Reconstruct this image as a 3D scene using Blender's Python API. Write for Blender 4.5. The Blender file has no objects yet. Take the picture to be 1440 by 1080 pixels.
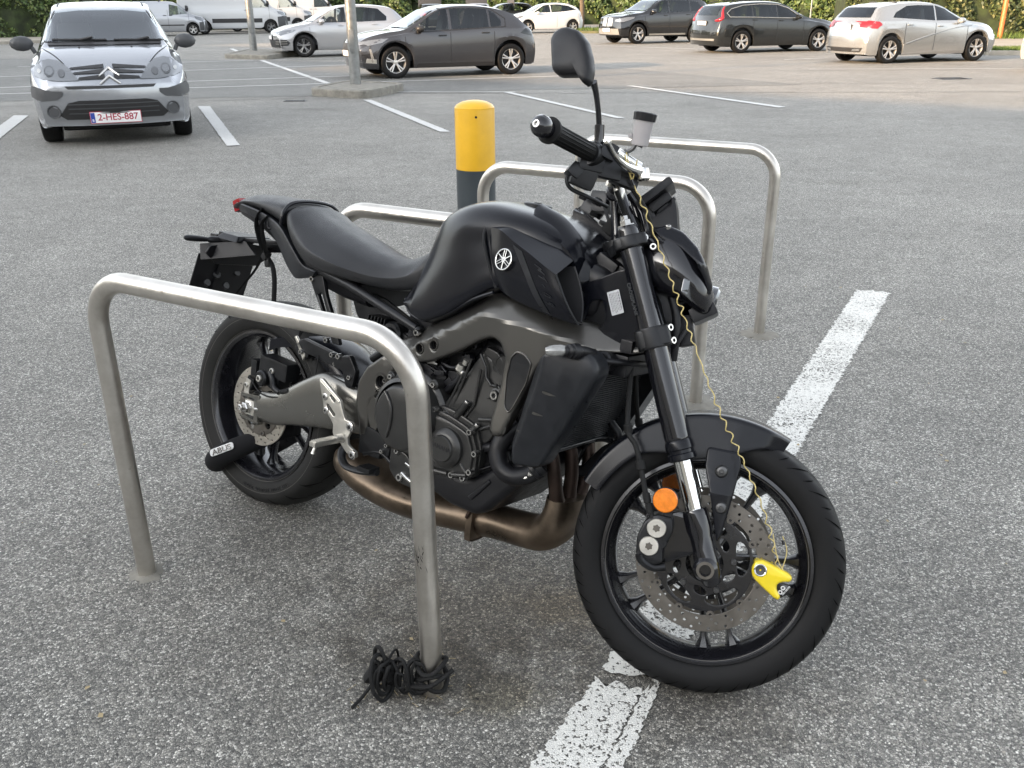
import bpy, bmesh, math, random
import numpy as np
from mathutils import Vector, Matrix
from mathutils.bvhtree import BVHTree
R = math.radians
random.seed(7)
scene = bpy.context.scene
COL = scene.collection

# ---------------------------------------------------------------- camera
FPX, PITCH, ROLL, CAMH = 1276.9, 0.3964, -0.0079, 1.4443
cam_data = bpy.data.cameras.new('camera'); cam = bpy.data.objects.new('camera', cam_data); COL.objects.link(cam)
cp, sp = math.cos(PITCH), math.sin(PITCH)
Fv = Vector((0, cp, -sp)); Uv = Vector((0, sp, cp)); Xv = Vector((1, 0, 0))
X2 = Xv*math.cos(ROLL) + Uv*math.sin(ROLL); U2 = -Xv*math.sin(ROLL) + Uv*math.cos(ROLL)
cm = Matrix((X2, U2, -Fv)).transposed().to_4x4(); cm.translation = (0, 0, CAMH)
cam.matrix_world = cm
cam_data.sensor_fit = 'HORIZONTAL'; cam_data.sensor_width = 36.0
cam_data.lens = FPX/1440*36.0
cam_data.clip_start = 0.05; cam_data.clip_end = 1500
scene.camera = cam

# ---------------------------------------------------------------- sky, sun, exposure
SUN_EL, SUN_AZ = R(15.0), math.atan2(-0.80, -0.55)      # azimuth measured from +Y towards +X
world = bpy.data.worlds.new('World'); scene.world = world; world.use_nodes = True
wn = world.node_tree; wn.nodes.clear()
sky = wn.nodes.new('ShaderNodeTexSky'); sky.sky_type = 'NISHITA'; sky.sun_disc = False
sky.sun_elevation = SUN_EL; sky.sun_rotation = SUN_AZ % (2*math.pi)
sky.air_density = 1.0; sky.dust_density = 2.0; sky.ozone_density = 1.5
wbg = wn.nodes.new('ShaderNodeBackground'); wbg.inputs['Strength'].default_value = 0.15
wo = wn.nodes.new('ShaderNodeOutputWorld')
hs = wn.nodes.new('ShaderNodeHueSaturation'); hs.inputs['Saturation'].default_value = .26   # thin haze pales the blue
wn.links.new(sky.outputs[0], hs.inputs['Color']); wn.links.new(hs.outputs[0], wbg.inputs[0]); wn.links.new(wbg.outputs[0], wo.inputs[0])
sd = bpy.data.lights.new('sun', 'SUN'); sun = bpy.data.objects.new('sun', sd); COL.objects.link(sun)
sd.energy = 2.5; sd.angle = R(0.6); sd.color = (1.0, 0.66, 0.36)
sdir = Vector((math.sin(SUN_AZ)*math.cos(SUN_EL), math.cos(SUN_AZ)*math.cos(SUN_EL), math.sin(SUN_EL)))
sun.rotation_euler = sdir.to_track_quat('Z', 'Y').to_euler()
scene.view_settings.view_transform = 'Standard'; scene.view_settings.look = 'None'
scene.view_settings.exposure = 2.25; scene.view_settings.gamma = 1.0

# ---------------------------------------------------------------- materials
def sk(nt, a, b): nt.links.new(a, b)
def mat(name, base=(.5,.5,.5), rough=.5, metal=0., coat=0., coat_r=.08, spec=.5, noise=0., nscale=20., rnoise=0., bump=0., bscale=200., alpha=1., trans=0., ior=1.5, emit=None, sheen=0.):
    m = bpy.data.materials.new(name); m.use_nodes = True; nt = m.node_tree
    b = nt.nodes['Principled BSDF']
    b.inputs['Base Color'].default_value = (*base, 1); b.inputs['Roughness'].default_value = rough
    b.inputs['Metallic'].default_value = metal; b.inputs['Coat Weight'].default_value = coat
    b.inputs['Coat Roughness'].default_value = coat_r; b.inputs['Specular IOR Level'].default_value = spec
    b.inputs['Alpha'].default_value = alpha; b.inputs['Transmission Weight'].default_value = trans; b.inputs['IOR'].default_value = ior
    if emit: b.inputs['Emission Color'].default_value = (*emit[:3], 1); b.inputs['Emission Strength'].default_value = emit[3]
    if noise or rnoise or bump:
        tc = nt.nodes.new('ShaderNodeTexCoord')
        n = nt.nodes.new('ShaderNodeTexNoise'); n.inputs['Scale'].default_value = nscale; n.inputs['Detail'].default_value = 6; n.inputs['Roughness'].default_value = .65
        sk(nt, tc.outputs['Object'], n.inputs['Vector'])
        if noise:
            r = nt.nodes.new('ShaderNodeMapRange'); r.inputs[1].default_value = .3; r.inputs[2].default_value = .7; r.inputs[3].default_value = 1-noise; r.inputs[4].default_value = 1+noise
            sk(nt, n.outputs[0], r.inputs[0])
            mx = nt.nodes.new('ShaderNodeVectorMath'); mx.operation = 'SCALE'; mx.inputs[0].default_value = base; sk(nt, r.outputs[0], mx.inputs['Scale']); sk(nt, mx.outputs[0], b.inputs['Base Color'])
        if rnoise:
            r = nt.nodes.new('ShaderNodeMapRange'); r.inputs[1].default_value = .3; r.inputs[2].default_value = .7; r.inputs[3].default_value = max(.02, rough-rnoise); r.inputs[4].default_value = min(1, rough+rnoise)
            sk(nt, n.outputs[0], r.inputs[0]); sk(nt, r.outputs[0], b.inputs['Roughness'])
        if bump:
            n2 = nt.nodes.new('ShaderNodeTexNoise'); n2.inputs['Scale'].default_value = bscale; n2.inputs['Detail'].default_value = 3; sk(nt, tc.outputs['Object'], n2.inputs['Vector'])
            bp = nt.nodes.new('ShaderNodeBump'); bp.inputs['Strength'].default_value = bump; bp.inputs['Distance'].default_value = .002
            sk(nt, n2.outputs[0], bp.inputs['Height']); sk(nt, bp.outputs[0], b.inputs['Normal'])
    return m
M = {}
M['black_satin'] = mat('black_satin_paint', (.005,.0055,.008), .22, 0, .0, .14, spec=.30, noise=.05, nscale=8, rnoise=.02)
M['black_plastic'] = mat('black_plastic', (.0075,.0075,.009), .40, spec=.35, rnoise=.1, noise=.2, nscale=30, bump=.15, bscale=900)
M['grey_plastic'] = mat('grey_plastic', (.013,.014,.0165), .36, spec=.36, rnoise=.1, noise=.2, nscale=30)
M['fork_black'] = mat('fork_black', (.006,.006,.008), .14, 0, .5, .1, rnoise=.05)
M['frame'] = mat('frame_silver_grey', (.115,.111,.103), .29, .82, noise=.03, nscale=6, rnoise=.02)
M['frame_dark'] = mat('frame_dark', (.017,.0175,.019), .36, .5, noise=.2, rnoise=.08)
M['swing'] = mat('swingarm_silver', (.19,.185,.17), .27, .85, noise=.03, nscale=6, rnoise=.02)
M['alu'] = mat('bare_aluminium', (.62,.60,.55), .36, .9, noise=.12, nscale=40, rnoise=.08)
M['engine'] = mat('engine_grey', (.050,.0495,.048), .32, .6, noise=.08, nscale=25, rnoise=.04, bump=.1, bscale=700)
M['engine_dark'] = mat('engine_dark', (.010,.010,.012), .42, .3, noise=.3, nscale=30, rnoise=.1, bump=.15, bscale=500)
M['void'] = mat('dark_recess', (.004,.004,.005), .8)
M['rubber'] = mat('tyre_rubber', (.0065,.0065,.0067), .58, spec=.22, noise=.25, nscale=18, rnoise=.1, bump=.2, bscale=500)
M['rubber_dusty'] = mat('tyre_rubber_dusty', (.012,.0118,.011), .66, spec=.25, noise=.35, nscale=14, rnoise=.08, bump=.25, bscale=500)
M['groove'] = mat('tyre_groove', (.001,.001,.001), .9, spec=.05)
M['tyre_text'] = mat('tyre_lettering', (.016,.016,.016), .4)
M['rim'] = mat('rim_black', (.007,.007,.009), .24, 0, .5, .15, rnoise=.08, noise=.2)
M['rim_line'] = mat('rim_line', (.07,.066,.06), .5, .4)
M['seat'] = mat('seat_vinyl', (.014,.0145,.016), .40, spec=.42, noise=.15, nscale=12, rnoise=.07, bump=.35, bscale=900)
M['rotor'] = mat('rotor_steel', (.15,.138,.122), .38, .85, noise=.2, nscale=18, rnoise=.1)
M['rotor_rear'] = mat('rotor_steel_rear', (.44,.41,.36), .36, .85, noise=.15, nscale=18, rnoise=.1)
M['chrome'] = mat('chrome', (.75,.75,.73), .10, 1, rnoise=.05)
M['bolt'] = mat('bolt_steel', (.55,.54,.52), .25, 1, rnoise=.1)
M['bolt_dark'] = mat('bolt_dark', (.10,.10,.10), .35, .8)
M['exhaust'] = mat('exhaust_steel', (.155,.120,.088), .42, .85, noise=.55, nscale=6, rnoise=.16)
M['exhaust_dark'] = mat('exhaust_header', (.042,.028,.022), .5, .7, noise=.45, nscale=14, rnoise=.12)
M['radiator'] = mat('radiator_core', (.010,.010,.011), .5)
M['radiator_fin'] = mat('radiator_fin', (.045,.047,.05), .4, .5)
M['orange'] = mat('orange_reflector', (.75,.20,.01), .18, 0, .8, .05, noise=.2, nscale=90)
M['red'] = mat('red_lens', (.24,.004,.008), .15, 0, .4, .05)
M['clear'] = mat('clear_lens', (.26,.26,.25), .12, .3, .8, .05, noise=.3, nscale=60)
M['white_tank'] = mat('reservoir_plastic', (.36,.34,.34), .3, noise=.08)
M['emblem'] = mat('emblem_silver', (.42,.42,.41), .16, 1)
M['faint'] = mat('faint_lettering', (.03,.033,.036), .35)
M['sticker'] = mat('sticker_silver', (.50,.51,.52), .4, .2, noise=.08)
M['print'] = mat('sticker_print', (.10,.10,.11), .6)
M['yellow'] = mat('yellow_lock', (.78,.60,.02), .3, .1, .6, .1, noise=.06)
M['coil'] = mat('coil_yellow', (.50,.40,.15), .4, 0, .2)
M['strap'] = mat('strap_black', (.009,.009,.009), .7, spec=.3, bump=.4, bscale=900)
M['fabric'] = mat('fabric_black', (.008,.008,.009), .85, spec=.2, bump=.5, bscale=600)
M['label_grey'] = mat('label_grey', (.55,.55,.54), .5)
M['glass'] = mat('car_glass', (.010,.014,.015), .04, 0, 0, .03, spec=.6)
M['glass_front'] = mat('windscreen_glass', (.07,.10,.11), .05, 0, 1.0, .03, spec=.8)
def thin_glass(name, tint, boost):
    m = bpy.data.materials.new(name); m.use_nodes = True; nt = m.node_tree; nt.nodes.remove(nt.nodes['Principled BSDF'])
    t = nt.nodes.new('ShaderNodeBsdfTransparent'); t.inputs[0].default_value = (*tint, 1); g = nt.nodes.new('ShaderNodeBsdfGlossy'); g.inputs['Roughness'].default_value = .02; g.inputs['Color'].default_value = (.92,.96,1,1)
    f = nt.nodes.new('ShaderNodeFresnel'); f.inputs['IOR'].default_value = 1.5; a = nt.nodes.new('ShaderNodeMath'); a.operation = 'MULTIPLY_ADD'; a.inputs[1].default_value = 1.0; a.inputs[2].default_value = boost; a.use_clamp = True
    mx = nt.nodes.new('ShaderNodeMixShader'); sk(nt, f.outputs[0], a.inputs[0]); sk(nt, a.outputs[0], mx.inputs[0]); sk(nt, t.outputs[0], mx.inputs[1]); sk(nt, g.outputs[0], mx.inputs[2]); sk(nt, mx.outputs[0], nt.nodes['Material Output'].inputs[0]); return m
M['car_window'] = thin_glass('car_window_glass', (.80,.84,.82), .01)
M['privacy'] = thin_glass('car_window_tinted', (.35,.37,.37), .02)
M['windscreen'] = thin_glass('windscreen_clear', (.80,.86,.85), .13)
M['cabin'] = mat('cabin_trim', (.05,.052,.056), .8)
M['car_black'] = mat('car_trim_black', (.018,.018,.019), .5, rnoise=.1)
M['car_grey_trim'] = mat('car_trim_grey', (.05,.052,.055), .55)
M['plate_w'] = mat('plate_white', (.75,.74,.73), .35, noise=.05)
M['plate_r'] = mat('plate_red', (.33,.02,.045), .4)
M['plate_b'] = mat('plate_blue', (.02,.05,.30), .4)
M['alloy'] = mat('alloy_wheel', (.55,.54,.52), .3, .8)
M['alloy_grey'] = mat('alloy_wheel_grey', (.20,.20,.20), .35, .8)
M['lens'] = mat('headlamp_lens', (.20,.21,.22), .10, .6, 1.0, .03)
M['glow_dark'] = mat('lamp_bezel', (.11,.115,.12), .15, .6, 1.0, .03)
M['galv'] = mat('galvanised_steel', (.21,.215,.21), .45, .7, noise=.25, nscale=12, rnoise=.12)
M['bollard_y'] = mat('bollard_yellow', (.66,.37,.012), .40, 0, .25, .2, noise=.10, nscale=5, rnoise=.08)
def chipped(m, col, thr, scale):
    nt = m.node_tree; b = nt.nodes['Principled BSDF']; tc = nt.nodes.new('ShaderNodeTexCoord'); n = nt.nodes.new('ShaderNodeTexNoise'); n.inputs['Scale'].default_value = scale; n.inputs['Detail'].default_value = 7; n.inputs['Roughness'].default_value = .72
    sk(nt, tc.outputs['Object'], n.inputs['Vector']); r = nt.nodes.new('ShaderNodeMapRange'); r.inputs[1].default_value = thr; r.inputs[2].default_value = thr+.02; sk(nt, n.outputs[0], r.inputs[0])
    old = b.inputs['Base Color'].links[0].from_socket; mx = nt.nodes.new('ShaderNodeMix'); mx.data_type = 'RGBA'; sk(nt, r.outputs[0], mx.inputs[0]); sk(nt, old, mx.inputs[6]); mx.inputs[7].default_value = (*col, 1); sk(nt, mx.outputs[2], b.inputs['Base Color'])
chipped(M['bollard_y'], (.50,.34,.20), .685, 9)
M['bollard_g'] = mat('bollard_grey', (.038,.047,.053), .45, noise=.12, nscale=5, rnoise=.08)
M['concrete'] = mat('kerb_concrete', (.185,.175,.15), .85, noise=.35, nscale=8, bump=.6, bscale=60)
M['orange_post'] = mat('orange_post', (.62,.13,.03), .5, noise=.1)
M['bark'] = mat('tree_bark', (.10,.075,.05), .9, noise=.4, nscale=12, bump=.8, bscale=30)

# ---------------------------------------------------------------- geometry helpers
def cat(pts, k=6, closed=False):
    """Catmull-Rom through points (tuples of any size)."""
    P = [np.array(p, float) for p in pts]; n = len(P); out = []
    segs = n if closed else n-1
    for i in range(segs):
        if closed: a, b, c, d = P[(i-1) % n], P[i], P[(i+1) % n], P[(i+2) % n]
        else: a, b, c, d = P[max(i-1,0)], P[i], P[i+1], P[min(i+2,n-1)]
        for j in range(k):
            t = j/k
            out.append(.5*((2*b)+(-a+c)*t+(2*a-5*b+4*c-d)*t*t+(-a+3*b-3*c+d)*t**3))
    if not closed: out.append(P[-1])
    return out
def rnd(poly, r=.01, n=4):
    """fillet the corners of a 2D polygon"""
    out = []; N = len(poly)
    for i in range(N):
        p, a, b = Vector(poly[i]), Vector(poly[i-1]), Vector(poly[(i+1) % N])
        da, db = a-p, b-p; rr = min(r, da.length*.45, db.length*.45)
        p0, p1 = p+da.normalized()*rr, p+db.normalized()*rr
        for j in range(n+1):
            t = j/n; out.append(tuple((1-t)**2*p0+2*t*(1-t)*p+t*t*p1))
    return out
def circ(cx, cy, r, n=16, ph=0, ry=None):
    ry = ry or r
    return [(cx+r*math.cos(2*math.pi*i/n+ph), cy+ry*math.sin(2*math.pi*i/n+ph)) for i in range(n)]
def lerp(a, b, t): return a+(b-a)*t
def interp(x, tab):
    if x <= tab[0][0]: return tab[0][1]
    for (a, va), (b, vb) in zip(tab, tab[1:]):
        if x <= b: return va+(vb-va)*(x-a)/(b-a)
    return tab[-1][1]
def basis(axis):
    z = Vector(axis).normalized(); t = Vector((0,0,1)) if abs(z.z) < .9 else Vector((1,0,0))
    x = t.cross(z).normalized(); return x, z.cross(x), z

class MB:
    def __init__(s): s.v = []; s.f = []; s.m = []
    def add(s, verts, faces, mi=0):
        o = len(s.v); s.v += [tuple(v) for v in verts]; s.f += [tuple(i+o for i in f) for f in faces]; s.m += [mi]*len(faces); return s
    def addbm(s, bm, mi=0):
        bm.verts.index_update(); s.add([v.co[:] for v in bm.verts], [[v.index for v in f.verts] for f in bm.faces], mi); bm.free(); return s
    def addmesh(s, me, f=None, mi=0):
        vs = [v.co.copy() for v in me.vertices]
        if f: vs = [f(v) for v in vs]
        return s.add(vs, [p.vertices[:] for p in me.polygons], mi)
    def rings(s, rings, mi=0, closed=True, cap=True):
        n = len(rings[0]); V = [p for r in rings for p in r]; F = []
        for i in range(len(rings)-1):
            for j in range(n if closed else n-1):
                a = i*n+j; b = i*n+(j+1) % n; F.append((a, b, b+n, a+n))
        if cap and closed:
            F.append(tuple(range(n))[::-1]); F.append(tuple(range((len(rings)-1)*n, len(rings)*n)))
        return s.add(V, F, mi)
    def tube(s, pts, r, n=12, k=0, mi=0, flat=1., cap=True):
        if not hasattr(r, '__len__'): r = [r]*len(pts)
        q = [tuple(p)+(rr,) for p, rr in zip(pts, r)]
        if k: q = cat(q, k)
        P = [Vector(p[:3]) for p in q]; rr = [p[3] for p in q]
        t0 = (P[1]-P[0]).normalized(); u = basis(t0)[0]; rings = []
        for i, p in enumerate(P):
            t = ((P[min(i+1, len(P)-1)])-(P[max(i-1, 0)])).normalized()
            u = (u-t*u.dot(t)).normalized(); w = t.cross(u)
            rings.append([p+u*math.cos(2*math.pi*j/n)*rr[i]+w*math.sin(2*math.pi*j/n)*rr[i]*flat for j in range(n)])
        return s.rings(rings, mi, cap=cap)
    def lathe(s, c, axis, prof, n=32, mi=0, cap=False, arc=None):
        x, y, z = basis(axis); c = Vector(c)
        rings = [[c+z*h+x*r*math.cos(2*math.pi*j/n)+y*r*math.sin(2*math.pi*j/n) for j in range(n)] for r, h in prof]
        return s.rings(rings, mi, cap=cap)
    def cyl(s, c, axis, r, h, n=20, mi=0, bev=None, r2=None):
        b = min(r, h)*.18 if bev is None else bev; r2 = r2 or r
        return s.lathe(c, axis, [(0.0001,-h/2),(r-b,-h/2),(r,-h/2+b),(r2,h/2-b),(r2-b,h/2),(0.0001,h/2)], n, mi)
    def box(s, c, size, rot=(0,0,0), bev=.003, mi=0, seg=2, taper=None):
        bm = bmesh.new(); bmesh.ops.create_cube(bm, size=1)
        for v in bm.verts:
            if taper and v.co.z > 0: v.co.x *= taper[0]; v.co.y *= taper[1]
            v.co = Vector((v.co.x*size[0], v.co.y*size[1], v.co.z*size[2]))
        if bev: bmesh.ops.bevel(bm, geom=bm.edges[:], offset=bev, segments=seg, affect='EDGES', profile=.7)
        from mathutils import Euler
        mtx = Matrix.Translation(c) @ (rot if isinstance(rot, Matrix) else Euler(rot).to_matrix()).to_4x4()
        bmesh.ops.transform(bm, matrix=mtx, verts=bm.verts); return s.addbm(bm, mi)
    def plate(s, loops, y0, y1, bev=.002, f=None, mi=0, fine=0., bres=1):
        """loops in (x, z): outline then holes; fills between y0 and y1"""
        cu = bpy.data.curves.new('c', 'CURVE'); cu.dimensions = '2D'; cu.fill_mode = 'BOTH'
        for l in loops:
            sp = cu.splines.new('POLY'); sp.points.add(len(l)-1); sp.use_cyclic_u = True
            for i, p in enumerate(l): sp.points[i].co = (p[0], p[1], 0, 1)
        bev = min(bev, abs(y1-y0)/2*.98)
        cu.extrude = abs(y1-y0)/2-bev; cu.bevel_depth = bev; cu.bevel_resolution = bres; cu.offset = -bev
        ob = bpy.data.objects.new('c', cu); me = bpy.data.meshes.new_from_object(ob)
        bm = bmesh.new(); bm.from_mesh(me); bmesh.ops.remove_doubles(bm, verts=bm.verts, dist=1e-5)
        if fine:
            for ax, no in ((0, (1,0,0)), (1, (0,1,0))):
                lo = min(v.co[ax] for v in bm.verts); hi = max(v.co[ax] for v in bm.verts); q = lo+fine
                while q < hi:
                    co = [0,0,0]; co[ax] = q
                    bmesh.ops.bisect_plane(bm, geom=bm.verts[:]+bm.edges[:]+bm.faces[:], plane_co=co, plane_no=no); q += fine
        ym = (y0+y1)/2
        for v in bm.verts:
            x, z, t = v.co.x, v.co.y, v.co.z; p = (x, ym-t, z); v.co = Vector(f(*p) if f else p)
        bpy.data.objects.remove(ob); bpy.data.curves.remove(cu); bpy.data.meshes.remove(me)
        return s.addbm(bm, mi)
    def dome(s, poly, y0, h, steps=((1,0),(.985,.45),(.95,.75),(.86,.93),(.6,1),(.25,1.03)), back=.012, mi=0, yf=None, f=None):
        """bulged panel standing towards -Y on the outline poly in (x, z)"""
        cx = sum(p[0] for p in poly)/len(poly); cz = sum(p[1] for p in poly)/len(poly)
        yf = yf or (lambda x, z: 0)
        def P(sc, hh):
            o = []
            for x, z in poly:
                X, Z = cx+(x-cx)*sc, cz+(z-cz)*sc; p = (X, y0-h*hh+yf(X, Z), Z); o.append(f(*p) if f else p)
            return o
        rings = [[(p[0], p[1]+back, p[2]) for p in P(1, 0)]]+[P(a, b) for a, b in steps]
        return s.rings(rings, mi)
    def text(s, txt, size, fn, depth=.0006, mi=0, align='CENTER', sx=1.):
        cu = bpy.data.curves.new('t', 'FONT'); cu.body = txt; cu.size = size; cu.extrude = depth; cu.align_x = align; cu.align_y = 'CENTER'; cu.offset = size*.015
        ob = bpy.data.objects.new('t', cu); me = bpy.data.meshes.new_from_object(ob)
        s.addmesh(me, lambda v: fn(v.x*sx, v.y, v.z), mi)
        bpy.data.objects.remove(ob); bpy.data.curves.remove(cu); bpy.data.meshes.remove(me); return s
    def mirror(s):
        n = len(s.v); s.v += [(x, -y, z) for x, y, z in s.v]; s.f += [tuple(i+n for i in f)[::-1] for f in s.f]; s.m += list(s.m); return s
    def build(s, name, mats, parent=None, xf=None, sub=0, sharp=38, smooth=True, wn=False):
        me = bpy.data.meshes.new(name); vs = s.v
        if xf: vs = [tuple(xf @ Vector(v)) for v in vs]
        me.from_pydata(vs, [], s.f)
        for m_ in (mats if isinstance(mats, (list, tuple)) else [mats]): me.materials.append(M[m_] if isinstance(m_, str) else m_)
        if len(me.materials) > 1: me.polygons.foreach_set('material_index', s.m)
        bm = bmesh.new(); bm.from_mesh(me); bmesh.ops.recalc_face_normals(bm, faces=bm.faces); bm.to_mesh(me); bm.free()
        me.polygons.foreach_set('use_smooth', [smooth]*len(me.polygons))
        if smooth and not sub: me.set_sharp_from_angle(angle=R(sharp))
        me.update()
        o = bpy.data.objects.new(name, me); COL.objects.link(o)
        if sub: md = o.modifiers.new('s', 'SUBSURF'); md.levels = sub; md.render_levels = sub
        if wn: md = o.modifiers.new('w', 'WEIGHTED_NORMAL'); md.keep_sharp = True; md.weight = 80
        if parent: o.parent = parent
        return o
def tag(o, label=None, cat_=None, group=None, kind=None):
    if label: o['label'] = label
    if cat_: o['category'] = cat_
    if group: o['group'] = group
    if kind: o['kind'] = kind
    return o
def empty(name, loc=(0,0,0), rot=(0,0,0), label=None, cat_=None, group=None):
    o = bpy.data.objects.new(name, None); COL.objects.link(o); o.location = loc; o.rotation_euler = rot; o.empty_display_size = .1
    return tag(o, label, cat_, group)
def copy_tree(o, parent=None):
    c = o.copy(); COL.objects.link(c); c.parent = parent
    for ch in list(o.children): copy_tree(ch, c)
    return c
def leaf_cloud(pts, size, mats, name, parent=None, flat=.5, seed=1, nrm=None):
    rng = np.random.default_rng(seed); n = len(pts); P = np.array(pts, float)
    a = rng.normal(size=(n,3)); 
    if nrm is not None: a = a*.8+nrm
    a /= np.linalg.norm(a, axis=1)[:,None]
    b = rng.normal(size=(n,3)); b -= (b*a).sum(1)[:,None]*a; b /= np.linalg.norm(b, axis=1)[:,None]; c = np.cross(a, b)
    sz = size*(.6+.8*rng.random(n))[:,None]
    V = np.stack([P-b*sz, P+c*sz*flat+a*sz*.12, P+b*sz, P-c*sz*flat+a*sz*.12], 1).reshape(-1,3)
    me = bpy.data.meshes.new(name); me.vertices.add(4*n); me.vertices.foreach_set('co', V.ravel())
    me.loops.add(4*n); me.loops.foreach_set('vertex_index', np.arange(4*n)); me.polygons.add(n)
    me.polygons.foreach_set('loop_start', np.arange(n)*4)
    for m_ in mats: me.materials.append(m_)
    me.polygons.foreach_set('material_index', rng.integers(0, len(mats), n).astype(np.int32))
    me.update(calc_edges=True); me.validate()
    o = bpy.data.objects.new(name, me); COL.objects.link(o)
    if parent: o.parent = parent
    return o
# ---------------------------------------------------------------- ground, asphalt, markings
def asphalt_nodes(nt, tint=(1,.972,.90), lo=.055, hi=.66, gain=1.46):
    """crushed-stone asphalt: returns (colour socket, height socket, raw cell socket, coords)"""
    N = nt.nodes.new; tc = N('ShaderNodeTexCoord'); co = tc.outputs['Object']
    def vor(scale, feat='F1'):
        v = N('ShaderNodeTexVoronoi'); v.inputs['Scale'].default_value = scale; v.feature = feat; sk(nt, co, v.inputs['Vector']); return v
    def noise(scale, det=4, rough=.55):
        n = N('ShaderNodeTexNoise'); n.inputs['Scale'].default_value = scale; n.inputs['Detail'].default_value = det; n.inputs['Roughness'].default_value = rough; sk(nt, co, n.inputs['Vector']); return n
    def rng(s, a, b, c, d):
        r = N('ShaderNodeMapRange'); r.inputs[1].default_value = a; r.inputs[2].default_value = b; r.inputs[3].default_value = c; r.inputs[4].default_value = d; sk(nt, s, r.inputs[0]); return r.outputs[0]
    def mul(a, b, op='MULTIPLY'):
        m_ = N('ShaderNodeMath'); m_.operation = op
        for i, q in enumerate((a, b)):
            if isinstance(q, (int, float)): m_.inputs[i].default_value = q
            else: sk(nt, q, m_.inputs[i])
        return m_.outputs[0]
    v1 = vor(180); v2 = vor(380); e1 = vor(180, 'DISTANCE_TO_EDGE')
    sep = N('ShaderNodeSeparateColor'); sk(nt, v1.outputs['Color'], sep.inputs[0])
    sep2 = N('ShaderNodeSeparateColor'); sk(nt, v2.outputs['Color'], sep2.inputs[0])
    ramp = N('ShaderNodeValToRGB'); cr = ramp.color_ramp
    cr.elements[0].position = 0; cr.elements[0].color = (lo,)*3+(1,); cr.elements[1].position = 1; cr.elements[1].color = (hi,)*3+(1,)
    e = cr.elements.new(.32); e.color = (lo*2.2,)*3+(1,); e = cr.elements.new(.72); e.color = (lo*4.6, lo*4.55, lo*4.35, 1)
    mixv = mul(mul(sep.outputs[0], .68), mul(sep2.outputs[1], .32), 'ADD'); sk(nt, mixv, ramp.inputs[0])
    edge = rng(e1.outputs['Distance'], .0, .10, .16, 1.0)
    big = mul(rng(noise(.45, 5).outputs[0], .3, .7, .84, 1.14), rng(noise(1.9, 6, .7).outputs[0], .30, .72, .86, 1.10))
    mid = rng(noise(6, 4, .7).outputs[0], .35, .7, .90, 1.10)
    f = mul(mul(mul(edge, big), mid), gain)
    sc = N('ShaderNodeVectorMath'); sc.operation = 'SCALE'; sk(nt, ramp.outputs[0], sc.inputs[0]); sk(nt, f, sc.inputs['Scale'])
    tn = N('ShaderNodeVectorMath'); tn.operation = 'MULTIPLY'; tn.inputs[1].default_value = tint; sk(nt, sc.outputs[0], tn.inputs[0])
    h = mul(mul(e1.outputs['Distance'], 1.6), mul(sep.outputs[1], .5), 'ADD')
    return tn.outputs[0], h, sep.outputs[2], co, rng, mul, noise
def asphalt_mat(name, ground_patches=False, **kw):
    m = bpy.data.materials.new(name); m.use_nodes = True; nt = m.node_tree; b = nt.nodes['Principled BSDF']
    col, h, cell, co, rng, mul, noise = asphalt_nodes(nt, **kw)
    if ground_patches:
        # oily soil between the stands and by the post foot; darker zones round bike and wheels
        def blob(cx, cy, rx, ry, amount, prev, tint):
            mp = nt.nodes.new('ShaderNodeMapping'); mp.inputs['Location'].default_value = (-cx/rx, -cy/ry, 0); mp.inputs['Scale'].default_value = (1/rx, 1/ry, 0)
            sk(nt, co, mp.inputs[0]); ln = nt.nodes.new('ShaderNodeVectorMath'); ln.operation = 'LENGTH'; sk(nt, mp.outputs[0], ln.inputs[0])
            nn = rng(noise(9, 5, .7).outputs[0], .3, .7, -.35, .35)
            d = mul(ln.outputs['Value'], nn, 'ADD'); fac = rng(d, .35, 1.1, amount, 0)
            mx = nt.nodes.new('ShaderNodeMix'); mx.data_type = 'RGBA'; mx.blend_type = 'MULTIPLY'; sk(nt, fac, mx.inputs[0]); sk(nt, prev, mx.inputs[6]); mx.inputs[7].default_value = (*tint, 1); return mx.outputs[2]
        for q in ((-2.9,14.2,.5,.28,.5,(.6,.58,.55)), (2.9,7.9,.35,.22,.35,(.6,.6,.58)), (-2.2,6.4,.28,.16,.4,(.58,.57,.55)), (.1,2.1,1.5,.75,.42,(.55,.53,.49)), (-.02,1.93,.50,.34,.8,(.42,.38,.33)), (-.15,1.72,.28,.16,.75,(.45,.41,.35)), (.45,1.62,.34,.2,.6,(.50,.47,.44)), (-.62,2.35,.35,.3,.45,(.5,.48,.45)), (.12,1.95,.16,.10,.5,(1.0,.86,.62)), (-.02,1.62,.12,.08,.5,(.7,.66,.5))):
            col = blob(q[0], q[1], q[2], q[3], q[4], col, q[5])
    sk(nt, col, b.inputs['Base Color']); b.inputs['Roughness'].default_value = .72; b.inputs['Specular IOR Level'].default_value = .45
    bp = nt.nodes.new('ShaderNodeBump'); bp.inputs['Strength'].default_value = .9; bp.inputs['Distance'].default_value = .0035
    sk(nt, h, bp.inputs['Height']); sk(nt, bp.outputs[0], b.inputs['Normal'])
    return m
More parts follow.
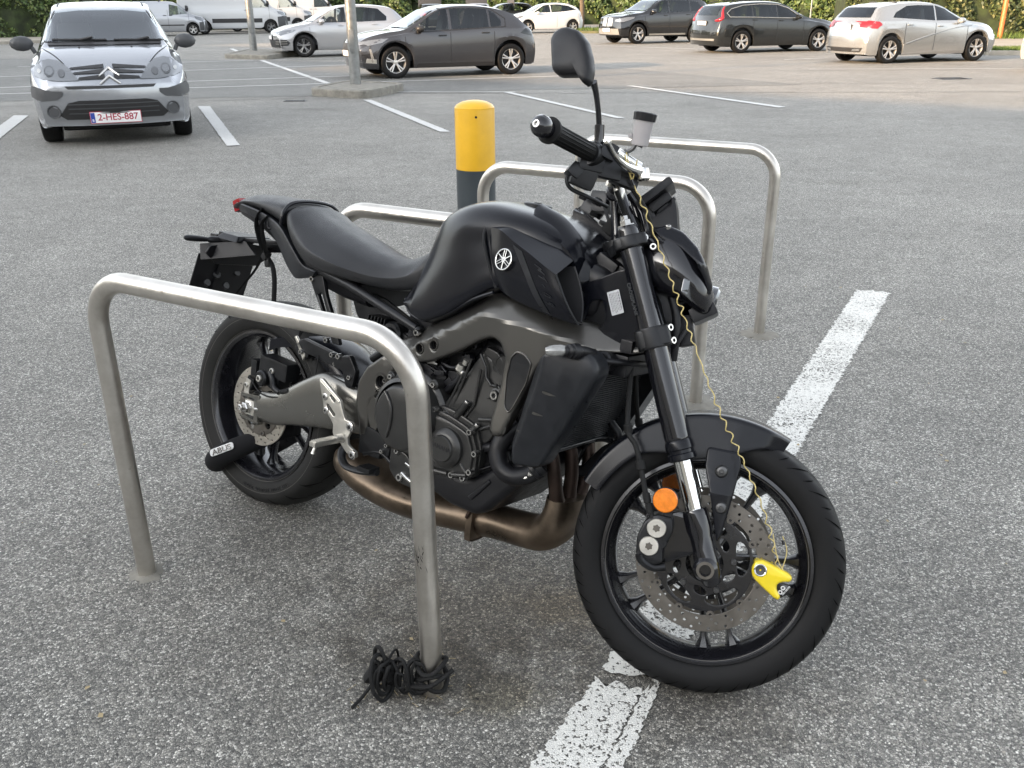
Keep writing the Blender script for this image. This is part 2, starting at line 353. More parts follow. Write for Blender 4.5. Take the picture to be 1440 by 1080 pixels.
def paint_mat(name, wear=.42, wscale=70, col=(.74,.73,.68), edge_wear=0):
    m = bpy.data.materials.new(name); m.use_nodes = True; nt = m.node_tree; b = nt.nodes['Principled BSDF']
    _, h, cell, co, rng, mul, noise = asphalt_nodes(nt)
    n1 = noise(wscale, 6, .75).outputs[0]; n2 = noise(3.2, 3).outputs[0]
    q = mul(mul(n1, .62), mul(n2, .22), 'ADD'); q = mul(q, mul(cell, .16), 'ADD')
    fac = rng(q, wear, wear+.025, 0, 1)
    tr = nt.nodes.new('ShaderNodeBsdfTransparent'); mx = nt.nodes.new('ShaderNodeMixShader'); sk(nt, fac, mx.inputs[0]); sk(nt, tr.outputs[0], mx.inputs[1]); sk(nt, b.outputs[0], mx.inputs[2])
    sk(nt, mx.outputs[0], nt.nodes['Material Output'].inputs[0])
    cv = rng(noise(60, 5, .7).outputs[0], .3, .75, .80, 1.05)
    sc = nt.nodes.new('ShaderNodeVectorMath'); sc.operation = 'SCALE'; sc.inputs[0].default_value = col; sk(nt, cv, sc.inputs['Scale']); sk(nt, sc.outputs[0], b.inputs['Base Color'])
    b.inputs['Roughness'].default_value = .6
    bp = nt.nodes.new('ShaderNodeBump'); bp.inputs['Strength'].default_value = .7; bp.inputs['Distance'].default_value = .003
    sk(nt, h, bp.inputs['Height']); sk(nt, bp.outputs[0], b.inputs['Normal']); return m
M['asphalt'] = asphalt_mat('asphalt', True)
M['asphalt_dark'] = asphalt_mat('asphalt_bays', lo=.045, hi=.40, tint=(.96,.96,.92))
M['asphalt_road'] = asphalt_mat('asphalt_road', lo=.06, hi=.5, tint=(1.0,.98,.95))
M['paint'] = paint_mat('line_paint_worn', .43)
M['paint_thin'] = paint_mat('line_paint', .36, col=(.58,.58,.56))
def sheet(name, poly, z, m, kind='structure', rag=0, parent=None):
    mb = MB(); mb.add([(x, y, z) for x, y in poly], [tuple(range(len(poly)))]); o = mb.build(name, m, parent, smooth=False)
    if kind: o['kind'] = kind
    return o
def strip(a, b, w, z=.004):
    a, b = Vector(a), Vector(b); d = (b-a).normalized(); n = Vector((-d.y, d.x))*w/2
    return [tuple(a-n), tuple(b-n), tuple(b+n), tuple(a+n)]
sheet('ground', [(-400,-300),(400,-300),(400,700),(-400,700)], 0, 'asphalt')
# darker bay surface behind the kerb line
sheet('bay_surface', [(-30,14.0),(-3.5,16.35),(-1.9,16.95),(.6,17.3),(5.5,17.9),(2.6,23.2),(-3,25.8),(-12,29.5),(-34,30)], .004, 'asphalt_dark')
# long worn line beside the motorbike, with a dark joint near its left side
def ragged(poly, step=.012, amp=.004, seed=3):
    rg = random.Random(seed); out = []
    for i in range(len(poly)):
        a, b = Vector(poly[i]), Vector(poly[(i+1) % len(poly)]); n = max(1, int((b-a).length/step)); nr = Vector((-(b-a).y, (b-a).x)).normalized()
        for j in range(n): out.append(tuple(a+(b-a)*j/n+nr*rg.uniform(-amp, amp)))
    return out
LA, LB = Vector((-.18,1.06)), Vector((1.955,4.71))
ld = (LB-LA).normalized(); lnr = Vector((-ld.y, ld.x))
def lpt(t, s): return tuple(LA+(LB-LA)*t+lnr*s)
# measured edges of the line in ground metres; the strip beside it is split off by a worn joint
rgp = random.Random(8)
def band(name, left, right, n, amp, m, z=.004):
    """painted band between two edge polylines, both edges crumbled"""
    def at(P, t):
        P = [Vector(q) for q in P]; ls = [(b-a).length for a, b in zip(P, P[1:])]; d = t*sum(ls)
        for a, b, l in zip(P, P[1:], ls):
            if d <= l or b is P[-1]: return a.lerp(b, d/l)
            d -= l
    mb = MB(); V = []; C_ = 9; w_ = (at(left, 1)-at(left, 0)).normalized()
    for k in range(n+1):
        a, b = at(left, k/n), at(right, k/n); u = (b-a).normalized(); a = a+u*rgp.uniform(-amp, amp); b = b+u*rgp.uniform(-amp, amp)
        for c in range(C_+1):
            p = a.lerp(b, c/C_)+(w_*rgp.uniform(-.016, .016) if k in (0, n) else w_*0); V.append((p.x, p.y, z))
    mb.add(V, [(k*(C_+1)+c, k*(C_+1)+c+1, (k+1)*(C_+1)+c+1, (k+1)*(C_+1)+c) for k in range(1, n-1) for c in range(C_)]+[(k*(C_+1)+c, k*(C_+1)+c+1, (k+1)*(C_+1)+c+1, (k+1)*(C_+1)+c) for k in (0, n-1) for c in range(C_)]); o = mb.build(name, m, smooth=False); o['kind'] = 'structure'
band('line_marking', [(-.19,1.04),(.029,1.412),(.185,1.672)], [(-.016,1.04),(.176,1.411),(.233,1.52),(.285,1.632)], 110, .006, 'paint')
band('line_marking', [(-.008,1.04),(.183,1.411),(.240,1.52),(.294,1.636)], [(.04,1.04),(.222,1.411),(.275,1.52),(.334,1.655)], 110, .005, 'paint')
band('line_marking', [(.200,1.700),(1.873,4.730)], [(.345,1.662),(2.032,4.674)], 460, .008, 'paint')
PL = 'paint_thin'
for i, q in enumerate([[(-7.19,13.67),(-6.97,13.65),(-5.80,10.31),(-6.02,10.31)], [(-4.87,14.77),(-4.68,14.76),(-3.03,10.43),(-3.16,10.38)],
          [(-2.42,15.6),(-2.28,15.59),(-.73,11.46),(-.86,11.46)], [(-.12,16.83),(.02,16.82),(1.57,12.72),(1.45,12.72)], [(2.20,17.97),(2.33,17.96),(4.10,14.0),(3.96,13.9)]]):
    sheet('bay_line', ragged(q, .05, .006, i), .008, PL)
for i, (a, b, w) in enumerate([((-12,21.5),(-4.1,25.2),.10), ((-12,17.9),(-1.2,22.0),.10), ((-13,25.4),(-4.6,28.8),.10), ((-10,17.0),(1.1,20.6),.10), ((-7.1,27.6),(-3.15,17.9),.13),
          ((-10.2,35.5),(-7.9,29.5),.14), ((6.9,22.1),(11.7,21.75),.08), ((8.6,23.65),(12.3,24.1),.08), ((7.4,25.9),(8.8,26.6),.1), ((2.9,36.1),(6.7,31.9),.1), ((-2.0,17.0),(.1,16.86),.07)]):
    sheet('bay_line', ragged(strip(a, b, w), .1, .006, i+20), .008, PL)
# joints and patched strips in the surface
for i, (a, b, w, mm) in enumerate([((-1.9,16.75),(14,15.9),.05,'asphalt_road'), ((-14,13.6),(-3.4,16.1),.04,'asphalt_road'), ((2.5,18.6),(16,17.3),.035,'asphalt_road'), ((-7,12.4),(-16,9.8),.03,'asphalt_dark')]):
    sheet('asphalt_joint', ragged(strip(a, b, w), .12, .012, i+60), .007, mm)
# far road, verge and pavements
def matnoise(name, c1, c2, scale=3, rough=.9, bump=.5):
    m = bpy.data.materials.new(name); m.use_nodes = True; nt = m.node_tree; b = nt.nodes['Principled BSDF']; tc = nt.nodes.new('ShaderNodeTexCoord')
    n = nt.nodes.new('ShaderNodeTexNoise'); n.inputs['Scale'].default_value = scale; n.inputs['Detail'].default_value = 8; sk(nt, tc.outputs['Object'], n.inputs['Vector'])
    r = nt.nodes.new('ShaderNodeValToRGB'); r.color_ramp.elements[0].color = (*c1,1); r.color_ramp.elements[1].color = (*c2,1); r.color_ramp.elements[0].position = .35; r.color_ramp.elements[1].position = .65
    sk(nt, n.outputs[0], r.inputs[0]); sk(nt, r.outputs[0], b.inputs['Base Color']); b.inputs['Roughness'].default_value = rough
    bp = nt.nodes.new('ShaderNodeBump'); bp.inputs['Strength'].default_value = bump; bp.inputs['Distance'].default_value = .02; sk(nt, n.outputs[0], bp.inputs['Height']); sk(nt, bp.outputs[0], b.inputs['Normal']); return m
M['soil'] = matnoise('verge_soil', (.05,.06,.02), (.12,.11,.06), 2)
M['grassm'] = matnoise('grass_blades', (.05,.09,.015), (.10,.14,.03), 20)
M['paving'] = matnoise('pavement_slabs', (.26,.24,.20), (.34,.31,.26), 4)
def slab(name, poly, h, m, kind='structure', z0=-.02):
    mb = MB(); n = len(poly)
    mb.add([(x,y,z0) for x,y in poly]+[(x,y,h) for x,y in poly], [tuple(range(n,2*n))]+[(i,(i+1)%n,(i+1)%n+n,i+n) for i in range(n)])
    o = mb.build(name, m, sharp=30); o['kind'] = kind; return o
slab('verge', [(2.6,51.5),(5.2,50.2),(8.6,49.4),(60,44),(60,48),(9,53.5),(2.9,55.5)], .12, 'soil')
slab('far_road', [(-2,62),(70,50),(120,80),(10,110)], .02, 'asphalt_road')
slab('pavement', [(13.6,27.3),(40,24),(60,44),(17.5,46)], .12, 'paving')
slab('pavement', [(-60,41.5),(-22.2,41.0),(-18.0,46.5),(-19,50),(-60,52)], .12, 'paving')
# ================================================================ the motorcycle (x forward, y left, z up)
HD, LEAN, ST = -.6338, .2292, .3978
BM = Matrix.Translation((-.7628, 2.5271, -.001)) @ Matrix.Rotation(HD, 4, 'Z') @ Matrix.Rotation(-LEAN, 4, 'X')
RAKE = R(25); AXV = Vector((-math.sin(RAKE), 0, math.cos(RAKE))); APV = Vector((1.538, 0, 0))
SM = Matrix.Translation(APV) @ Matrix.Rotation(ST, 4, AXV) @ Matrix.Translation(-APV)
bike = empty('motorcycle', label='black naked motorcycle leaning on its side stand between the steel bicycle stands', cat_='motorcycle')
bike.matrix_world = BM
def part(mb, name, m, parent=None, st=False, **k):
    k.setdefault('wn', True); parent = parent or bike; xf = SM if st else None
    if not name.endswith('bolts'): return mb.build(name, m, parent, xf, **k)
    # every bolt is a piece of its own: group the loose shells by where they sit
    n = len(mb.v); par = list(range(n))
    def find(a):
        while par[a] != a: par[a] = par[par[a]]; a = par[a]
        return a
    for f in mb.f:
        for q in f[1:]: par[find(f[0])] = find(q)
    shells = {}
    for i in range(n): shells.setdefault(find(i), []).append(i)
    cents = {r: sum((Vector(mb.v[i]) for i in ids), Vector())/len(ids) for r, ids in shells.items()}; groups = []
    for r, c in cents.items():
        for g in groups:
            if (g[0]-c).length < .0085: g[1].append(r); break
        else: groups.append((c, [r]))
    for c, rs in groups:
        rs = set(rs); fi = [i for i, f in enumerate(mb.f) if find(f[0]) in rs]; mp_ = {}; m2 = MB()
        for i in fi:
            for q in mb.f[i]:
                if q not in mp_: mp_[q] = len(m2.v); m2.v.append(mb.v[q])
            m2.f.append(tuple(mp_[q] for q in mb.f[i])); m2.m.append(mb.m[i])
        o = m2.build('bolt', m, parent, xf, **k)
    return o
def bolt(mb, c, axis, r=.008, h=.008, mi=0, mh=1):
    """socket-head bolt: ring, recessed hex"""
    a = Vector(axis).normalized(); c = Vector(c)
    mb.lathe(c, a, [(r,-h),(r,h*.3),(r*.85,h*.55),(r*.5,h*.55),(r*.46,h*.1)], 16, mi)
    mb.lathe(c, a, [(r*.46,h*.12),(.0001,h*.10)], 6, mh)
RT = (0,-1,0)

# ---- wheels
def tyre_prof(w, R0, bead, sq):
    pts = [(bead-.006, w*.62), (bead, w*.74), (bead+.012, w*.90), (lerp(bead,R0,.42), w), (lerp(bead,R0,.68), w*.97), (lerp(bead,R0,.86), w*.80), (lerp(bead,R0,.955), w*.48), (R0-.001, w*.2), (R0, 0)]
    full = pts+[(r, -h) for r, h in pts[-2::-1]]
    return cat(full, 4)
def tyre_mesh(c, w, R0, bead, front=True):
    mb = MB(); pr = tyre_prof(w, R0, bead, 0); mb.lathe(c, (0,1,0), [(q[0], q[1]) for q in pr], 120)
    # tread cuts: slim dark slits lying in the shoulder
    def surf(yv):
        best = min(pr, key=lambda q: abs(q[1]-yv) if q[0] > bead+.03 else 9); return best[0]
    tab = sorted([(q[1], q[0]) for q in pr if q[0] > lerp(bead, R0, .5)])
    rgn = 26 if front else 22
    half = [(q[0], abs(q[1])) for q in pr[:len(pr)//2+1] if q[0] > lerp(bead, R0, .52)][::-1]
    acc = [0]
    for p_, q_ in zip(half, half[1:]): acc.append(acc[-1]+math.hypot(q_[0]-p_[0], q_[1]-p_[1]))
    tr = [(a_/acc[-1], q_[0]) for a_, q_ in zip(acc, half)]; ty = [(a_/acc[-1], q_[1]) for a_, q_ in zip(acc, half)]
    for side in (-1, 1):
        for i in range(rgn):
            for (a0, y0_, y1_, sw, wd) in ((0, .42, .95, .14, .0021), (.5, .10, .50, .13, .0024), (.72, .62, .90, .05, .0016)):
                ring = []; K = 9
                for k in range(K):
                    t = k/(K-1); u_ = lerp(y0_, y1_, t); y = side*(interp(u_, ty)+.0009*u_); th = 2*math.pi*(i+a0)/rgn+(sw*t**1.4)*(1 if front else -1)+.02*side
                    r = interp(u_, tr)+.0010; hw = wd*math.sin(math.pi*min(max(t, .12), .88))/r
                    for sg in (-1, 1):
                        a = th+sg*hw; ring.append((c[0]+r*math.cos(a), c[1]+y, c[2]+r*math.sin(a)))
                mb.add(ring, [(2*k, 2*k+1, 2*k+3, 2*k+2) for k in range(K-1)], 1)
    return mb
def rim_mesh(c, hw, bead, phase, hubr=.034, huby=.055, spoke_w=.011, rear=False):
    mb = MB(); b = bead
    prof = [(b-.004,hw),(b+.003,hw+.004),(b+.004,hw+.008),(b-.003,hw+.009),(b-.010,hw+.004),(b-.014,hw-.004),(b-.018,hw*.72),(b-.024,hw*.5),(b-.028,0),(b-.024,-hw*.5),(b-.018,-hw*.72),(b-.014,-hw+.004),(b-.010,-hw-.004),(b-.003,-hw-.009),(b+.004,-hw-.008),(b+.003,-hw-.004),(b-.004,-hw)]
    mb.lathe(c, (0,1,0), prof, 120)
    mb.lathe(c, (0,1,0), [(hubr*.55,-huby),(hubr*.9,-huby),(hubr,-huby+.006),(hubr*1.15,0),(hubr,huby-.006),(hubr*.9,huby),(hubr*.55,huby)], 40)
    def P(r, a, y): return (c[0]+r*math.cos(a), c[1]+y, c[2]+r*math.sin(a))
    for i in range(5):
        a0 = phase+i*2*math.pi/5
        for sg in (-1, 1):
            rings = []
            for t in (0, .08, .2, .45, .7, .86, .95, 1.0):
                r = lerp(hubr*.9, b-.022, t); a = a0+sg*lerp(.24, .165, min(1, t*1.3)); wd = interp(t, [(0,.013),(.2,.009),(.7,.0075),(.88,.010),(1,.022)]); th = interp(t, [(0,.022),(.3,.014),(.8,.012),(1,.02)])
                rad = Vector((math.cos(a), 0, math.sin(a))); tan = Vector((-math.sin(a), 0, math.cos(a))); p = Vector(P(r, a, 0))
                rings.append([p+tan*(math.cos(u)*wd)+Vector((0, math.sin(u)*th, 0)) for u in [math.pi/4*k+math.pi/8 for k in range(8)]])
            mb.rings(rings)
        # web joining the pair near the hub
        mb.box(P(hubr+.018, a0, 0), (.034,.03,.02), Matrix.Rotation(-a0, 3, 'Y'), .004)
    return mb
def disc_mesh(c, y, ro, ri, t=.0045, rows=((.142,24,0),(.132,24,.5),(.121,24,.25)), hr=.0032):
    mb = MB(); loops = [circ(c[0], c[2], ro, 96), circ(c[0], c[2], ri, 80)]
    for rr, n, ph in rows:
        for i in range(n):
            a = 2*math.pi*(i+ph)/n; loops.append(circ(c[0]+rr*math.cos(a), c[2]+rr*math.sin(a), hr, 8))
    mb.plate(loops, y-t/2, y+t/2, .0006); return mb
FC = Vector((1.430, 0, .2985))
fwh = part(tyre_mesh(FC, .060, .3015, .226), 'front_wheel', ['rubber','groove'], st=True, sharp=60)
part(rim_mesh(FC, .046, .226, R(2)), 'rim', 'rim', fwh, st=True)
for sy in (-1, 1):
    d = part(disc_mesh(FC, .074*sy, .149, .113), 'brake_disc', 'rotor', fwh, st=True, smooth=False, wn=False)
    mb = MB(); Y = .072*sy
    holes = [circ(FC.x, FC.z, .040, 32)]
    for i in range(5):
        a = 2*math.pi*i/5+.35
        def el(r0, hl, hr_, off, n=18):
            o_ = []
            for k in range(n):
                u_ = 2*math.pi*k/n; th_ = a+off+hl*math.cos(u_)/r0; rr_ = r0+hr_*math.sin(u_)+.004*math.cos(u_); o_.append((FC.x+rr_*math.cos(th_), FC.z+rr_*math.sin(th_)))
            return o_
        holes += [el(.083, .038, .0145, 0), el(.060, .015, .009, .62)]
    mb.plate([circ(FC.x, FC.z, .1045, 60)]+holes, Y-.004, Y+.004, .001)
    for i in range(10):
        a = 2*math.pi*i/10; mb.box((FC.x+.106*math.cos(a), Y, FC.z+.106*math.sin(a)), (.016,.007,.016), Matrix.Rotation(-a, 3, 'Y'), .002)
    part(mb, 'disc_carrier', 'rim', fwh, st=True)
    mb = MB()
    for i in range(10):
        a = 2*math.pi*i/10; p = (FC.x+.1115*math.cos(a), Y+.003*sy, FC.z+.1115*math.sin(a))
        mb.lathe(p, (0,sy,0), [(.0035,.000),(.0035,.004),(.0085,.004),(.0085,-.006)], 14, 0)
        if i % 2 == 0: bolt(mb, (FC.x+.062*math.cos(a+.31), Y+.006*sy, FC.z+.062*math.sin(a+.31)), (0,sy,0), .0065, .006, 1)
    part(mb, 'disc_bolts', ['rotor','bolt_dark'], fwh, st=True)
# pinstripe bead line in the tyre wall
RC = Vector((0, 0, .3145))
rwh = part(tyre_mesh(RC, .090, .316, .226, False), 'rear_wheel', ['rubber_dusty','groove'], sharp=60)
part(rim_mesh(RC, .072, .226, R(40), .045, .085), 'rim', 'rim', rwh)
mb = MB(); mb.lathe(RC, (0,1,0), [(.2315,-.0795),(.2335,-.0812)], 120); mb.lathe(RC, (0,1,0), [(.268,-.0903),(.2695,-.0905)], 120)
part(mb, 'rim_stripe', 'rim_line', rwh)
mb = MB(); mb.lathe(FC, (0,1,0), [(.2185,-.0555),(.2200,-.0560)], 120); part(mb, 'rim_stripe', 'rim_line', fwh, st=True)
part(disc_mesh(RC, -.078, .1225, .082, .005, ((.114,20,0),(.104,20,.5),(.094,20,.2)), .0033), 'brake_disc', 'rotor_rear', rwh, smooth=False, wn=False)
mb = MB(); mb.plate([circ(RC.x, RC.z, .090, 60), circ(RC.x, RC.z, .05, 40)]+[circ(RC.x+.068*math.cos(a), RC.z+.068*math.sin(a), .011, 12) for a in [i*1.2566+.4 for i in range(5)]], -.083, -.073, .0015)
for i in range(5): bolt(mb, (RC.x+.084*math.cos(i*1.2566), -.084, RC.z+.084*math.sin(i*1.2566)), RT, .009, .006)
part(mb, 'disc_carrier', ['rotor','bolt_dark'], rwh)
# raised lettering on the rear tyre wall
def arc_text(mb, txt, c, r, a0, y, size, sgn=1, kern=1.0, mi=0):
    w = size*.62*kern; n = len(txt)
    for i, ch in enumerate(txt):
        if ch == ' ': continue
        a = a0+(i-(n-1)/2)*w/r*sgn
        def fn(x, yy, z, a=a):
            rr = r+yy; return (c[0]+rr*math.cos(a)+x*-math.sin(a)*sgn, y-z, c[2]+rr*math.sin(a)+x*math.cos(a)*sgn)
        mb.text(ch, size, fn, .0006, mi)
mb = MB(); arc_text(mb, 'RADIAL TUBELESS 180/55 ZR17', RC, .257, R(-75), -.0905, .014, 1, .9); arc_text(mb, 'MADE IN', RC, .257, R(35), -.0905, .014, 1)
part(mb, 'tyre_lettering', 'tyre_text', rwh)

# ---- fork
def fx(z): return 1.438-(z-.3)*.4663
def fp(z, y, dx=0): return (fx(z)+dx, y, z)
fork = empty('fork'); fork.parent = bike
for sy in (-1, 1):
    Y = .105*sy
    mb = MB(); ax = AXV
    mb.tube([fp(.985,Y), fp(.975,Y), fp(.80,Y), fp(.70,Y), fp(.558,Y), fp(.552,Y)], [.022,.0265,.0265,.0275,.0285,.026], 32)
    lg = part(mb, 'fork_leg', 'fork_black', fork, True)
    mb = MB(); mb.tube([fp(.553,Y), fp(.548,Y), fp(.535,Y), fp(.533,Y), fp(.527,Y), fp(.525,Y), fp(.515,Y), fp(.512,Y)], [.027,.0300,.0305,.028,.028,.0305,.031,.027], 32)
    part(mb, 'dust_seal', 'black_satin', lg, True)
    mb = MB(); mb.tube([fp(.55,Y), fp(.395,Y)], [.0205,.0205], 32); part(mb, 'chrome_tube', 'chrome', lg, True)
    mb = MB()
    mb.tube([fp(.415,Y), fp(.408,Y), fp(.375,Y), fp(.36,Y), fp(.335,Y*1.03), fp(.31,Y*1.05), fp(.285,Y*1.05), fp(.268,Y*1.05), fp(.262,Y*1.05)], [.026,.029,.029,.026,.025,.027,.025,.020,.012], 24)
    mb.cyl((FC.x+.003, Y*1.07, FC.z), (0,1,0), .026, .052, 32)
    mb.lathe((FC.x+.003, Y*1.07, FC.z), (0,sy,0), [(.022,.024),(.022,.031),(.019,.034)], 32, 0); mb.lathe((FC.x+.003, Y*1.07, FC.z), (0,sy,0), [(.019,.0342),(.0185,.0352),(.0125,.0352)], 32, 2)
    mb.lathe((FC.x+.003, Y*1.07, FC.z), (0,sy,0), [(.0135,.0352),(.0125,.022),(.0001,.022)], 6, 1)
    bolt(mb, (FC.x+.034, Y*1.1, FC.z-.012), (1,0,0), .006, .01)
    # caliper bracket arm
    mb.plate([rnd([(1.415,.395),(1.36,.405),(1.325,.395),(1.30,.30),(1.318,.283),(1.345,.285),(1.41,.325)],.008)], Y-.012, Y+.010, .004)
    part(mb, 'axle_clamp', ['fork_black','void','rotor'], lg, True)
    mb = MB()
    cal = rnd([(1.286,.292),(1.279,.335),(1.288,.372),(1.31,.392),(1.345,.392),(1.352,.36),(1.338,.318),(1.345,.292),(1.318,.280)],.009,4)
    mb.plate([cal], Y*1.0-.028*sy*0-.045*(sy<0)+.0*(sy>0), Y+.0*(sy<0)+.045*(sy>0), .006)
    mb.box((1.325,Y*.62,.335), (.06,.035,.10), (0,R(-12),0), .006)
    YO = Y+.046*sy
    for q in ((1.3165,.363),(1.3085,.322)):
        mb.lathe((q[0], YO-.002*sy, q[1]), (0,sy,0), [(.021,-.004),(.021,.003),(.0195,.005),(.0001,.005)], 28, 1)
        st_ = []
        for k in range(12):
            a = k*math.pi/6; r = .0095 if k % 2 else .0062; st_.append((q[0]+r*math.cos(a), q[1]+r*math.sin(a)))
        mb.plate([rnd(st_,.002,2)], *(sorted((YO+.0026*sy, YO+.0034*sy))), .0002, mi=2)
    for q in ((1.335,.385,.007),(1.290,.345,.006),(1.336,.333,.009),(1.30,.300,.006),(1.325,.296,.006)): bolt(mb, (q[0], YO-.006*sy, q[1]), (0,sy,0), q[2], .009, 0, 3)
    mb.tube([(1.292,YO,.30),(1.30,YO-.003*sy,.287),(1.325,YO-.01*sy,.277),(1.35,YO-.015*sy,.284)], .009, 10, 4)
    part(mb, 'brake_caliper', ['frame_dark','alu','rotor','void'], lg, True)
    mb = MB(); mb.lathe((1.3225, Y+.043*sy, .425), (0,sy,0), [(.0275,-.008),(.0275,.002),(.0262,.003)], 32, 1); mb.lathe((1.3225, Y+.043*sy, .425), (0,sy,0), [(.0262,.003),(.024,.0055),(.0001,.0062)], 32, 0)
    mb.box((1.333, Y+.030*sy, .402), (.018,.01,.03), bev=.002, mi=1)
    part(mb, 'reflector', ['orange','black_plastic'], lg, True)
    # brake hose
    mb = MB(); mb.tube([(1.175,.03*sy,.80),(1.19,.07*sy,.66),(1.212,.125*sy,.556),(1.236,.135*sy,.525),(1.255,.138*sy,.486),(1.278,.140*sy,.43),(1.296,.142*sy,.395),(1.306,.145*sy,.375)], .0058, 12, 6)
    for zz in ((1.255,.138*sy,.486,.010),(1.283,.141*sy,.42,.0085),(1.293,.142*sy,.40,.0085)): mb.cyl(zz[:3], (.4,0,-1), zz[3], .022, 16)
    mb.cyl((1.213,.127*sy,.556),(.3,.2,-1),.0095,.02,14)
    part(mb, 'brake_hose', 'strap', lg, True)
# triple clamps
mb = MB()
def clamp_plate(z, t, back, mbx):
    c = Vector((fx(z), 0, z)); rot = Matrix.Rotation(-RAKE, 3, 'Y')
    def f(x, y, zz): return c+rot @ Vector((x, zz, y))
    poly = rnd([(.036,.075),(.040,.135),(.0,.142),(-.036,.135),(-.034,.085),(-back,.05),(-back-.012,0),(-back,-.05),(-.034,-.085),(-.036,-.135),(.0,-.142),(.040,-.135),(.036,-.075),(-.0,-.035),(-.0,.035)],.012,4)
    mbx.plate([poly], -t/2, t/2, .005, f)
clamp_plate(.952, .026, .055, mb); clamp_plate(.758, .042, .045, mb)
for sy in (-1, 1):
    for z, t in ((.952,.026),(.758,.046)): mb.lathe(fp(z, .105*sy), AXV, [(.0275,-t/2),(.036,-t/2),(.038,-t/2+.004),(.038,t/2-.004),(.036,t/2),(.0275,t/2)], 36)
part(mb, 'triple_clamp', 'frame_dark', fork, True)
mb = MB()
for sy in (-1, 1):
    for z in (.745, .771): bolt(mb, (fx(z)+.036, .122*sy, z+.016), (.75, .66*sy, .2), .0085, .010)
    bolt(mb, (fx(.952)+.030, .128*sy, .966), (.6,.8*sy,.2), .0085, .008)
    mb.lathe(fp(.985,.105*sy), AXV, [(.021,-.004),(.021,.003),(.013,.005),(.013,.014),(.0085,.016),(.0085,.024),(.0001,.024)], 6, 0)
mb.lathe(fp(.975,0,-.02), AXV, [(.020,-.01),(.020,.010),(.012,.014),(.0001,.014)], 24, 0)
part(mb, 'clamp_bolts', ['bolt','void'], fork, True)

# ---- front mudguard
def mud_pt(th, v, off=0):
    """th: angle about the wheel centre, v in -1..1 across"""
    R0 = .326+.006*math.sin((th-1.1)*2); wide = interp(math.degrees(th), [(67,.030),(75,.062),(87,.076),(130,.076),(158,.070)])
    side = interp(math.degrees(th), [(60,.012),(75,.030),(84,.060),(96,.085),(108,.088),(120,.062),(132,.038),(160,.030)])
    a = abs(v); y = wide*math.sin(min(a,.62)/.62*math.pi/2)*(1 if v > 0 else -1)
    if a <= .62: r = R0-.013*(a/.62)**2.5
    else: r = R0-.013-side*(a-.62)/.38; y += (1 if v > 0 else -1)*.006*(a-.62)/.38
    return Vector((FC.x+(r+off)*math.cos(th), y*(1+off*3), FC.z+(r+off)*math.sin(th)))
def mudguard():
    mb = MB(); NT, NV = 48, 28; th = [R(lerp(67, 158.5, i/NT)) for i in range(NT+1)]; vv = [lerp(-1, 1, j/NV) for j in range(NV+1)]
    rings = [[mud_pt(t, v) for v in vv]+[mud_pt(t, v, -.003) for v in vv[::-1]] for t in th]
    mb.rings(rings); return mb
mg = part(mudguard(), 'front_mudguard', 'black_satin', st=True, sharp=50)
for sy in (-1, 1):
    mb = MB()
    pl = rnd([(1.385,.552),(1.452,.553),(1.462,.53),(1.458,.46),(1.452,.375),(1.445,.355),(1.436,.38),(1.412,.45),(1.388,.51)],.010,4)
    mb.plate([pl], *sorted((.088*sy, .100*sy)), .004, f=lambda x, y, z: (x, y+sy*.022*(1-((x-1.415)/.06)**2)*max(0, min(1, (.56-z)/.1)), z), fine=.02, bres=2)
    g = part(mb, 'fork_guard', 'black_satin', mg, True)
    for q in ((1.424,.508),(1.438,.432)):
        mb = MB(); mb.lathe((q[0], .117*sy, q[1]), (0,sy,0), [(.0135,-.006),(.0135,.001),(.010,.006),(.005,.007),(.004,.003),(.0001,.003)], 20)
        part(mb, 'guard_bolt', 'bolt_dark', g, True)

# ---- tank
def half_ring(pts, k=5):
    """pts: half section [(y, z)...] from bottom centre round to top centre; returns closed ring of (y, z)"""
    h = cat(pts, k); return [(y, z) for y, z in h]+[(-y, z) for y, z in h[-2:0:-1]]
def loft(secs, k=5, kx=4):
    """secs: list of (x, [(y,z)..]); smooth along x"""
    q = [sum(([x, y, z] if len(p) == 2 else list(p) for p in pts for y, z in [p[:2]]), []) for x, pts in secs]
    q = cat(q, kx); rings = []
    for row in q:
        pts = [(row[i+1], row[i+2]) for i in range(0, len(row), 3)]; x = row[0]
        rings.append([(x, y, z) for y, z in half_ring(pts, k)])
    return rings
def tsec(x, zt, wt, wb, zb):
    """tank section: top zt, half width up high and down low, bottom zb"""
    H = zt-zb
    return (x, [(.0,zb),(wb*.6,zb),(wb*.90,zb+.006),(wb,zb+min(.025,H*.2)),(lerp(wb,wt,.22),zb+H*.34),(lerp(wb,wt,.60),zb+H*.58),(wt,zb+H*.80),(wt*.80,zb+H*.93),(wt*.42,zb+H*.985),(.0,zt)])
mb = MB()
mb.rings(loft([tsec(.560,.758,.090,.112,.736), tsec(.570,.788,.090,.125,.719), tsec(.586,.830,.082,.130,.709), tsec(.598,.895,.066,.134,.703), tsec(.612,.945,.078,.138,.698), tsec(.66,.986,.112,.148,.695), tsec(.73,1.013,.140,.160,.722), tsec(.80,1.022,.154,.170,.765), tsec(.88,1.015,.158,.172,.812), tsec(.96,1.0,.145,.160,.82), tsec(1.03,.966,.118,.135,.835), tsec(1.075,.93,.095,.11,.85), tsec(1.09,.90,.08,.09,.87)], 5, 5))
tank = part(mb, 'fuel_tank', 'black_satin', sharp=60)
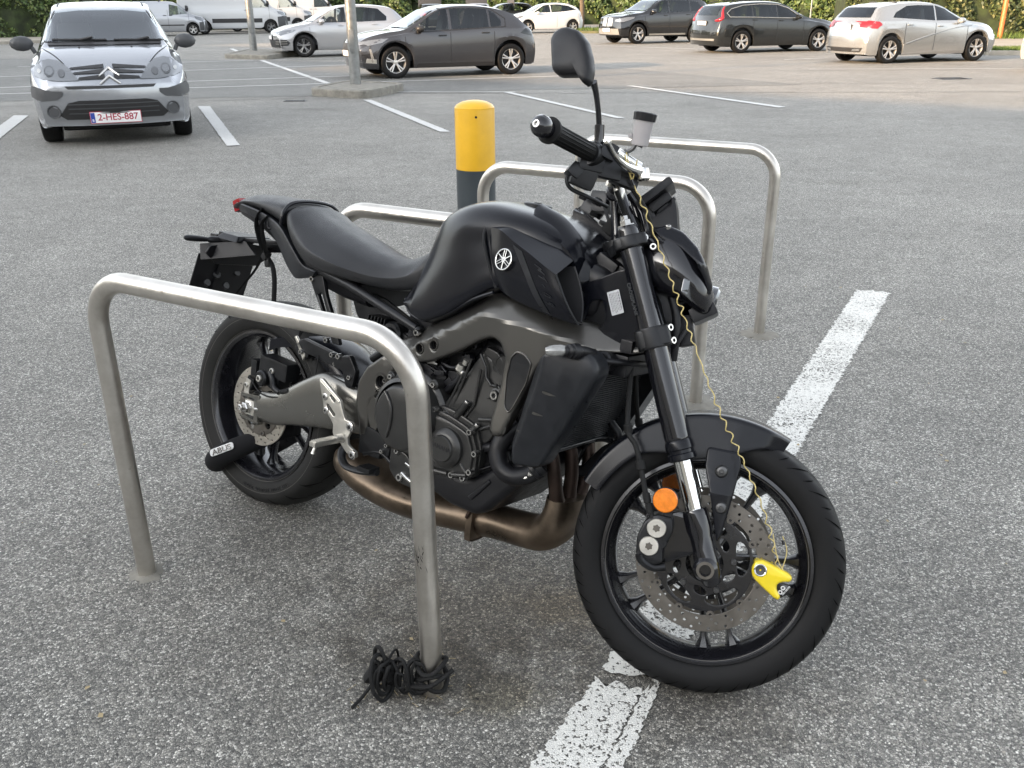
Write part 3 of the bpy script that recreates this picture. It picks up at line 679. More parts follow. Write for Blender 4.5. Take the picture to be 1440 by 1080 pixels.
# crease-edged side cover with air intake, on both sides
for sy in (-1, 1):
    mb = MB(); s = -sy
    R0 = [(.858,-.128,.974),(.905,-.118,.986),(.935,-.112,.980),(.985,-.118,.952),(1.03,-.122,.930),(1.058,-.13,.912)]
    R1 = [(.838,-.158,.958),(.885,-.178,.956),(.935,-.190,.936),(.985,-.198,.917),(1.033,-.203,.896),(1.063,-.200,.882)]
    R2 = [(.862,-.172,.900),(.915,-.190,.885),(.965,-.196,.868),(1.01,-.200,.855),(1.06,-.203,.845),(1.088,-.196,.838)]
    R3 = [(.893,-.166,.824),(.930,-.178,.812),(.975,-.182,.802),(1.03,-.184,.793),(1.08,-.184,.786),(1.125,-.180,.782)]
    RR = [[(x, y*s*-1*-1, z) for x, y, z in r] for r in (R0, R1, R2, R3)]
    RR = [[(x, abs(y)*sy, z) for x, y, z in r] for r in RR]
    C = [cat(r, 6) for r in RR]; n = len(C[0])
    def rail(i):
        a, b, c, d = [Vector(C[k][i]) for k in range(4)]; o = []
        cen = Vector((a.x, a.y*.72, (a.z+d.z)/2)); inn = Vector((0, -sy*.02, 0))
        o += [a+inn*1.2+Vector((0,0,-.006)), a]
        for t in (.25, .5, .75): o.append(a.lerp(b, t))
        o.append(b.lerp(a, .06)); o.append(b); o.append(b.lerp(c, .10))
        for t in (.33, .66, 1): o.append(b.lerp(c, t))
        for t in (.33, .66, .93): o.append(c.lerp(d, t)+Vector((0, sy*.004*math.sin(t*math.pi), 0)))
        o += [d, d+inn]
        return o
    rings = [rail(i) for i in range(n)]
    mb.rings(rings, closed=False, cap=False)
    # wall rearwards (panel thickness)
    back = [[p+Vector((0, -sy*.018, 0)) for p in rings[0]], rings[0]]
    mb.rings(back, closed=False, cap=False)
    cv = part(mb, 'tank_side_cover', 'black_satin', tank, sharp=26)
    # intake rim and dark throat
    mb = MB(); edge = rings[-1][1:-1]
    inner = [Vector((1.063,.128*sy,.900)), Vector((1.082,.130*sy,.87)), Vector((1.105,.140*sy,.825)), Vector((1.122,.165*sy,.787))]
    mb.tube([tuple(p) for p in edge[4:]], .0026, 8, 0)
    mb.tube([tuple(p) for p in inner], .0022, 8, 3)
    part(mb, 'intake_rim', 'frame_dark', cv)
    mb = MB(); E1 = cat([tuple(p) for p in edge[4:]], 1); n2 = 12
    def samp(P, t):
        P = [Vector(p) for p in P]; f = t*(len(P)-1); i = min(int(f), len(P)-2); return P[i].lerp(P[i+1], f-i)
    a_ = [samp(edge[5:], k/n2) for k in range(n2+1)]; b_ = [samp(inner, k/n2) for k in range(n2+1)]
    dp = [(a_[k]+b_[k])/2+Vector((-.06, -sy*.02, .0)) for k in range(n2+1)]
    mb.rings([a_, dp, b_], closed=False, cap=False)
    part(mb, 'intake_throat', 'void', cv)
    # facet strip with faint lettering on the lower face
    mb = MB()
    def onf(u, v, off=.0012):
        """u along, v down the lower face"""
        f = u*(n-1); i = min(int(f), n-2); t = f-i
        P = [Vector(C[k][i]).lerp(Vector(C[k][i+1]), t) for k in range(4)]
        q = P[1].lerp(P[2], v*2) if v < .5 else P[2].lerp(P[3], (v-.5)*2)
        return q+Vector((0, sy*(off+(.004*math.sin((v-.5)*2*math.pi) if v > .5 else 0)), 0))
    band = [(.40,.10),(.52,.08),(.76,.92),(.62,.90)]
    g_ = []
    for a in range(13):
        row = []
        for b in range(3):
            t = a/12; w_ = b/2; u = lerp(lerp(.38,.50,w_), lerp(.62,.70,w_), t); row.append(onf(u, lerp(.06,.97,t), .0014))
        g_.append(row)
    mb.rings(g_, closed=False, cap=False)
    part(mb, 'cover_facet', 'grey_plastic', cv)
    mb = MB()
    for i, ch in enumerate('MT-09'):
        t = .16+.15*i; o = onf(.70+.05*t, t, .002); dn = (onf(.72+.05*t, min(t+.05, .99), .002)-o).normalized(); fw = (onf(.78, t, .002)-o).normalized()
        if sy > 0: continue
        mb.text(ch, .030, lambda x, y, z: tuple(o+dn*x*.9+fw*y+Vector((0, -z, 0))), .0004)
    if sy < 0: part(mb, 'cover_lettering', 'grey_plastic', cv)
    # emblem of three crossed tuning forks inside a ring
    ec = Vector((.918, .1925*sy, .893)); nrm = Vector((-.14, sy, .17)).normalized(); ux = Vector((0,0,1)).cross(nrm).normalized(); uz = nrm.cross(ux)
    def ef(x, y, z): return ec+ux*x+uz*z-nrm*y*1
    mb = MB()
    mb.plate([circ(0,0,.0255,48), circ(0,0,.0215,48)], -.006, .004, .0012, ef)
    for k in range(3):
        a = math.pi/2+k*2*math.pi/3; ca, sa = math.cos(a), math.sin(a)
        def rt(pts): return [(x*ca-z*sa, x*sa+z*ca) for x, z in pts]
        mb.plate([rt([(.0225,.0030),(.021,.0038),(.004,.0038),(.0,.0017),(-.0225,.0011),(-.0225,-.0011),(.0,-.0017),(.004,-.0038),(.021,-.0038),(.0225,-.0030),(.0215,-.0020),(.0055,-.0020),(.0055,.0020),(.0215,.0020)])], -.0052, .0, .0004, ef)
    eo = part(mb, 'emblem', 'emblem', cv)
    mb = MB(); mb.lathe(ec, nrm, [(.0253,-.006),(.0253,.0008),(.0001,.0008)], 40); part(mb, 'emblem_back', 'black_satin', eo)
    # recessed seam between tank and cover
    mb = MB()
    seam = [(.935,.106*sy,.990),(.90,.116*sy,.992),(.858,.130*sy,.981),(.832,.152*sy,.962),(.832,.166*sy,.935),(.850,.172*sy,.895),(.872,.170*sy,.850),(.884,.165*sy,.823)]
    mb.tube(seam, .0042, 8, 5); part(mb, 'cover_seam', 'void', cv)
    mb = MB(); bolt(mb, (.920,.128*sy,.974), (0,.55*sy,.83), .0065, .005); part(mb, 'cover_bolt', ['bolt','void'], cv)
    # raised duct fin on top
    mb = MB()
    fo = cat([(.918,.100*sy,1.006),(.945,.118*sy,.985),(.99,.122*sy,.955),(1.035,.126*sy,.930),(1.062,.126*sy,.905)], 5)
    fi = cat([(.925,.058*sy,1.016),(.965,.062*sy,1.006),(1.01,.070*sy,.982),(1.052,.078*sy,.948),(1.075,.085*sy,.905)], 5)
    rg = []
    for a, b in zip(fo, fi):
        a, b = Vector(a), Vector(b); up = Vector((0,0,1)); rg.append([a-up*.02, a+up*.004, a.lerp(b,.25)+up*.013, a.lerp(b,.6)+up*.014, b+up*.003, b-up*.03])
    mb.rings(rg); part(mb, 'duct_fin', 'black_satin', tank, sharp=40)
mb = MB(); mb.lathe((.86,0,1.017), (0.05,0,1), [(.035,-.01),(.035,.004),(.031,.007),(.012,.007),(.010,.009),(.0001,.009)], 36); part(mb, 'filler_cap', 'frame_dark', tank)
mb = MB(); mb.tube([(.566,-.112,.742),(.60,-.128,.712),(.66,-.137,.706),(.74,-.150,.738),(.82,-.163,.785),(.88,-.168,.812)], .0045, 8, 5); mb.mirror(); part(mb, 'tank_edge_trim', 'black_satin', tank)
# front cover ahead of the tank
mb = MB(); mb.box((1.10,0,.905), (.06,.13,.05), (0,R(25),0), .012); mb.box((1.085,0,.875), (.10,.16,.05), (0,R(12),0), .015); mb.box((1.13,-.045,.895),(.03,.02,.04),(0,R(20),0),.004)
mb.box((1.06,0,.855),(.13,.19,.12),(0,R(15),0),.045,seg=5); mb.box((1.0,0,.83),(.16,.28,.05),(0,R(5),0),.02,seg=4); part(mb, 'headstock_cover', 'black_plastic')

# ---- seats
def ssec(x, zt, w, zb, crown=.012): return (x, [(0,zb),(w*.72,zb),(w*.93,zb+.006),(w*1.0,zb+(zt-zb)*.38),(w*.93,zt-crown*1.9),(w*.66,zt-crown*.75),(w*.3,zt-crown*.1),(0,zt)])
mb = MB()
mb.rings(loft([ssec(.072,.925,.082,.888), ssec(.080,.930,.100,.872), ssec(.105,.927,.118,.848), ssec(.15,.910,.135,.812,.02), ssec(.22,.888,.152,.775,.028), ssec(.31,.862,.158,.763,.032), ssec(.40,.838,.148,.757,.036), ssec(.47,.831,.125,.752,.036), ssec(.53,.848,.100,.755,.03), ssec(.585,.880,.08,.775,.02), ssec(.60,.884,.07,.79,.015)], 5, 5))
seat = part(mb, 'rider_seat', 'seat', sharp=70)
mb = MB()
mb.rings(loft([ssec(-.222,.895,.030,.888), ssec(-.216,.908,.052,.883), ssec(-.19,.922,.068,.888), ssec(-.13,.939,.082,.900), ssec(-.05,.943,.094,.896,.010), ssec(.02,.941,.102,.882,.010), ssec(.062,.936,.106,.868,.010), ssec(.070,.925,.100,.872,.010)], 5, 5))
ps = part(mb, 'pillion_seat', 'seat', sharp=70)
mb = MB(); mb.tube([(.072,-.112,.868),(.074,-.108,.905),(.073,-.075,.932),(.072,0,.940),(.073,.075,.932),(.074,.108,.905),(.072,.112,.868)], .005, 8, 6); part(mb, 'seat_piping', 'black_satin', ps)
# tail side panels below the seats
for sy in (-1, 1):
    mb = MB()
    P1 = [(-.20,.055,.905),(-.14,.078,.905),(-.05,.092,.895),(.03,.102,.876),(.075,.112,.858),(.12,.122,.828),(.165,.130,.795),(.20,.133,.772),(.255,.135,.764)]
    P2 = [(-.185,.050,.880),(-.12,.070,.876),(-.04,.086,.862),(.015,.096,.838),(.06,.104,.805),(.10,.112,.768),(.135,.118,.742),(.165,.120,.730),(.235,.128,.748)]
    A = cat([(x, y*sy, z) for x, y, z in P1], 5); B = cat([(x, y*sy, z) for x, y, z in P2], 5)
    rg = [[Vector(a)+Vector((0,-sy*.012,0)), Vector(a), Vector(a).lerp(Vector(b),.12)+Vector((0,sy*.003,0)), Vector(a).lerp(Vector(b),.5)+Vector((0,sy*.004,0)), Vector(b), Vector(b)+Vector((0,-sy*.02,0))] for a, b in zip(A, B)]
    mb.rings(rg); tp = part(mb, 'tail_panel', 'grey_plastic', sharp=40)
    mb = MB(); mb.lathe((.012,.090*sy,.862), (0,sy,.1), [(.012,0),(.016,.006),(.013,.012),(.009,.012),(.008,.006),(.0001,.006)], 20); part(mb, 'panel_lug', 'void', tp)
mb = MB(); mb.box((-.207,0,.897), (.035,.10,.036), (0,R(-25),0), .006); part(mb, 'tail_light', 'red')
mb = MB(); mb.rings(loft([(-.195,[(0,.868),(.03,.868),(.04,.875),(.04,.885),(0,.89)]), (-.05,[(0,.835),(.05,.835),(.07,.845),(.075,.88),(0,.89)]), (.08,[(0,.78),(.06,.78),(.09,.795),(.10,.85),(0,.87)]), (.25,[(0,.71),(.07,.71),(.10,.73),(.11,.76),(0,.78)]), (.40,[(0,.69),(.07,.69),(.09,.72),(.10,.75),(0,.77)])], 3, 3))
part(mb, 'undertail', 'black_plastic')
# subframe rails and brackets
mb = MB()
for sy in (-1, 1):
    mb.tube([(.20,.112*sy,.775),(.37,.122*sy,.745),(.50,.124*sy,.710),(.625,.124*sy,.675)], .0125, 14, 3)
    mb.tube([(.625,.118*sy,.672),(.632,.12*sy,.665)], .018, 14); mb.tube([(.46,.10*sy,.56),(.52,.10*sy,.60),(.60,.11*sy,.63)], .011, 12, 3)
    mb.plate([rnd([(.205,.752),(.262,.760),(.285,.70),(.335,.615),(.352,.575),(.322,.575),(.295,.625),(.245,.69),(.222,.725)],.006), rnd([(.252,.70),(.266,.705),(.30,.64),(.292,.632)],.003)], *sorted((.105*sy,.120*sy)), .004)
    mb.plate([rnd([(.335,.54),(.40,.56),(.43,.52),(.42,.47),(.395,.47),(.38,.51),(.345,.515)],.008)], *sorted((.11*sy,.128*sy)), .004)
sf = part(mb, 'subframe', 'frame_dark')
mb = MB()
for q in ((.228,-.123,.739,.0085),(.632,-.133,.667,.009),(.362,-.130,.548,.0085),(.345,-.12,.60,.006),(.411,-.131,.500,.007),(.30,-.12,.58,.008)): bolt(mb, q[:3], RT, q[3], .008)
part(mb, 'subframe_bolts', ['bolt','void'], sf)

# ---- plate holder, indicators, number plate (seen from its back)
mb = MB()
mb.box((-.10,.0,.80), (.22,.05,.012), (0,R(-4),0), .004)
mb.box((-.235,.015,.795), (.10,.15,.018), (0,R(2),0), .006, taper=(.8,.8))
mb.box((-.285,.01,.790), (.05,.085,.030), (0,R(2),0), .007); mb.box((-.325,.02,.785), (.03,.12,.020), (0,0,0), .005); mb.box((-.318,-.01,.772), (.022,.06,.014), (0,0,0), .003)
mb.plate([rnd([(-.110,.742),(-.100,.765),(.04,.775),(.13,.765),(.14,.73),(.10,.700),(-.06,.705)],.008)], -.004, .004, .002, f=lambda x, y, z: (-.255-(.77-z)*.35+y, x, z))
mb.add([(-.18,-.03,.79),(-.30,-.105,.765),(-.30,-.10,.715),(-.13,-.03,.755),(-.18,-.024,.79),(-.30,-.099,.765),(-.30,-.094,.715),(-.13,-.024,.755)], [(0,1,2,3),(7,6,5,4),(0,4,5,1),(1,5,6,2),(2,6,7,3),(3,7,4,0)])
mb.box((-.21,.10,.768),(.16,.006,.03),(0,R(-8),R(-12)),.002)
ph = part(mb, 'plate_holder', 'black_plastic')
mb = MB()
rp = Matrix.Rotation(R(20), 3, 'Y')
mb.box((-.333,.005,.665), (.003,.205,.135), rp, .0012); np_ = part(mb, 'number_plate', 'plate_w', ph)
mb = MB(); mb.box((-.328,.005,.662), (.004,.222,.155), rp, .0015)
for yy, zz, s_ in ((-.06,.70,.01),(.03,.70,.012),(-.02,.665,.014),(.06,.67,.012),(-.06,.64,.012),(.01,.63,.012)): mb.cyl((-.322+.36*(.662-zz)*-1*-.9, yy, zz), (1,0,.36), s_, .010, 16)
mb.box((-.322,-.02,.665),(.008,.012,.13),rp,.002); mb.box((-.322,.03,.685),(.008,.14,.010),rp,.002)
part(mb, 'plate_backing', 'black_plastic', np_)
for sy in (-1, 1):
    mb = MB(); y0 = .055*sy
    mb.tube([(-.280,y0,.778),(-.284,y0+.022*sy,.779),(-.286,y0+.032*sy,.780),(-.287,y0+.037*sy,.780),(-.290,y0+.07*sy,.781),(-.292,y0+.102*sy,.782),(-.293,y0+.112*sy,.782)], [.014,.012,.007,.0075,.0095,.009,.004], 14, 2)
    part(mb, 'rear_indicator', 'black_plastic')

# ---- frame
def fy(x): return interp(x, [(.45,.128),(.60,.125),(.80,.145),(.93,.160),(1.02,.150),(1.15,.105),(1.27,.075)])
outline = [(.455,.501),(.482,.548),(.536,.590),(.571,.637),(.66,.695),(.745,.744),(.857,.811),(.92,.802),(.989,.797),(1.098,.782),(1.201,.765),(1.262,.782),(1.272,.760),(1.235,.735),(1.15,.722),(1.085,.712),(1.05,.700),(1.022,.655),(1.000,.590),(.978,.52),(.968,.492),(.950,.483),(.933,.492),(.932,.520),(.940,.60),(.938,.670),(.922,.700),(.895,.708),(.863,.697),(.783,.648),(.699,.606),(.640,.592),(.598,.575),(.572,.55),(.556,.508),(.524,.479),(.507,.437),(.520,.400),(.548,.36),(.535,.325),(.505,.315),(.480,.345),(.468,.40),(.452,.44)]
for sy in (-1, 1):
    mb = MB()
    def ff(x, y, z, sy=sy): 
        lower = max(0, min(1, (.66-z)/.16))*(1 if x > .9 else 0)
        tz = interp(x, [(.455,.52),(.482,.548),(.536,.590),(.571,.637),(.66,.695),(.745,.744),(.857,.811),(.92,.806),(.989,.800),(1.098,.785),(1.201,.768),(1.262,.782)])
        d_ = max(0, .050-(tz-z)); inw = .75*d_ if x > .60 else .75*d_*max(0,(x-.53)/.07)
        return (x, y+sy*(fy(x)+.018*lower-inw), z)
    mb.plate([rnd(outline,.010,4), circ(.537,.519,.0155,20), circ(.660,.633,.0105,16), circ(.708,.652,.0105,16), rnd([(.503,.452),(.515,.47),(.530,.455),(.533,.40),(.52,.375),(.506,.385)],.01,3)], -.017, .017, .009, ff, fine=.0165, bres=2)
    fr = part(mb, 'frame', 'frame', sharp=50)
    mb = MB()
    rc = rnd([(.975,.545),(.985,.56),(1.008,.625),(1.012,.672),(.992,.690),(.970,.694),(.956,.676),(.953,.63),(.962,.56)],.008,4)
    rc2 = [(.982+(x-.982)*.90, .62+(z-.62)*.93) for x, z in rc]
    mb.plate([rc, rc2], -.0205, -.014, .002, (lambda x, y, z: ff(x, y if sy < 0 else -y, z)), fine=.03, bres=2)
    part(mb, 'leg_recess_rim', 'frame', fr, sharp=50)
    mb = MB(); mb.plate([rc2], -.0176, -.012, .0005, (lambda x, y, z: ff(x, y if sy < 0 else -y, z)), fine=.03)
    part(mb, 'leg_recess', 'frame_dark', fr, sharp=50)
    mb = MB()
    for q in ((.537,.519,.0155,.0),(.660,.633,.0105,0),(.708,.652,.0105,0)):
        Yq = sy*(fy(q[0])+.004); mb.lathe((q[0],Yq,q[1]), (0,sy,0), [(q[2]*1.02,.012),(q[2]*.98,-.01),(.0001,-.01)], 20, 2); bolt(mb, (q[0],Yq-.004*sy,q[1]), (0,sy,0), q[2]*.5, .008)
        mb.lathe((q[0],Yq,q[1]), (0,sy,0), [(q[2]*1.35,.011),(q[2]*1.3,.0145),(q[2]*1.05,.0145),(q[2],.010)], 20, 3)
    Yq = sy*.190; mb.lathe((.951,Yq-.012*sy,.510), (0,sy,0), [(.024,-.01),(.024,.006),(.0205,.009),(.0175,.006),(.0170,-.002),(.0001,-.002)], 32, 3); bolt(mb, (.951,Yq-.008*sy,.510), (0,sy,0), .0115, .009)
    part(mb, 'frame_bolts', ['bolt','void','void','frame'], fr)
mb = MB(); mb.tube([(1.20,0,.735),(1.095,0,.965)], .040, 28); mb.box((1.20,0,.80),(.10,.14,.10),(0,R(-25),0),.02); mb.box((1.17,0,.86),(.09,.12,.08),(0,R(-25),0),.02); part(mb, 'headstock', 'frame_dark')
# flat panel beside the headstock with sticker and faint lettering
for sy in (-1, 1):
    mb = MB()
    Y = .098*sy
    pl = [rnd([(1.052,.848),(1.085,.868),(1.155,.905),(1.205,.930),(1.222,.915),(1.285,.785),(1.270,.745),(1.16,.728),(1.10,.735),(1.070,.775)],.012,4), rnd([(1.098,.828),(1.128,.838),(1.143,.80),(1.137,.776),(1.115,.768),(1.088,.770)],.010,4)]
    mb.plate(pl, *sorted((Y, Y-.008*sy)), .003, f=lambda x, y, z: (x, y-sy*.02*max(0,(x-1.15)/.12), z), fine=.03)
    hp = part(mb, 'headstock_panel', 'black_satin')
    mb = MB(); mb.box((1.12,.072*sy,.80),(.09,.02,.10),(0,0,0),.004); part(mb, 'panel_recess', 'void', hp)
    mb = MB(); bolt(mb, (1.197,Y-.007*sy,.909), (0,sy,0), .0075, .005); bolt(mb, (1.248,Y-.012*sy,.770), (0,sy,0), .007, .005); part(mb, 'panel_bolt', ['bolt_dark','bolt_dark'], hp)
    if sy < 0:
        c0 = Vector((1.162, Y-.0016+.002, .836)); ang = R(-66)
        def pf(x, y, z): return (c0.x+x*math.cos(ang)-y*math.sin(ang)*1, c0.y-z, c0.z+x*math.sin(ang)+y*math.cos(ang))
        mb = MB(); mb.plate([rnd([(-.0265,-.0155),(.0265,-.0155),(.0265,.0155),(-.0265,.0155)],.002,2)], 0, .0012, .0003, f=lambda x, y, z: pf(x, z, y)); sk_ = part(mb, 'warning_sticker', 'sticker', hp)
        mb = MB(); rg = random.Random(5)
        for r_ in range(7):
            yy = .011-r_*.0036; x0 = -.022
            while x0 < .018:
                w_ = rg.uniform(.002,.006); mb.add([pf(x0,yy,.0016),pf(x0+w_,yy,.0016),pf(x0+w_,yy+(.0022 if r_==0 else .0013),.0016),pf(x0,yy+(.0022 if r_==0 else .0013),.0016)], [(0,1,2,3)]); x0 += w_+.0012
        part(mb, 'sticker_print', 'print', sk_, smooth=False)
        mb = MB(); c0 = Vector((1.208, Y-.0105, .852)); mb.text('CROSSPLANE', .0105, lambda x, y, z: (c0.x+x*math.cos(R(-64))-y*math.sin(R(-64)), c0.y-z-.0012+.16*(c0.z-(c0.z+x*math.sin(R(-64))))*0, c0.z+x*math.sin(R(-64))+y*math.cos(R(-64))), .002, sx=1.15)
        part(mb, 'panel_lettering', 'faint', hp)
# ---- engine
mb = MB()
mb.plate([rnd([(.52,.40),(.50,.50),(.545,.565),(.70,.545),(.80,.50),(.93,.47),(.965,.42),(.94,.33),(.88,.285),(.62,.285),(.54,.33)],.02)], -.125, .125, .012)
mb.plate([rnd([(.70,.47),(.80,.64),(.84,.70),(.96,.66),(1.005,.60),(.975,.50),(.95,.44),(.82,.42)],.015)], -.105, .125, .012)
mb.box((.60,0,.60),(.14,.16,.10),bev=.02)
eng = part(mb, 'engine', 'engine_dark', sharp=50)
mb = MB(); mb.box((.80,0,.755),(.42,.17,.11),(0,R(-10),0),.02); mb.box((.70,0,.66),(.26,.20,.14),bev=.02); part(mb, 'air_box', 'engine_dark')
mb = MB()   # camshaft chain side with ribs
cc = [(.700,.405),(.705,.475),(.752,.512),(.790,.575),(.838,.660),(.846,.668),(.858,.652),(.875,.650),(.905,.655),(.935,.625),(.945,.56),(.930,.50),(.900,.45),(.86,.425),(.80,.40)]
mb.plate([rnd(cc,.008)], -.140, -.095, .005, f=lambda x, y, z: (x, y+.018*max(0,(z-.52)/.15), z), fine=.03)
mb.plate([rnd([(.842,.655),(.872,.645),(.878,.62),(.90,.605),(.925,.585),(.935,.60),(.915,.64),(.885,.668),(.852,.676)],.006)], -.128, -.11, .003)
def rib(a, b, w, y, h=.012):
    d = Vector((b[0]-a[0], 0, b[1]-a[1])); mb.tube([(a[0],y,a[1]),(b[0],y-.002,b[1])], [w,w*.9], 12)
rib((.842,.655),(.862,.628),.004,-.135); rib((.862,.628),(.868,.603),.004,-.136); rib((.868,.603),(.886,.588),.004,-.137); rib((.886,.588),(.905,.59),.004,-.137); rib((.905,.59),(.935,.562),.004,-.136)
rib((.775,.497),(.820,.64),.0035,-.137); rib((.758,.498),(.800,.60),.0035,-.138); rib((.85,.62),(.845,.53),.004,-.139); rib((.845,.53),(.82,.49),.004,-.141)
rib((.80,.490),(.829,.532),.0095,-.148); rib((.835,.445),(.868,.485),.0095,-.150); rib((.868,.500),(.925,.512),.005,-.146); rib((.86,.47),(.93,.505),.004,-.145)
mb.lathe((.908,-.115,.640), RT, [(.030,-.02),(.030,.008),(.024,.014),(.022,.012),(.0001,.013)], 32)
part(mb, 'cam_chain_cover', 'engine', eng, sharp=45)
mb = MB()
bolt(mb, (.905,-.146,.569), RT, .012, .010); mb.lathe((.905,-.139,.569), RT, [(.017,0),(.017,.004),(.013,.006)], 24, 2)
for a in (R(95), R(-150), R(-10)): mb.box((.905+.021*math.cos(a), -.141, .569+.021*math.sin(a)), (.014,.004,.003), (0,-a,0), .001, 2)
bolt(mb, (.829,-.150,.534), (.55,0,.83), .0065, .006); bolt(mb, (.869,-.152,.487), (.55,0,.83), .0065, .006)
part(mb, 'cover_bolts', ['bolt','void','engine'], eng)
mb = MB()   # clutch cover
cx, cz = .655, .462
mb.lathe((cx,-.13,cz), RT, [(.112,-.02),(.112,.012),(.106,.018),(.100,.020),(.099,.040),(.095,.052),(.085,.058)], 64)
mb.lathe((cx+.004,-.13,cz-.006), RT, [(.088,.05),(.082,.066),(.076,.071),(.045,.074),(.0001,.0745)], 64)
mb.box((cx+.040,-.199,cz+.045), (.11,.010,.012), (0,R(-42),0), .004); mb.tube([(cx-.045,-.205,cz+.055),(cx-.02,-.207,cz+.025),(cx-.015,-.207,cz-.02),(cx-.025,-.205,cz-.06)], .0035, 8, 5)
mb.tube([(cx+.06,-.192,cz+.075),(cx+.075,-.194,cz+.04),(cx+.062,-.2,cz+.028)], .012, 12, 4)
for i in range(9):
    a = 2*math.pi*i/9+.25; mb.cyl((cx+.112*math.cos(a), -.135, cz+.112*math.sin(a)), RT, .013, .034, 16)
mb.plate([rnd([(.60,.37),(.66,.35),(.70,.30),(.70,.268),(.63,.272),(.60,.30)],.01)], -.15, -.10, .004)
part(mb, 'clutch_cover', 'engine', eng, sharp=35)
mb = MB()
for i in range(9):
    a = 2*math.pi*i/9+.25; bolt(mb, (cx+.112*math.cos(a), -.153, cz+.112*math.sin(a)), RT, .0075, .007)
for q in ((.645,.289,.0105),(.70,.277,.008),(.612,.367,.007),(.575,.340,.006),(.59,.36,.006)): bolt(mb, (q[0],-.155,q[1]), RT, q[2], .008)
mb.tube([(.66,-.15,.33),(.69,-.155,.325),(.715,-.15,.315)], .006, 10, 3); mb.tube([(.65,-.15,.30),(.69,-.16,.292),(.73,-.15,.285)], .007, 10, 3)
part(mb, 'clutch_bolts', ['bolt','void'], eng)
mb = MB()   # right crank cover with raised cap
oc = [(.70,.335),(.70,.488),(.745,.498),(.79,.492),(.835,.480),(.862,.470),(.884,.422),(.885,.378),(.875,.352),(.84,.346),(.79,.340)]
mb.plate([rnd(oc,.012)], -.160, -.09, .005); mb.plate([rnd([(x+.004,z+.012) for x, z in oc],.012)], -.150, -.09, .005)
ins = [(.80+(x-.80)*.90, .415+(z-.415)*.86) for x, z in oc]; mb.plate([rnd(ins,.012)], -.168, -.12, .006)
mb.lathe((.797,-.165,.414), RT, [(.052,-.01),(.050,.012),(.042,.020),(.034,.022),(.033,.026),(.031,.028),(.0001,.0285)], 48)
mb.tube([(.845,-.168,.385),(.868,-.166,.362)], .005, 10); mb.tube([(.75,-.170,.345),(.81,-.170,.350)], .006, 10); mb.tube([(.825,-.170,.352),(.868,-.170,.362)], .006, 10)
ec_ = part(mb, 'crank_cover', 'engine', eng, sharp=35)
mb = MB(); mb.text('YAMAHA', .0155, lambda x, y, z: (.797+x, -.1932-z, .418+y-.08*x), .0006); part(mb, 'cover_lettering', 'engine_dark', ec_)
mb = MB()
for q in ((.862,.470),(.884,.421),(.875,.372),(.822,.350),(.858,.352),(.745,.498)): bolt(mb, (q[0],-.168,q[1]), RT, .0085, .010)
part(mb, 'crank_cover_bolts', ['bolt','void'], eng)
# clutter between cylinder and spar: hoses, clips, connectors, coil
mb = MB(); rg = random.Random(11)
for i in range(16):
    x0, z0 = rg.uniform(.62,.80), rg.uniform(.555,.625); a = rg.uniform(0,6.28); pts = [(x0, -.10-rg.random()*.03, z0)]
    for k in range(3): a += rg.uniform(-.8,.8); pts.append((pts[-1][0]+.03*math.cos(a), -.09-rg.random()*.04, min(.64,max(.54,pts[-1][2]+.022*math.sin(a)))))
    mb.tube(pts, rg.uniform(.0025,.006), 8, 4)
for i in range(14): mb.box((rg.uniform(.62,.84), -.10-rg.random()*.025, rg.uniform(.55,.645)), (rg.uniform(.015,.04), .02, rg.uniform(.01,.025)), (0, rg.uniform(-1,1), 0), .003)
mb.box((.69,-.10,.57),(.08,.04,.03),(0,R(15),0),.005); mb.tube([(.74,-.12,.54),(.775,-.125,.575),(.79,-.12,.62)], .009, 12, 4); mb.tube([(.95,-.11,.45),(.915,-.135,.44),(.875,-.13,.43),(.80,-.12,.42)], .013, 14, 4)
part(mb, 'engine_hoses', 'engine_dark', eng)
mb = MB(); mb.tube([(.775,-.118,.592),(.782,-.13,.607),(.786,-.132,.618)], [.010,.013,.009], 14); mb.tube([(.782,-.128,.603),(.802,-.13,.585)], [.010,.007], 14); mb.tube([(.795,-.13,.62),(.80,-.132,.632)], .008, 12)
mb.tube([(.672,-.125,.597),(.69,-.13,.604),(.705,-.127,.600)], [.003,.006,.002], 8); mb.tube([(.755,-.13,.487),(.763,-.13,.497)], .006, 10); mb.tube([(.771,-.13,.505),(.777,-.13,.513)], .005, 10)
part(mb, 'sensor', 'alu', eng)
mb = MB()
for q in ((.772,-.12,.654,.010),(.812,-.12,.668,.008),(.79,-.125,.64,.007)): mb.lathe(q[:3], RT, [(q[3],-.02),(q[3],.006),(q[3]*.6,.008),(q[3]*.55,0),(.0001,0)], 18); 
part(mb, 'throttle_linkage', 'frame_dark', eng)
# finned rear shock reservoir / relay block behind the rail
mb = MB()
for i in range(6): mb.box((.425+.012*i, -.075, .640), (.004,.05,.07), (0,R(8),0), .001)
mb.cyl((.51,-.07,.635),(0,-1,.1),.034,.06,28); mb.cyl((.51,-.102,.635),(0,-1,.1),.022,.02,24); mb.box((.54,-.06,.60),(.06,.05,.09),(0,R(20),0),.01)
mb.plate([rnd([(.30,.74),(.44,.72),(.60,.66),(.56,.60),(.44,.56),(.34,.66)],.01)], -.055, -.045, .003)
part(mb, 'rectifier', 'frame_dark')
mb = MB(); mb.tube([(.40,0,.62),(.50,0,.36)], .02, 16); mb.tube([(.38+.03*math.cos(a)+t*.11, .03*math.sin(a), .64-t*.26) for a, t in [(k*.35, k/126) for k in range(126)]], .006, 8); part(mb, 'rear_shock', 'frame_dark')
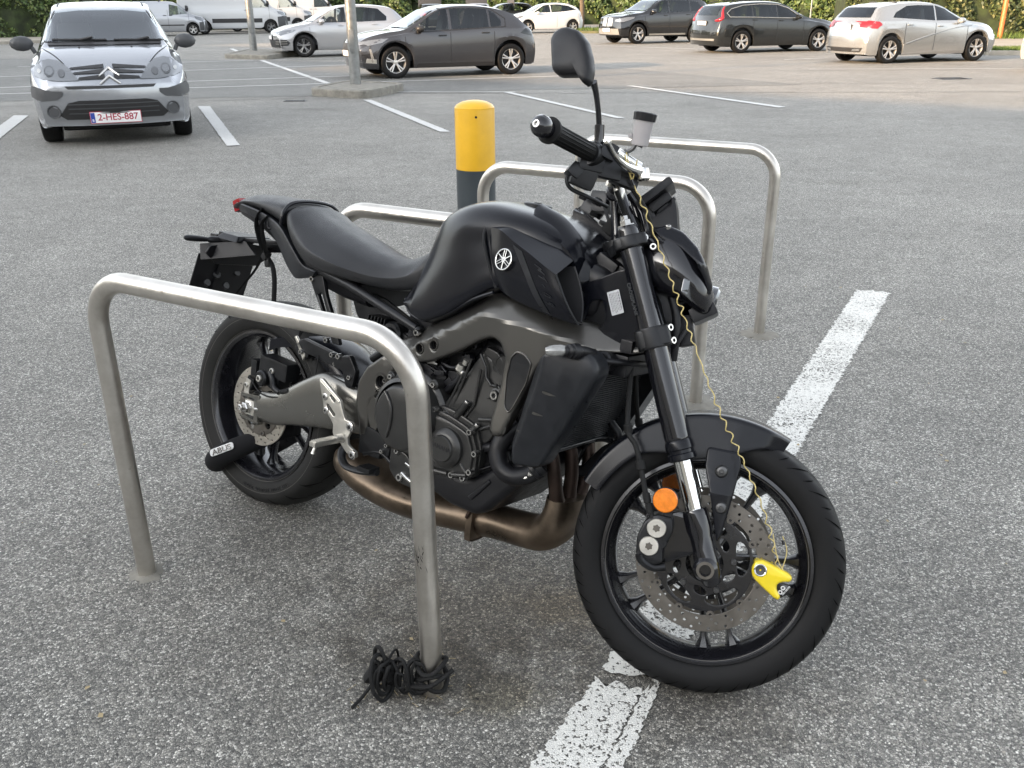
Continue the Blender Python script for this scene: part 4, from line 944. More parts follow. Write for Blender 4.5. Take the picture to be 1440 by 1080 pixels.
# black chain guard / hugger with bracket above the swingarm
mb = MB()
A = cat([(.035,.545),(.09,.562),(.16,.568),(.24,.556),(.32,.515),(.40,.44)], 5)
rg_ = []
for x, z in A:
    n_ = Vector((x-RC.x, 0, z-RC.z)).normalized(); p = Vector((x, 0, z)); w = .085
    rg_.append([p+Vector((0,y,0))-n_*d for y, d in ((-w,.055),(-w,.02),(-w*.8,.004),(-w*.4,0),(0,-.002),(w*.4,0),(w*.8,.004),(w,.02),(w,.05),(w-.003,.05),(w-.003,.022),(w*.78,.008),(0,.003),(-w*.78,.008),(-w+.003,.022),(-w+.003,.055))])
mb.rings(rg_); hg = part(mb, 'rear_hugger', 'black_satin', sharp=50)
mb = MB(); mb.plate([rnd([(.165,.545),(.20,.566),(.345,.545),(.36,.52),(.345,.505),(.25,.52),(.185,.525)],.006)], -.108, -.094, .004); mb.plate([rnd([(.155,.53),(.18,.56),(.215,.555),(.215,.51),(.185,.50)],.006)], -.104,-.09,.004); part(mb, 'hugger_bracket', 'frame_dark', hg)
mb = MB(); mb.plate([rnd([(.158,.562),(.166,.566),(.208,.518),(.200,.500)],.003)], -.108,-.1,.002); part(mb, 'hugger_edge', 'alu', hg)
mb = MB(); [bolt(mb, (x,-.112,z), RT, .0075, .008) for x, z in ((.195,.525),(.318,.542),(.335,.520))]; part(mb, 'hugger_bolts', ['bolt','void'], hg)
# ---- swingarm
mb = MB()
def sw(x, zc, h, yo, yi):
    return [(x, yo, zc+h*.30), (x, yo-.004, zc), (x, yo, zc-h*.34), (x, yo+.010, zc-h*.5), (x, (yo+yi)/2, zc-h*.53), (x, yi, zc-h*.46), (x, yi, zc+h*.42), (x, (yo+yi)/2, zc+h*.53), (x, yo+.009, zc+h*.5)]
S_ = [(.040,.326,.085,-.122,-.092),(.075,.330,.090,-.124,-.090),(.12,.340,.098,-.126,-.086),(.18,.365,.115,-.130,-.085),(.24,.388,.135,-.134,-.085),(.30,.408,.150,-.137,-.085),(.355,.410,.140,-.138,-.085),(.42,.408,.12,-.128,-.085),(.50,.405,.10,-.118,-.085)]
Q = cat([sum((list(p) for p in sw(*s)), []) for s in S_], 4); rings = []
for row in Q: rings.append(cat([tuple(row[i:i+3]) for i in range(0, 27, 3)], 3, True))
mb.rings(rings); mb.mirror()
mb.box((.33,0,.42),(.10,.18,.09),bev=.02)
for s in (-1, 1):
    mb.box((.005,.114*s,.352),(.085,.020,.012),(0,R(-4),0),.003); mb.box((.005,.114*s,.280),(.085,.020,.010),(0,R(6),0),.003); mb.box((.033,.108*s,.316),(.020,.030,.080),bev=.004)
swa = part(mb, 'swingarm', 'swing', sharp=50)
mb = MB(); mb.box((.006,-.120,.317),(.042,.010,.046),bev=.003,mi=1)
mb.lathe((.0,-.124,.317), RT, [(.021,-.002),(.021,.002),(.0175,.004),(.0165,.016),(.013,.019),(.0001,.019)], 6, 0); mb.lathe((-.004,-.142,.317), RT, [(.0095,0),(.0095,.010),(.007,.012),(.0065,.008),(.0001,.008)], 24)
mb.tube([(.028,-.122,.317),(.045,-.122,.319)], .005, 10); mb.lathe((.033,-.126,.272),(0,0,-1),[(.008,0),(.008,.012),(.0001,.012)],6)
part(mb, 'axle_nut', ['bolt','alu'], swa)
mb = MB()   # rear caliper, hose and sensor wire
mb.box((.085,-.088,.452),(.12,.055,.055),(0,R(4),0),.008); mb.box((.07,-.085,.415),(.07,.05,.05),(0,R(20),0),.01); mb.cyl((.045,-.112,.415),RT,.024,.03,28); mb.box((-.005,-.09,.435),(.025,.04,.05),bev=.005)
mb.tube([(.075,-.115,.44),(.09,-.118,.425),(.10,-.118,.40),(.125,-.118,.39)], .009, 12, 4); mb.tube([(.06,-.10,.37),(.09,-.105,.355),(.13,-.10,.365)], .012, 12, 4)
mb.box((-.02,-.095,.385),(.03,.03,.04),(0,R(20),0),.006)
part(mb, 'rear_caliper', 'frame_dark', swa)
mb = MB(); bolt(mb, (.045,-.130,.415), RT, .010, .006, 0, 1); bolt(mb, (-.028,-.115,.378), RT, .008, .006); bolt(mb, (.085,-.118,.445), RT, .009, .006); mb.box((-.025,-.105,.372),(.022,.016,.05),(0,R(10),0),.004,mi=0)
part(mb, 'rear_caliper_bolts', ['alu','void'], swa)
mb = MB(); mb.tube([(.12,-.118,.392),(.16,-.122,.400),(.22,-.115,.425),(.27,-.105,.452),(.33,-.10,.470),(.42,-.10,.475)], .0058, 10, 5); mb.cyl((.155,-.122,.400),(1,0,.3),.008,.03,12); mb.box((.268,-.112,.456),(.016,.016,.028),bev=.003)
mb.tube([(-.01,-.118,.408),(.05,-.125,.372),(.12,-.124,.375),(.19,-.118,.402),(.25,-.112,.45),(.262,-.11,.50),(.262,-.108,.53)], .0022, 6, 5)
part(mb, 'rear_brake_hose', 'strap', swa)
# ---- footrest bracket, peg, pedal
mb = MB()
pp = rnd([(.345,.487),(.357,.490),(.432,.446),(.440,.425),(.455,.40),(.480,.398),(.487,.385),(.478,.368),(.470,.35),(.474,.334),(.505,.322),(.508,.308),(.495,.300),(.468,.312),(.440,.335),(.422,.338),(.413,.352),(.412,.375),(.398,.39),(.372,.408),(.366,.43),(.356,.455)],.004,3)
def slot(a, b, w):
    a, b = Vector(a), Vector(b); d = (b-a).normalized(); n = Vector((-d.y, d.x))*w; return rnd([tuple(a-n),tuple(b-n),tuple(b+n),tuple(a+n)], w*.9, 3)
mb.plate([pp, slot((.393,.452),(.412,.438),.0045), slot((.383,.424),(.415,.400),.0045)], -.178, -.168, .003)
mb.plate([slot((.352,.484),(.430,.441),.002)], -.181, -.177, .0015)
pb_ = part(mb, 'footrest_bracket', 'alu')
mb = MB()
for q in ((.375,.443,.0075),(.383,.407,.0075),(.477,.384,.010),(.494,.312,.010),(.452,.346,.009)): mb.lathe((q[0],-.178,q[1]), RT, [(q[2]*1.3,-.002),(q[2]*1.3,.002),(q[2],.003)], 20); bolt(mb, (q[0],-.180,q[1]), RT, q[2], .006)
part(mb, 'bracket_bolts', ['bolt','void'], pb_)
mb = MB(); mb.tube([(.452,-.180,.348),(.450,-.196,.348),(.449,-.200,.348)], .012, 14); mb.box((.449,-.240,.345),(.022,.085,.014),bev=.004)
for i in range(11): mb.box((.449,-.204-.0072*i,.3525),(.021,.0035,.004),bev=.001)
mb.tube([(.447,-.268,.340),(.446,-.272,.325),(.445,-.273,.318)], [.004,.0045,.006], 10)
part(mb, 'footrest', 'alu', pb_)
mb = MB(); mb.tube([(.465,-.155,.325),(.452,-.172,.312),(.462,-.182,.292),(.49,-.19,.280),(.54,-.195,.283),(.575,-.195,.29),(.60,-.19,.295)], .008, 12, 5, flat=1.5); mb.box((.575,-.20,.300),(.045,.04,.012),bev=.003)
for i in range(7): mb.box((.560+.006*i,-.20,.307),(.0025,.036,.003),bev=0)
mb.tube([(.50,-.14,.31),(.56,-.14,.33),(.62,-.14,.30)], .006, 10, 3); mb.box((.55,-.135,.36),(.10,.03,.05),(0,R(10),0),.01); mb.box((.52,-.12,.34),(.08,.05,.06),bev=.01)
part(mb, 'brake_pedal', 'frame_dark')
# ---- exhaust
mb = MB()
def ell(p, t, a, b, n=20):
    x, y, z = basis(t); return [Vector(p)+x*0 for _ in range(0)]
pts = [(1.060,0,.335),(1.058,0,.292),(1.042,0,.252),(1.01,0,.222),(.96,0,.210),(.88,0,.203),(.80,0,.196),(.72,0,.192),(.62,0,.190),(.52,0,.196),(.42,0,.215),(.35,0,.235),(.315,0,.25)]
rr = [.040,.044,.046,.046,.045,.045,.047,.052,.058,.062,.062,.055,.04]
fl = [1.9,1.8,1.7,1.5,1.3,1.2,1.25,1.5,1.75,1.8,1.8,1.7,1.6]
q = cat([p+(r_, f_) for p, r_, f_ in zip(pts, rr, fl)], 5); rings = []
for i, r_ in enumerate(q):
    a, b = Vector(q[max(i-1,0)][:3]), Vector(q[min(i+1,len(q)-1)][:3]); t = (b-a).normalized(); n_ = Vector((0,1,0)).cross(t)
    rings.append([Vector(r_[:3])+Vector((0,-.035,0))*max(0,min(1,(.9-r_[0])/.3))*0+n_*math.cos(u)*r_[3]+Vector((0,1,0))*math.sin(u)*r_[3]*r_[4] for u in [k*2*math.pi/28 for k in range(28)]])
mb.rings(rings)
for x, zc in ((.818,.198),(.655,.19)): mb.box((x,0,zc),(.022,.135,.104),bev=.02)
ex = part(mb, 'exhaust', 'exhaust', sharp=60)
mb = MB()
for y in (-.075, 0, .075): mb.tube([(.975,y*1.2,.50),(1.01,y*1.2,.485),(1.045,y*1.15,.455),(1.060,y*1.05,.40),(1.062,y*.8,.345),(1.062,y*.55,.31)], [.0165,.0165,.0168,.017,.018,.024], 18, 5)
part(mb, 'exhaust_header', 'exhaust_dark', ex)
mb = MB(); mb.tube([(.83,-.065,.242),(.818,-.07,.228),(.812,-.07,.212)], .005, 8, 3); part(mb, 'exhaust_stay', 'exhaust_dark', ex)
# belly cover
mb = MB()
bp_ = [(.690,.355),(.70,.375),(.78,.355),(.835,.345),(.89,.368),(.93,.40),(.985,.425),(1.02,.46),(1.035,.455),(1.035,.415),(1.00,.365),(.955,.315),(.915,.272),(.88,.255),(.80,.258),(.74,.275),(.70,.30)]
mb.plate([rnd(bp_,.012)], -.142, .13, .022, bres=3); mb.plate([rnd([(.86,.30),(.875,.295),(.925,.355),(.918,.362)],.003)], -.147, -.13, .003)
mb.tube([(.69,-.13,.362),(.78,-.138,.345),(.81,-.14,.338),(.835,-.14,.346),(.90,-.138,.385),(.96,-.13,.415)], .003, 8, 5)
part(mb, 'belly_cover', 'black_plastic', sharp=50)
# ---- radiator
mb = MB(); u = Vector((.083,0,.216)).normalized(); c0 = Vector((1.072,0,.474)); nr = Vector((u.z,0,-u.x))
ln = .232
def rf(x, y, z): return c0+u*z+Vector((0,x,0))+nr*y
mb.plate([[(-.15,0),(.15,0),(.15,ln),(-.15,ln)]], -.030, -.004, .001, f=lambda x, y, z: rf(x, -y*-1, z))
part(mb, 'radiator', 'radiator')
rad = bpy.data.objects['radiator']
mb = MB()
for i in range(34):
    z = .006+i*(ln-.012)/33; mb.box(rf(0,-.001,z), (.0035,.29,.0022), (0,math.atan2(u.x,u.z),0), 0)
part(mb, 'radiator_fins', 'radiator_fin', rad, smooth=False)
mb = MB()
mb.plate([rnd([(.148,-.008),(.190,.03),(.205,.12),(.205,.19),(.178,.235),(.150,.245)],.01)], -.035, .012, .006, f=rf); mb.plate([rnd([(-.148,-.008),(-.18,.0),(-.18,.235),(-.150,.245)],.01)], -.035, .008, .006, f=rf)
mb.tube([rf(-.15,0,ln+.004),rf(.15,0,ln+.004)], .007, 10); mb.tube([rf(-.15,0,-.004),rf(.15,0,-.004)], .006, 10)
mb.tube([(1.165,.16,.70),(1.18,.08,.715),(1.18,-.02,.71),(1.165,-.12,.70)], .010, 12, 4); mb.cyl(rf(.14,.01,.015),(0,1,0),.016,.03,20)
part(mb, 'radiator_tank', 'grey_plastic', rad)
for sy in (-1, 1):
    mb = MB()
    Lf = cat([(1.085,.712),(1.058,.702),(1.047,.676),(1.038,.64),(1.028,.59),(1.018,.54),(1.010,.50),(1.009,.480),(1.018,.456),(1.040,.442)], 4)
    Rt = cat([(1.120,.728),(1.158,.733),(1.186,.720),(1.199,.690),(1.186,.655),(1.160,.600),(1.134,.545),(1.108,.492),(1.090,.455),(1.068,.442)], 4)
    rings = []; n_ = len(Lf)
    for i, (l_, r_) in enumerate(zip(Lf, Rt)):
        e_ = min(1, min(i, n_-1-i)/3.5); e_ = math.sin(e_*math.pi/2); sec = []
        for s_, yo in ((0,.150),(0,.196),(.015,.203),(.05,.208),(.20,.2285),(.235,.2305),(.28,.230),(.55,.222),(.80,.212),(.93,.206),(.985,.200),(1,.190),(1,.150)):
            sec.append((lerp(l_[0], r_[0], s_), sy*lerp(.172, yo, e_), lerp(l_[1], r_[1], s_)))
        rings.append(sec)
    mb.rings(rings)
    rc_ = part(mb, 'radiator_side_cover', 'grey_plastic', rad, sharp=60, wn=False)
    mb = MB()
    for zz, xx in ((.628,1.098),(.577,1.074),(.526,1.050)):
        mb.rings([[(xx+t, sy*(.2262-(t+.02)*.10+.0045*math.cos((t/.021)*1.57)), zz-t*.10+s_*.0030*math.cos(t/.021*1.57)) for s_ in (-1,1)] for t in [ -.021+.042*i/8 for i in range(9)]], closed=False)
    part(mb, 'cover_rib', 'frame', rc_)
    # front indicator
    mb = MB(); mb.cyl((1.150, .222*sy, .732), (-.35, sy, 0), .017, .022, 24); mb.lathe((1.146,.236*sy,.733),(-.35,sy,0),[(.014,-.004),(.015,.004),(.010,.008),(.011,.014),(.008,.018)],20); mb.tube([(1.165,.17*sy,.725),(1.16,.20*sy,.732),(1.15,.226*sy,.733)], .012, 12, 3)
    ind = part(mb, 'front_indicator', 'black_plastic')
    mb = MB(); mb.tube([(1.141,.244*sy,.734),(1.132,.252*sy,.733),(1.118,.264*sy,.730),(1.108,.272*sy,.727)], [.010,.0125,.012,.008], 16, 3); part(mb, 'indicator_lens', 'clear', ind)
mb = MB(); mb.tube([(.965,-.115,.505),(.945,-.140,.475),(.938,-.150,.44),(.955,-.153,.405),(.99,-.150,.392),(1.025,-.135,.405),(1.045,-.12,.43)], .0225, 20, 6); mb.cyl((1.035,-.128,.418),(1,.5,1.2),.0265,.014,24)
part(mb, 'coolant_hose', 'black_plastic', rad)
mb = MB(); mb.tube([(1.010,-.158,.408),(1.022,-.158,.398),(1.032,-.155,.403)], .003, 8, 2); mb.cyl((1.035,-.15,.41),(1,-.2,1),.006,.012,10); part(mb, 'hose_clip', 'alu', rad)
mb = MB(); mb.plate([rnd([(1.02,.36),(1.07,.375),(1.12,.44),(1.15,.47),(1.135,.49),(1.10,.46),(1.055,.40),(1.02,.385)],.006)], .05, .09, .006); mb.tube([(1.04,.06,.40),(1.06,.07,.46),(1.12,.08,.48)], .004, 8, 4); mb.tube([(1.13,.06,.46),(1.15,.05,.50),(1.12,.05,.53)], .010, 10, 3)
part(mb, 'radiator_bracket', 'black_plastic', rad)
mb = MB(); mb.box((1.19,0,.70),(.05,.20,.05),bev=.01); mb.cyl((1.17,-.10,.705),(0,-1,.1),.022,.07,20); mb.box((1.205,-.05,.745),(.03,.10,.03),bev=.004); mb.tube([(1.14,-.14,.70),(1.17,-.15,.71),(1.21,-.10,.71),(1.22,.0,.70)], .007, 10, 4); part(mb, 'horn', 'engine_dark')
# ---- sidestand and chain side
mb = MB(); mb.tube([(.56,.13,.34),(.52,.20,.17),(.50,.235,.085)], .011, 12, 3); mb.box((.498,.245,.066),(.05,.04,.008),(R(13),0,0),.003); part(mb, 'side_stand', 'frame_dark')
mb = MB(); mb.lathe((0,.095,.315),(0,1,0),[(.06,-.004),(.09,-.004),(.093,0),(.09,.004),(.06,.004)],45); mb.tube([(0,.095,.408),(.3,.095,.43),(.5,.095,.44)], .007, 8); mb.tube([(0,.095,.224),(.3,.095,.33),(.5,.095,.37)], .007, 8); part(mb, 'drive_chain', 'frame_dark')

# ================================================================ steered cockpit
mb = MB()
barR = [(1.078,-.03,1.078),(1.076,-.09,1.080),(1.060,-.15,1.095),(1.035,-.205,1.108),(.972,-.365,1.106)]
barL = [(1.078,.03,1.078),(1.070,.09,1.080),(1.045,.15,1.085),(1.010,.21,1.082),(.935,.37,1.065)]
mb.tube(barL[::-1]+barR, .0125, 16, 4)
hb = part(mb, 'handlebar', 'fork_black', st=True)
mb = MB()
for sy, top, bot in ((-1, (1.072,-.042,1.078), (1.138,-.048,.975)), (1, (1.055,.045,1.078), (1.085,.050,.965))):
    mb.tube([bot, tuple(Vector(bot).lerp(Vector(top), .5)), top], [.015,.0125,.013], 18, 3); mb.cyl(top, (0,1,0), .020, .034, 24)
mb.tube([(1.10,.02,1.075),(1.13,.01,1.02),(1.155,.0,.97)], .009, 12, 3); mb.tube([(1.10,-.02,1.07),(1.14,-.035,1.03),(1.165,-.045,.975),(1.18,-.05,.93)], .010, 12, 3)
part(mb, 'bar_risers', 'fork_black', hb, True)
def gripf(a, b, nm, par):
    a, b = Vector(a), Vector(b); ax = (b-a).normalized(); L_ = (b-a).length; mb = MB()
    mb.lathe(a, ax, [(.014,-.03),(.0215,-.03),(.0235,-.025),(.0235,-.018),(.0195,-.014),(.0185,.0),(.0175,L_*.35),(.0175,L_*.6),(.0185,L_-.02),(.0255,L_-.016),(.0265,L_-.012),(.0265,L_-.008),(.017,L_-.004)], 28)
    x, y, z = basis(ax)
    for i in range(16):
        u = 2*math.pi*i/16; o = x*math.cos(u)*.0182+y*math.sin(u)*.0182; mb.tube([a+ax*.005+o, a+ax*(L_-.025)+o], .0012, 5)
    o_ = part(mb, nm, 'rubber', par, True)
    mb = MB(); mb.lathe(b, ax, [(.013,-.01),(.0165,-.006),(.0165,.004),(.0205,.008),(.0215,.016),(.0205,.026),(.015,.034),(.007,.037),(.006,.030),(.0001,.030)], 28); part(mb, 'bar_end', 'fork_black', o_, True)
    mb = MB(); mb.lathe(b+ax*.037, ax, [(.0072,-.001),(.0072,.0006),(.0048,.0006),(.0045,-.004),(.0001,-.004)], 18); part(mb, 'bar_end_screw', 'bolt', o_, True)
gripf((1.028,-.225,1.108), (.966,-.378,1.1065), 'throttle_grip', hb)
gripf((1.000,.235,1.079), (.930,.385,1.064), 'left_grip', hb)
mb = MB()   # switch housings
mb.box((1.030,-.20,1.095),(.055,.045,.05),(0,0,R(20)),.012); mb.box((1.020,-.197,1.062),(.055,.045,.05),(R(8),R(10),R(20)),.012); mb.box((1.000,-.205,1.068),(.03,.05,.03),(0,R(30),R(20)),.008); mb.lathe((1.033,-.208,1.106),(-.4,-1,0),[(.026,-.02),(.027,.012),(.024,.018),(.018,.018)],28)
mb.box((1.042,-.21,1.126),(.03,.03,.012),(R(20),R(20),R(20)),.004)
mb.tube([(1.000,-.20,1.085),(.985,-.195,1.06),(.995,-.19,1.035),(1.035,-.17,1.025),(1.07,-.12,1.02)], .0045, 10, 6)
part(mb, 'throttle_housing', 'frame_dark', hb, True)
mb = MB(); mb.box((1.003,.205,1.078),(.05,.05,.055),(0,0,R(-20)),.012); mb.box((.978,.215,1.062),(.035,.05,.035),(0,R(20),R(-20)),.007); rg = random.Random(3)
for i in range(9): mb.box((.975+rg.uniform(-.02,.04),.20+rg.uniform(-.03,.04),1.06+rg.uniform(-.035,.03)),(.018,.02,.014),(rg.random(),rg.random(),0),.004)
mb.tube([(1.03,.21,1.08),(1.06,.28,1.075),(1.04,.36,1.06)], .006, 10, 4)
part(mb, 'switch_block', 'frame_dark', hb, True)
# brake master cylinder with silver lever
mb = MB(); mb.box((1.060,-.198,1.118),(.035,.05,.035),(0,R(15),R(20)),.008); mb.tube([(1.055,-.19,1.10),(1.09,-.165,1.088),(1.125,-.15,1.078)], [.017,.017,.013], 16, 3); mb.box((1.10,-.16,1.070),(.06,.03,.02),(0,R(8),R(20)),.005); mb.box((1.07,-.185,1.085),(.05,.03,.04),(0,0,R(20)),.008)
mc = part(mb, 'master_cylinder', 'frame_dark', hb, True)
mb = MB(); mb.tube([(1.139,-.165,1.096),(1.122,-.198,1.091),(1.105,-.235,1.090),(1.090,-.275,1.096),(1.083,-.315,1.103),(1.081,-.338,1.106)], [.0115,.0105,.0085,.007,.0065,.006], 14, 4, flat=.85)
mb.lathe((1.081,-.345,1.107),(0,1,0),[(.0001,-.0095),(.006,-.008),(.0092,-.002),(.0085,.004),(.005,.008)],20)
mb.lathe((1.140,-.172,1.090),(.3,0,-1),[(.0001,-.012),(.012,-.011),(.0135,-.008),(.0135,.010),(.012,.012)],24)
mb.tube([(1.130,-.165,1.105),(1.105,-.175,1.112),(1.080,-.188,1.122)], [.010,.011,.012], 14, 3)
part(mb, 'brake_lever', 'chrome', mc, True)
mb = MB(); mb.lathe((1.120,-.178,1.177),(.03,-.24,1),[(.0001,-.030),(.0165,-.030),(.0185,-.027),(.0195,.0),(.0205,.014),(.0205,.022)],32); mb.tube([(1.098,-.182,1.166),(1.10,-.182,1.158)],[.006,.004],8)
rs = part(mb, 'fluid_reservoir', 'white_tank', mc, True)
mb = MB(); lg_ = []
cc_ = Vector((1.121,-.185,1.206)); x, y, z = basis((.03,-.24,1))
for h, rr_ in ((-.009,.0235),(.006,.0245),(.008,.022),(.0085,.0001)): lg_.append([cc_+z*h+(x*math.cos(2*math.pi*j/72)+y*math.sin(2*math.pi*j/72))*(rr_*(1-.035*(j%6 == 0)-.02*(j%6 in (1,5))) if rr_ > .001 else rr_) for j in range(72)])
mb.rings(lg_); part(mb, 'reservoir_cap', 'black_plastic', rs, True, sharp=30)
mb = MB(); mb.tube([(1.112,-.178,1.150),(1.108,-.176,1.138),(1.095,-.172,1.130)], .0045, 10, 3); mb.box((1.118,-.176,1.148),(.02,.008,.006),(0,R(20),0),.002); mb.tube([(1.095,-.172,1.133),(1.088,-.175,1.118),(1.086,-.178,1.105)], .006, 10, 3); mb.cyl((1.086,-.178,1.120),(0,0,1),.009,.016,14)
part(mb, 'reservoir_bracket', 'bolt_dark', rs, True)
# mirror
mb = MB(); mb.tube([(1.040,-.200,1.128),(1.037,-.203,1.150),(1.034,-.207,1.170)], .0105, 16, 2); mb.tube([(1.034,-.206,1.165),(1.028,-.222,1.195),(1.020,-.245,1.225),(1.014,-.262,1.240)], [.0062,.0058,.0062,.008], 14, 3)
mr = part(mb, 'mirror_stem', 'fork_black', hb, True)
mo = [(.913,1.312),(.918,1.325),(.932,1.334),(.947,1.335),(.972,1.327),(.996,1.304),(1.012,1.272),(1.020,1.246),(1.020,1.222),(1.010,1.216),(1.003,1.226),(.996,1.236),(.950,1.236),(.938,1.240),(.930,1.250)]
mb = MB()
mpv = Vector((.985,-.30,1.27)); mrot = Matrix.Rotation(R(-24), 4, 'Z')
def mf(x, y, z): v = Vector((x,y,z))-Vector((.985,-.30,1.27)); v.x *= 1.08; v.y *= 1; return mpv+(mrot @ v)
mb.dome(rnd(mo,.006,3), -.292, .026, ((1,0),(.995,.35),(.96,.62),(.88,.80),(.72,.93),(.45,1),(.2,1.01)), back=.004, f=mf)
mh = part(mb, 'mirror_housing', 'black_plastic', mr, True, sharp=55)
mb = MB(); mo2 = [(.967+(x-.967)*.93, 1.28+(z-1.28)*.93) for x, z in mo]; mb.plate([rnd(mo2,.006,3)], -.2885, -.2865, .0006, f=mf); part(mb, 'mirror_glass', 'chrome', mh, True)
# headlamp unit
def hsec(x, zt, w, zb, k=.3): 
    H = zt-zb; return (x, [(0,zb),(w*.6,zb+.003),(w*.86,zb+H*.12),(w*1.0,zb+H*.38),(w*.97,zb+H*.66),(w*.80,zt-H*.12),(w*.55,zt-H*.02),(w*.25,zt),(0,zt)])
mb = MB(); mb.rings(loft([hsec(1.150,.985,.070,.885), hsec(1.165,1.003,.090,.872), hsec(1.20,1.006,.108,.86), hsec(1.24,.992,.115,.852), hsec(1.275,.965,.112,.842), hsec(1.30,.938,.102,.832), hsec(1.318,.908,.088,.828), hsec(1.330,.885,.066,.834), hsec(1.334,.872,.045,.846)], 5, 4))
hl = part(mb, 'headlamp', 'fork_black', st=True, sharp=50)
for sy in (-1, 1):
    mb = MB(); mb.plate([rnd([(1.172,.992),(1.204,1.008),(1.240,.998),(1.278,.968),(1.306,.932),(1.326,.892),(1.322,.868),(1.306,.900),(1.280,.935),(1.240,.962),(1.195,.975)],.006,3)], *sorted((.100*sy, .122*sy)), .006, f=lambda x, y, z, sy=sy: (x, y-sy*(.035*max(0,(z-.93)/.07)+.06*max(0,(x-1.29)/.05)), z), fine=.015)
    part(mb, 'headlamp_trim', 'black_satin', hl, True)
    mb = MB(); mb.plate([rnd([(1.262,.898),(1.318,.888),(1.322,.858),(1.305,.842),(1.262,.866)],.004,2)], *sorted((.096*sy,.116*sy)), .003, f=lambda x, y, z, sy=sy: (x, y-sy*.075*max(0,(x-1.275)/.05), z), fine=.015)
    part(mb, 'position_lamp', 'glow_dark', hl, True)
    mb = MB(); bolt(mb, (1.205,.085*sy,1.004), (0,.5*sy,.9), .007, .006); bolt(mb, (1.185,.112*sy,.952),(0,sy,0),.008,.008); part(mb, 'headlamp_bolt', ['bolt','void'], hl, True)
mb = MB(); mb.cyl((1.325,0,.868),(1,0,-.1),.034,.03,32); part(mb, 'lamp_lens', 'glow_dark', hl, True)
mb = MB(); mb.box((1.315,0,.838),(.06,.12,.035),(0,R(-35),0),.01); mb.box((1.22,0,.83),(.10,.10,.07),bev=.015); mb.tube([(1.19,-.05,.93),(1.235,-.055,.87),(1.262,-.055,.815),(1.268,-.05,.76),(1.27,-.04,.72)], .011, 12, 4); mb.tube([(1.20,.02,.95),(1.25,.03,.86),(1.27,.03,.78)], .009, 12, 4)
mb.box((1.25,-.06,.735),(.03,.03,.10),(0,R(-10),0),.006); mb.tube([(1.24,-.02,.72),(1.27,-.06,.75),(1.29,-.05,.80)], .005, 8, 4); mb.box((1.285,.0,.79),(.035,.05,.07),(0,R(-20),0),.006)
part(mb, 'headlamp_bracket', 'black_plastic', hl, True)
mb = MB()   # display
dr = Matrix.Rotation(R(-47), 3, 'Y')
mb.box((1.158,0,1.078),(.092,.125,.018),dr,.006); mb.box((1.172,0,1.062),(.055,.08,.022),dr,.006); mb.box((1.182,0,1.045),(.03,.06,.06),(0,R(-20),0),.008); mb.box((1.150,0,1.032),(.03,.07,.03),(0,R(-30),0),.006)
mb.plate([rnd([(1.150,1.02),(1.185,1.055),(1.200,1.085),(1.212,1.06),(1.228,1.00),(1.16,.99)],.008)], -.035, .035, .01)
ds = part(mb, 'display', 'black_plastic', st=True)
mb = MB(); mb.box((1.1515,0,1.0845),(.082,.112,.003),dr,.001); part(mb, 'display_glass', 'glass', ds, True)
mb = MB()   # cable bundle round the headstock
for i, (a, b, c, d) in enumerate([((1.07,.06,1.06),(1.10,.07,.99),(1.15,.06,.93),(1.20,.04,.88)),((1.08,-.10,1.06),(1.12,-.07,1.0),(1.16,-.05,.95),(1.20,-.03,.90)),((1.02,.15,1.06),(1.06,.10,1.0),(1.11,.06,.95),(1.14,.03,.90)),((1.10,-.15,1.08),(1.15,-.11,1.03),(1.18,-.08,.97),(1.19,-.05,.91)),((1.05,.12,1.07),(1.10,.02,1.04),(1.15,-.01,.99),(1.19,.0,.92))]): mb.tube([a,b,c,d], .0055 if i % 2 else .0042, 10, 5)
mb.box((1.06,.08,1.01),(.03,.03,.05),(0,R(30),0),.006); mb.box((1.085,.03,1.045),(.02,.03,.03),bev=.004)
part(mb, 'control_cables', 'strap', hb, True)
mb = MB(); mb.tube([(1.072,-.07,1.088),(1.085,-.075,1.060),(1.088,-.075,1.045)], [.010,.0125,.007], 12); mb.tube([(1.062,-.09,1.09),(1.058,-.085,1.07)], .008, 10); part(mb, 'cable_clamp', 'alu', hb, True)

# ================================================================ locks and cords on the bike (things of their own)
W = BM; WS = BM @ SM
def wbuild(mb, name, m, par=None, st=False, **k):
    return mb.build(name, m, par, WS if st else W, **k)
mb = MB()
yl = rnd([(1.527,.318),(1.531,.335),(1.545,.341),(1.560,.338),(1.604,.325),(1.613,.318),(1.610,.308),(1.596,.305),(1.585,.298),(1.586,.286),(1.597,.273),(1.594,.264),(1.585,.266),(1.562,.280),(1.540,.294),(1.530,.304)],.005,3)
mb.plate([yl], -.103, -.079, .0065, f=lambda x, y, z: (x, y, z), bres=3)
mb.plate([rnd([(1.528,.318),(1.532,.335),(1.545,.341),(1.560,.338),(1.575,.333),(1.56,.285),(1.540,.294),(1.530,.304)],.005,3)], -.070, -.055, .003)
mb.cyl((1.540,-.075,.330),RT,.008,.03,14)
dl = wbuild(mb, 'disc_lock', 'yellow', None, True, sharp=50); tag(dl, 'bright yellow disc lock clamped on the front brake disc', 'disc lock')
mb = MB(); mb.lathe((1.545,-.101,.319), RT, [(.0135,0),(.0135,.004),(.012,.0052),(.0105,.0045)], 28, 0); mb.lathe((1.545,-.101,.319), RT, [(.0105,.0045),(.0095,.003),(.002,.0025),(.0018,.001),(.0001,.001)], 28, 1); wbuild(mb, 'lock_cylinder', ['chrome','bolt_dark'], dl, True)
mb = MB(); mb.plate([rnd([(1.580,.302),(1.612,.300),(1.616,.285),(1.596,.268),(1.590,.272)],.003,2)], -.097, -.080, .002)
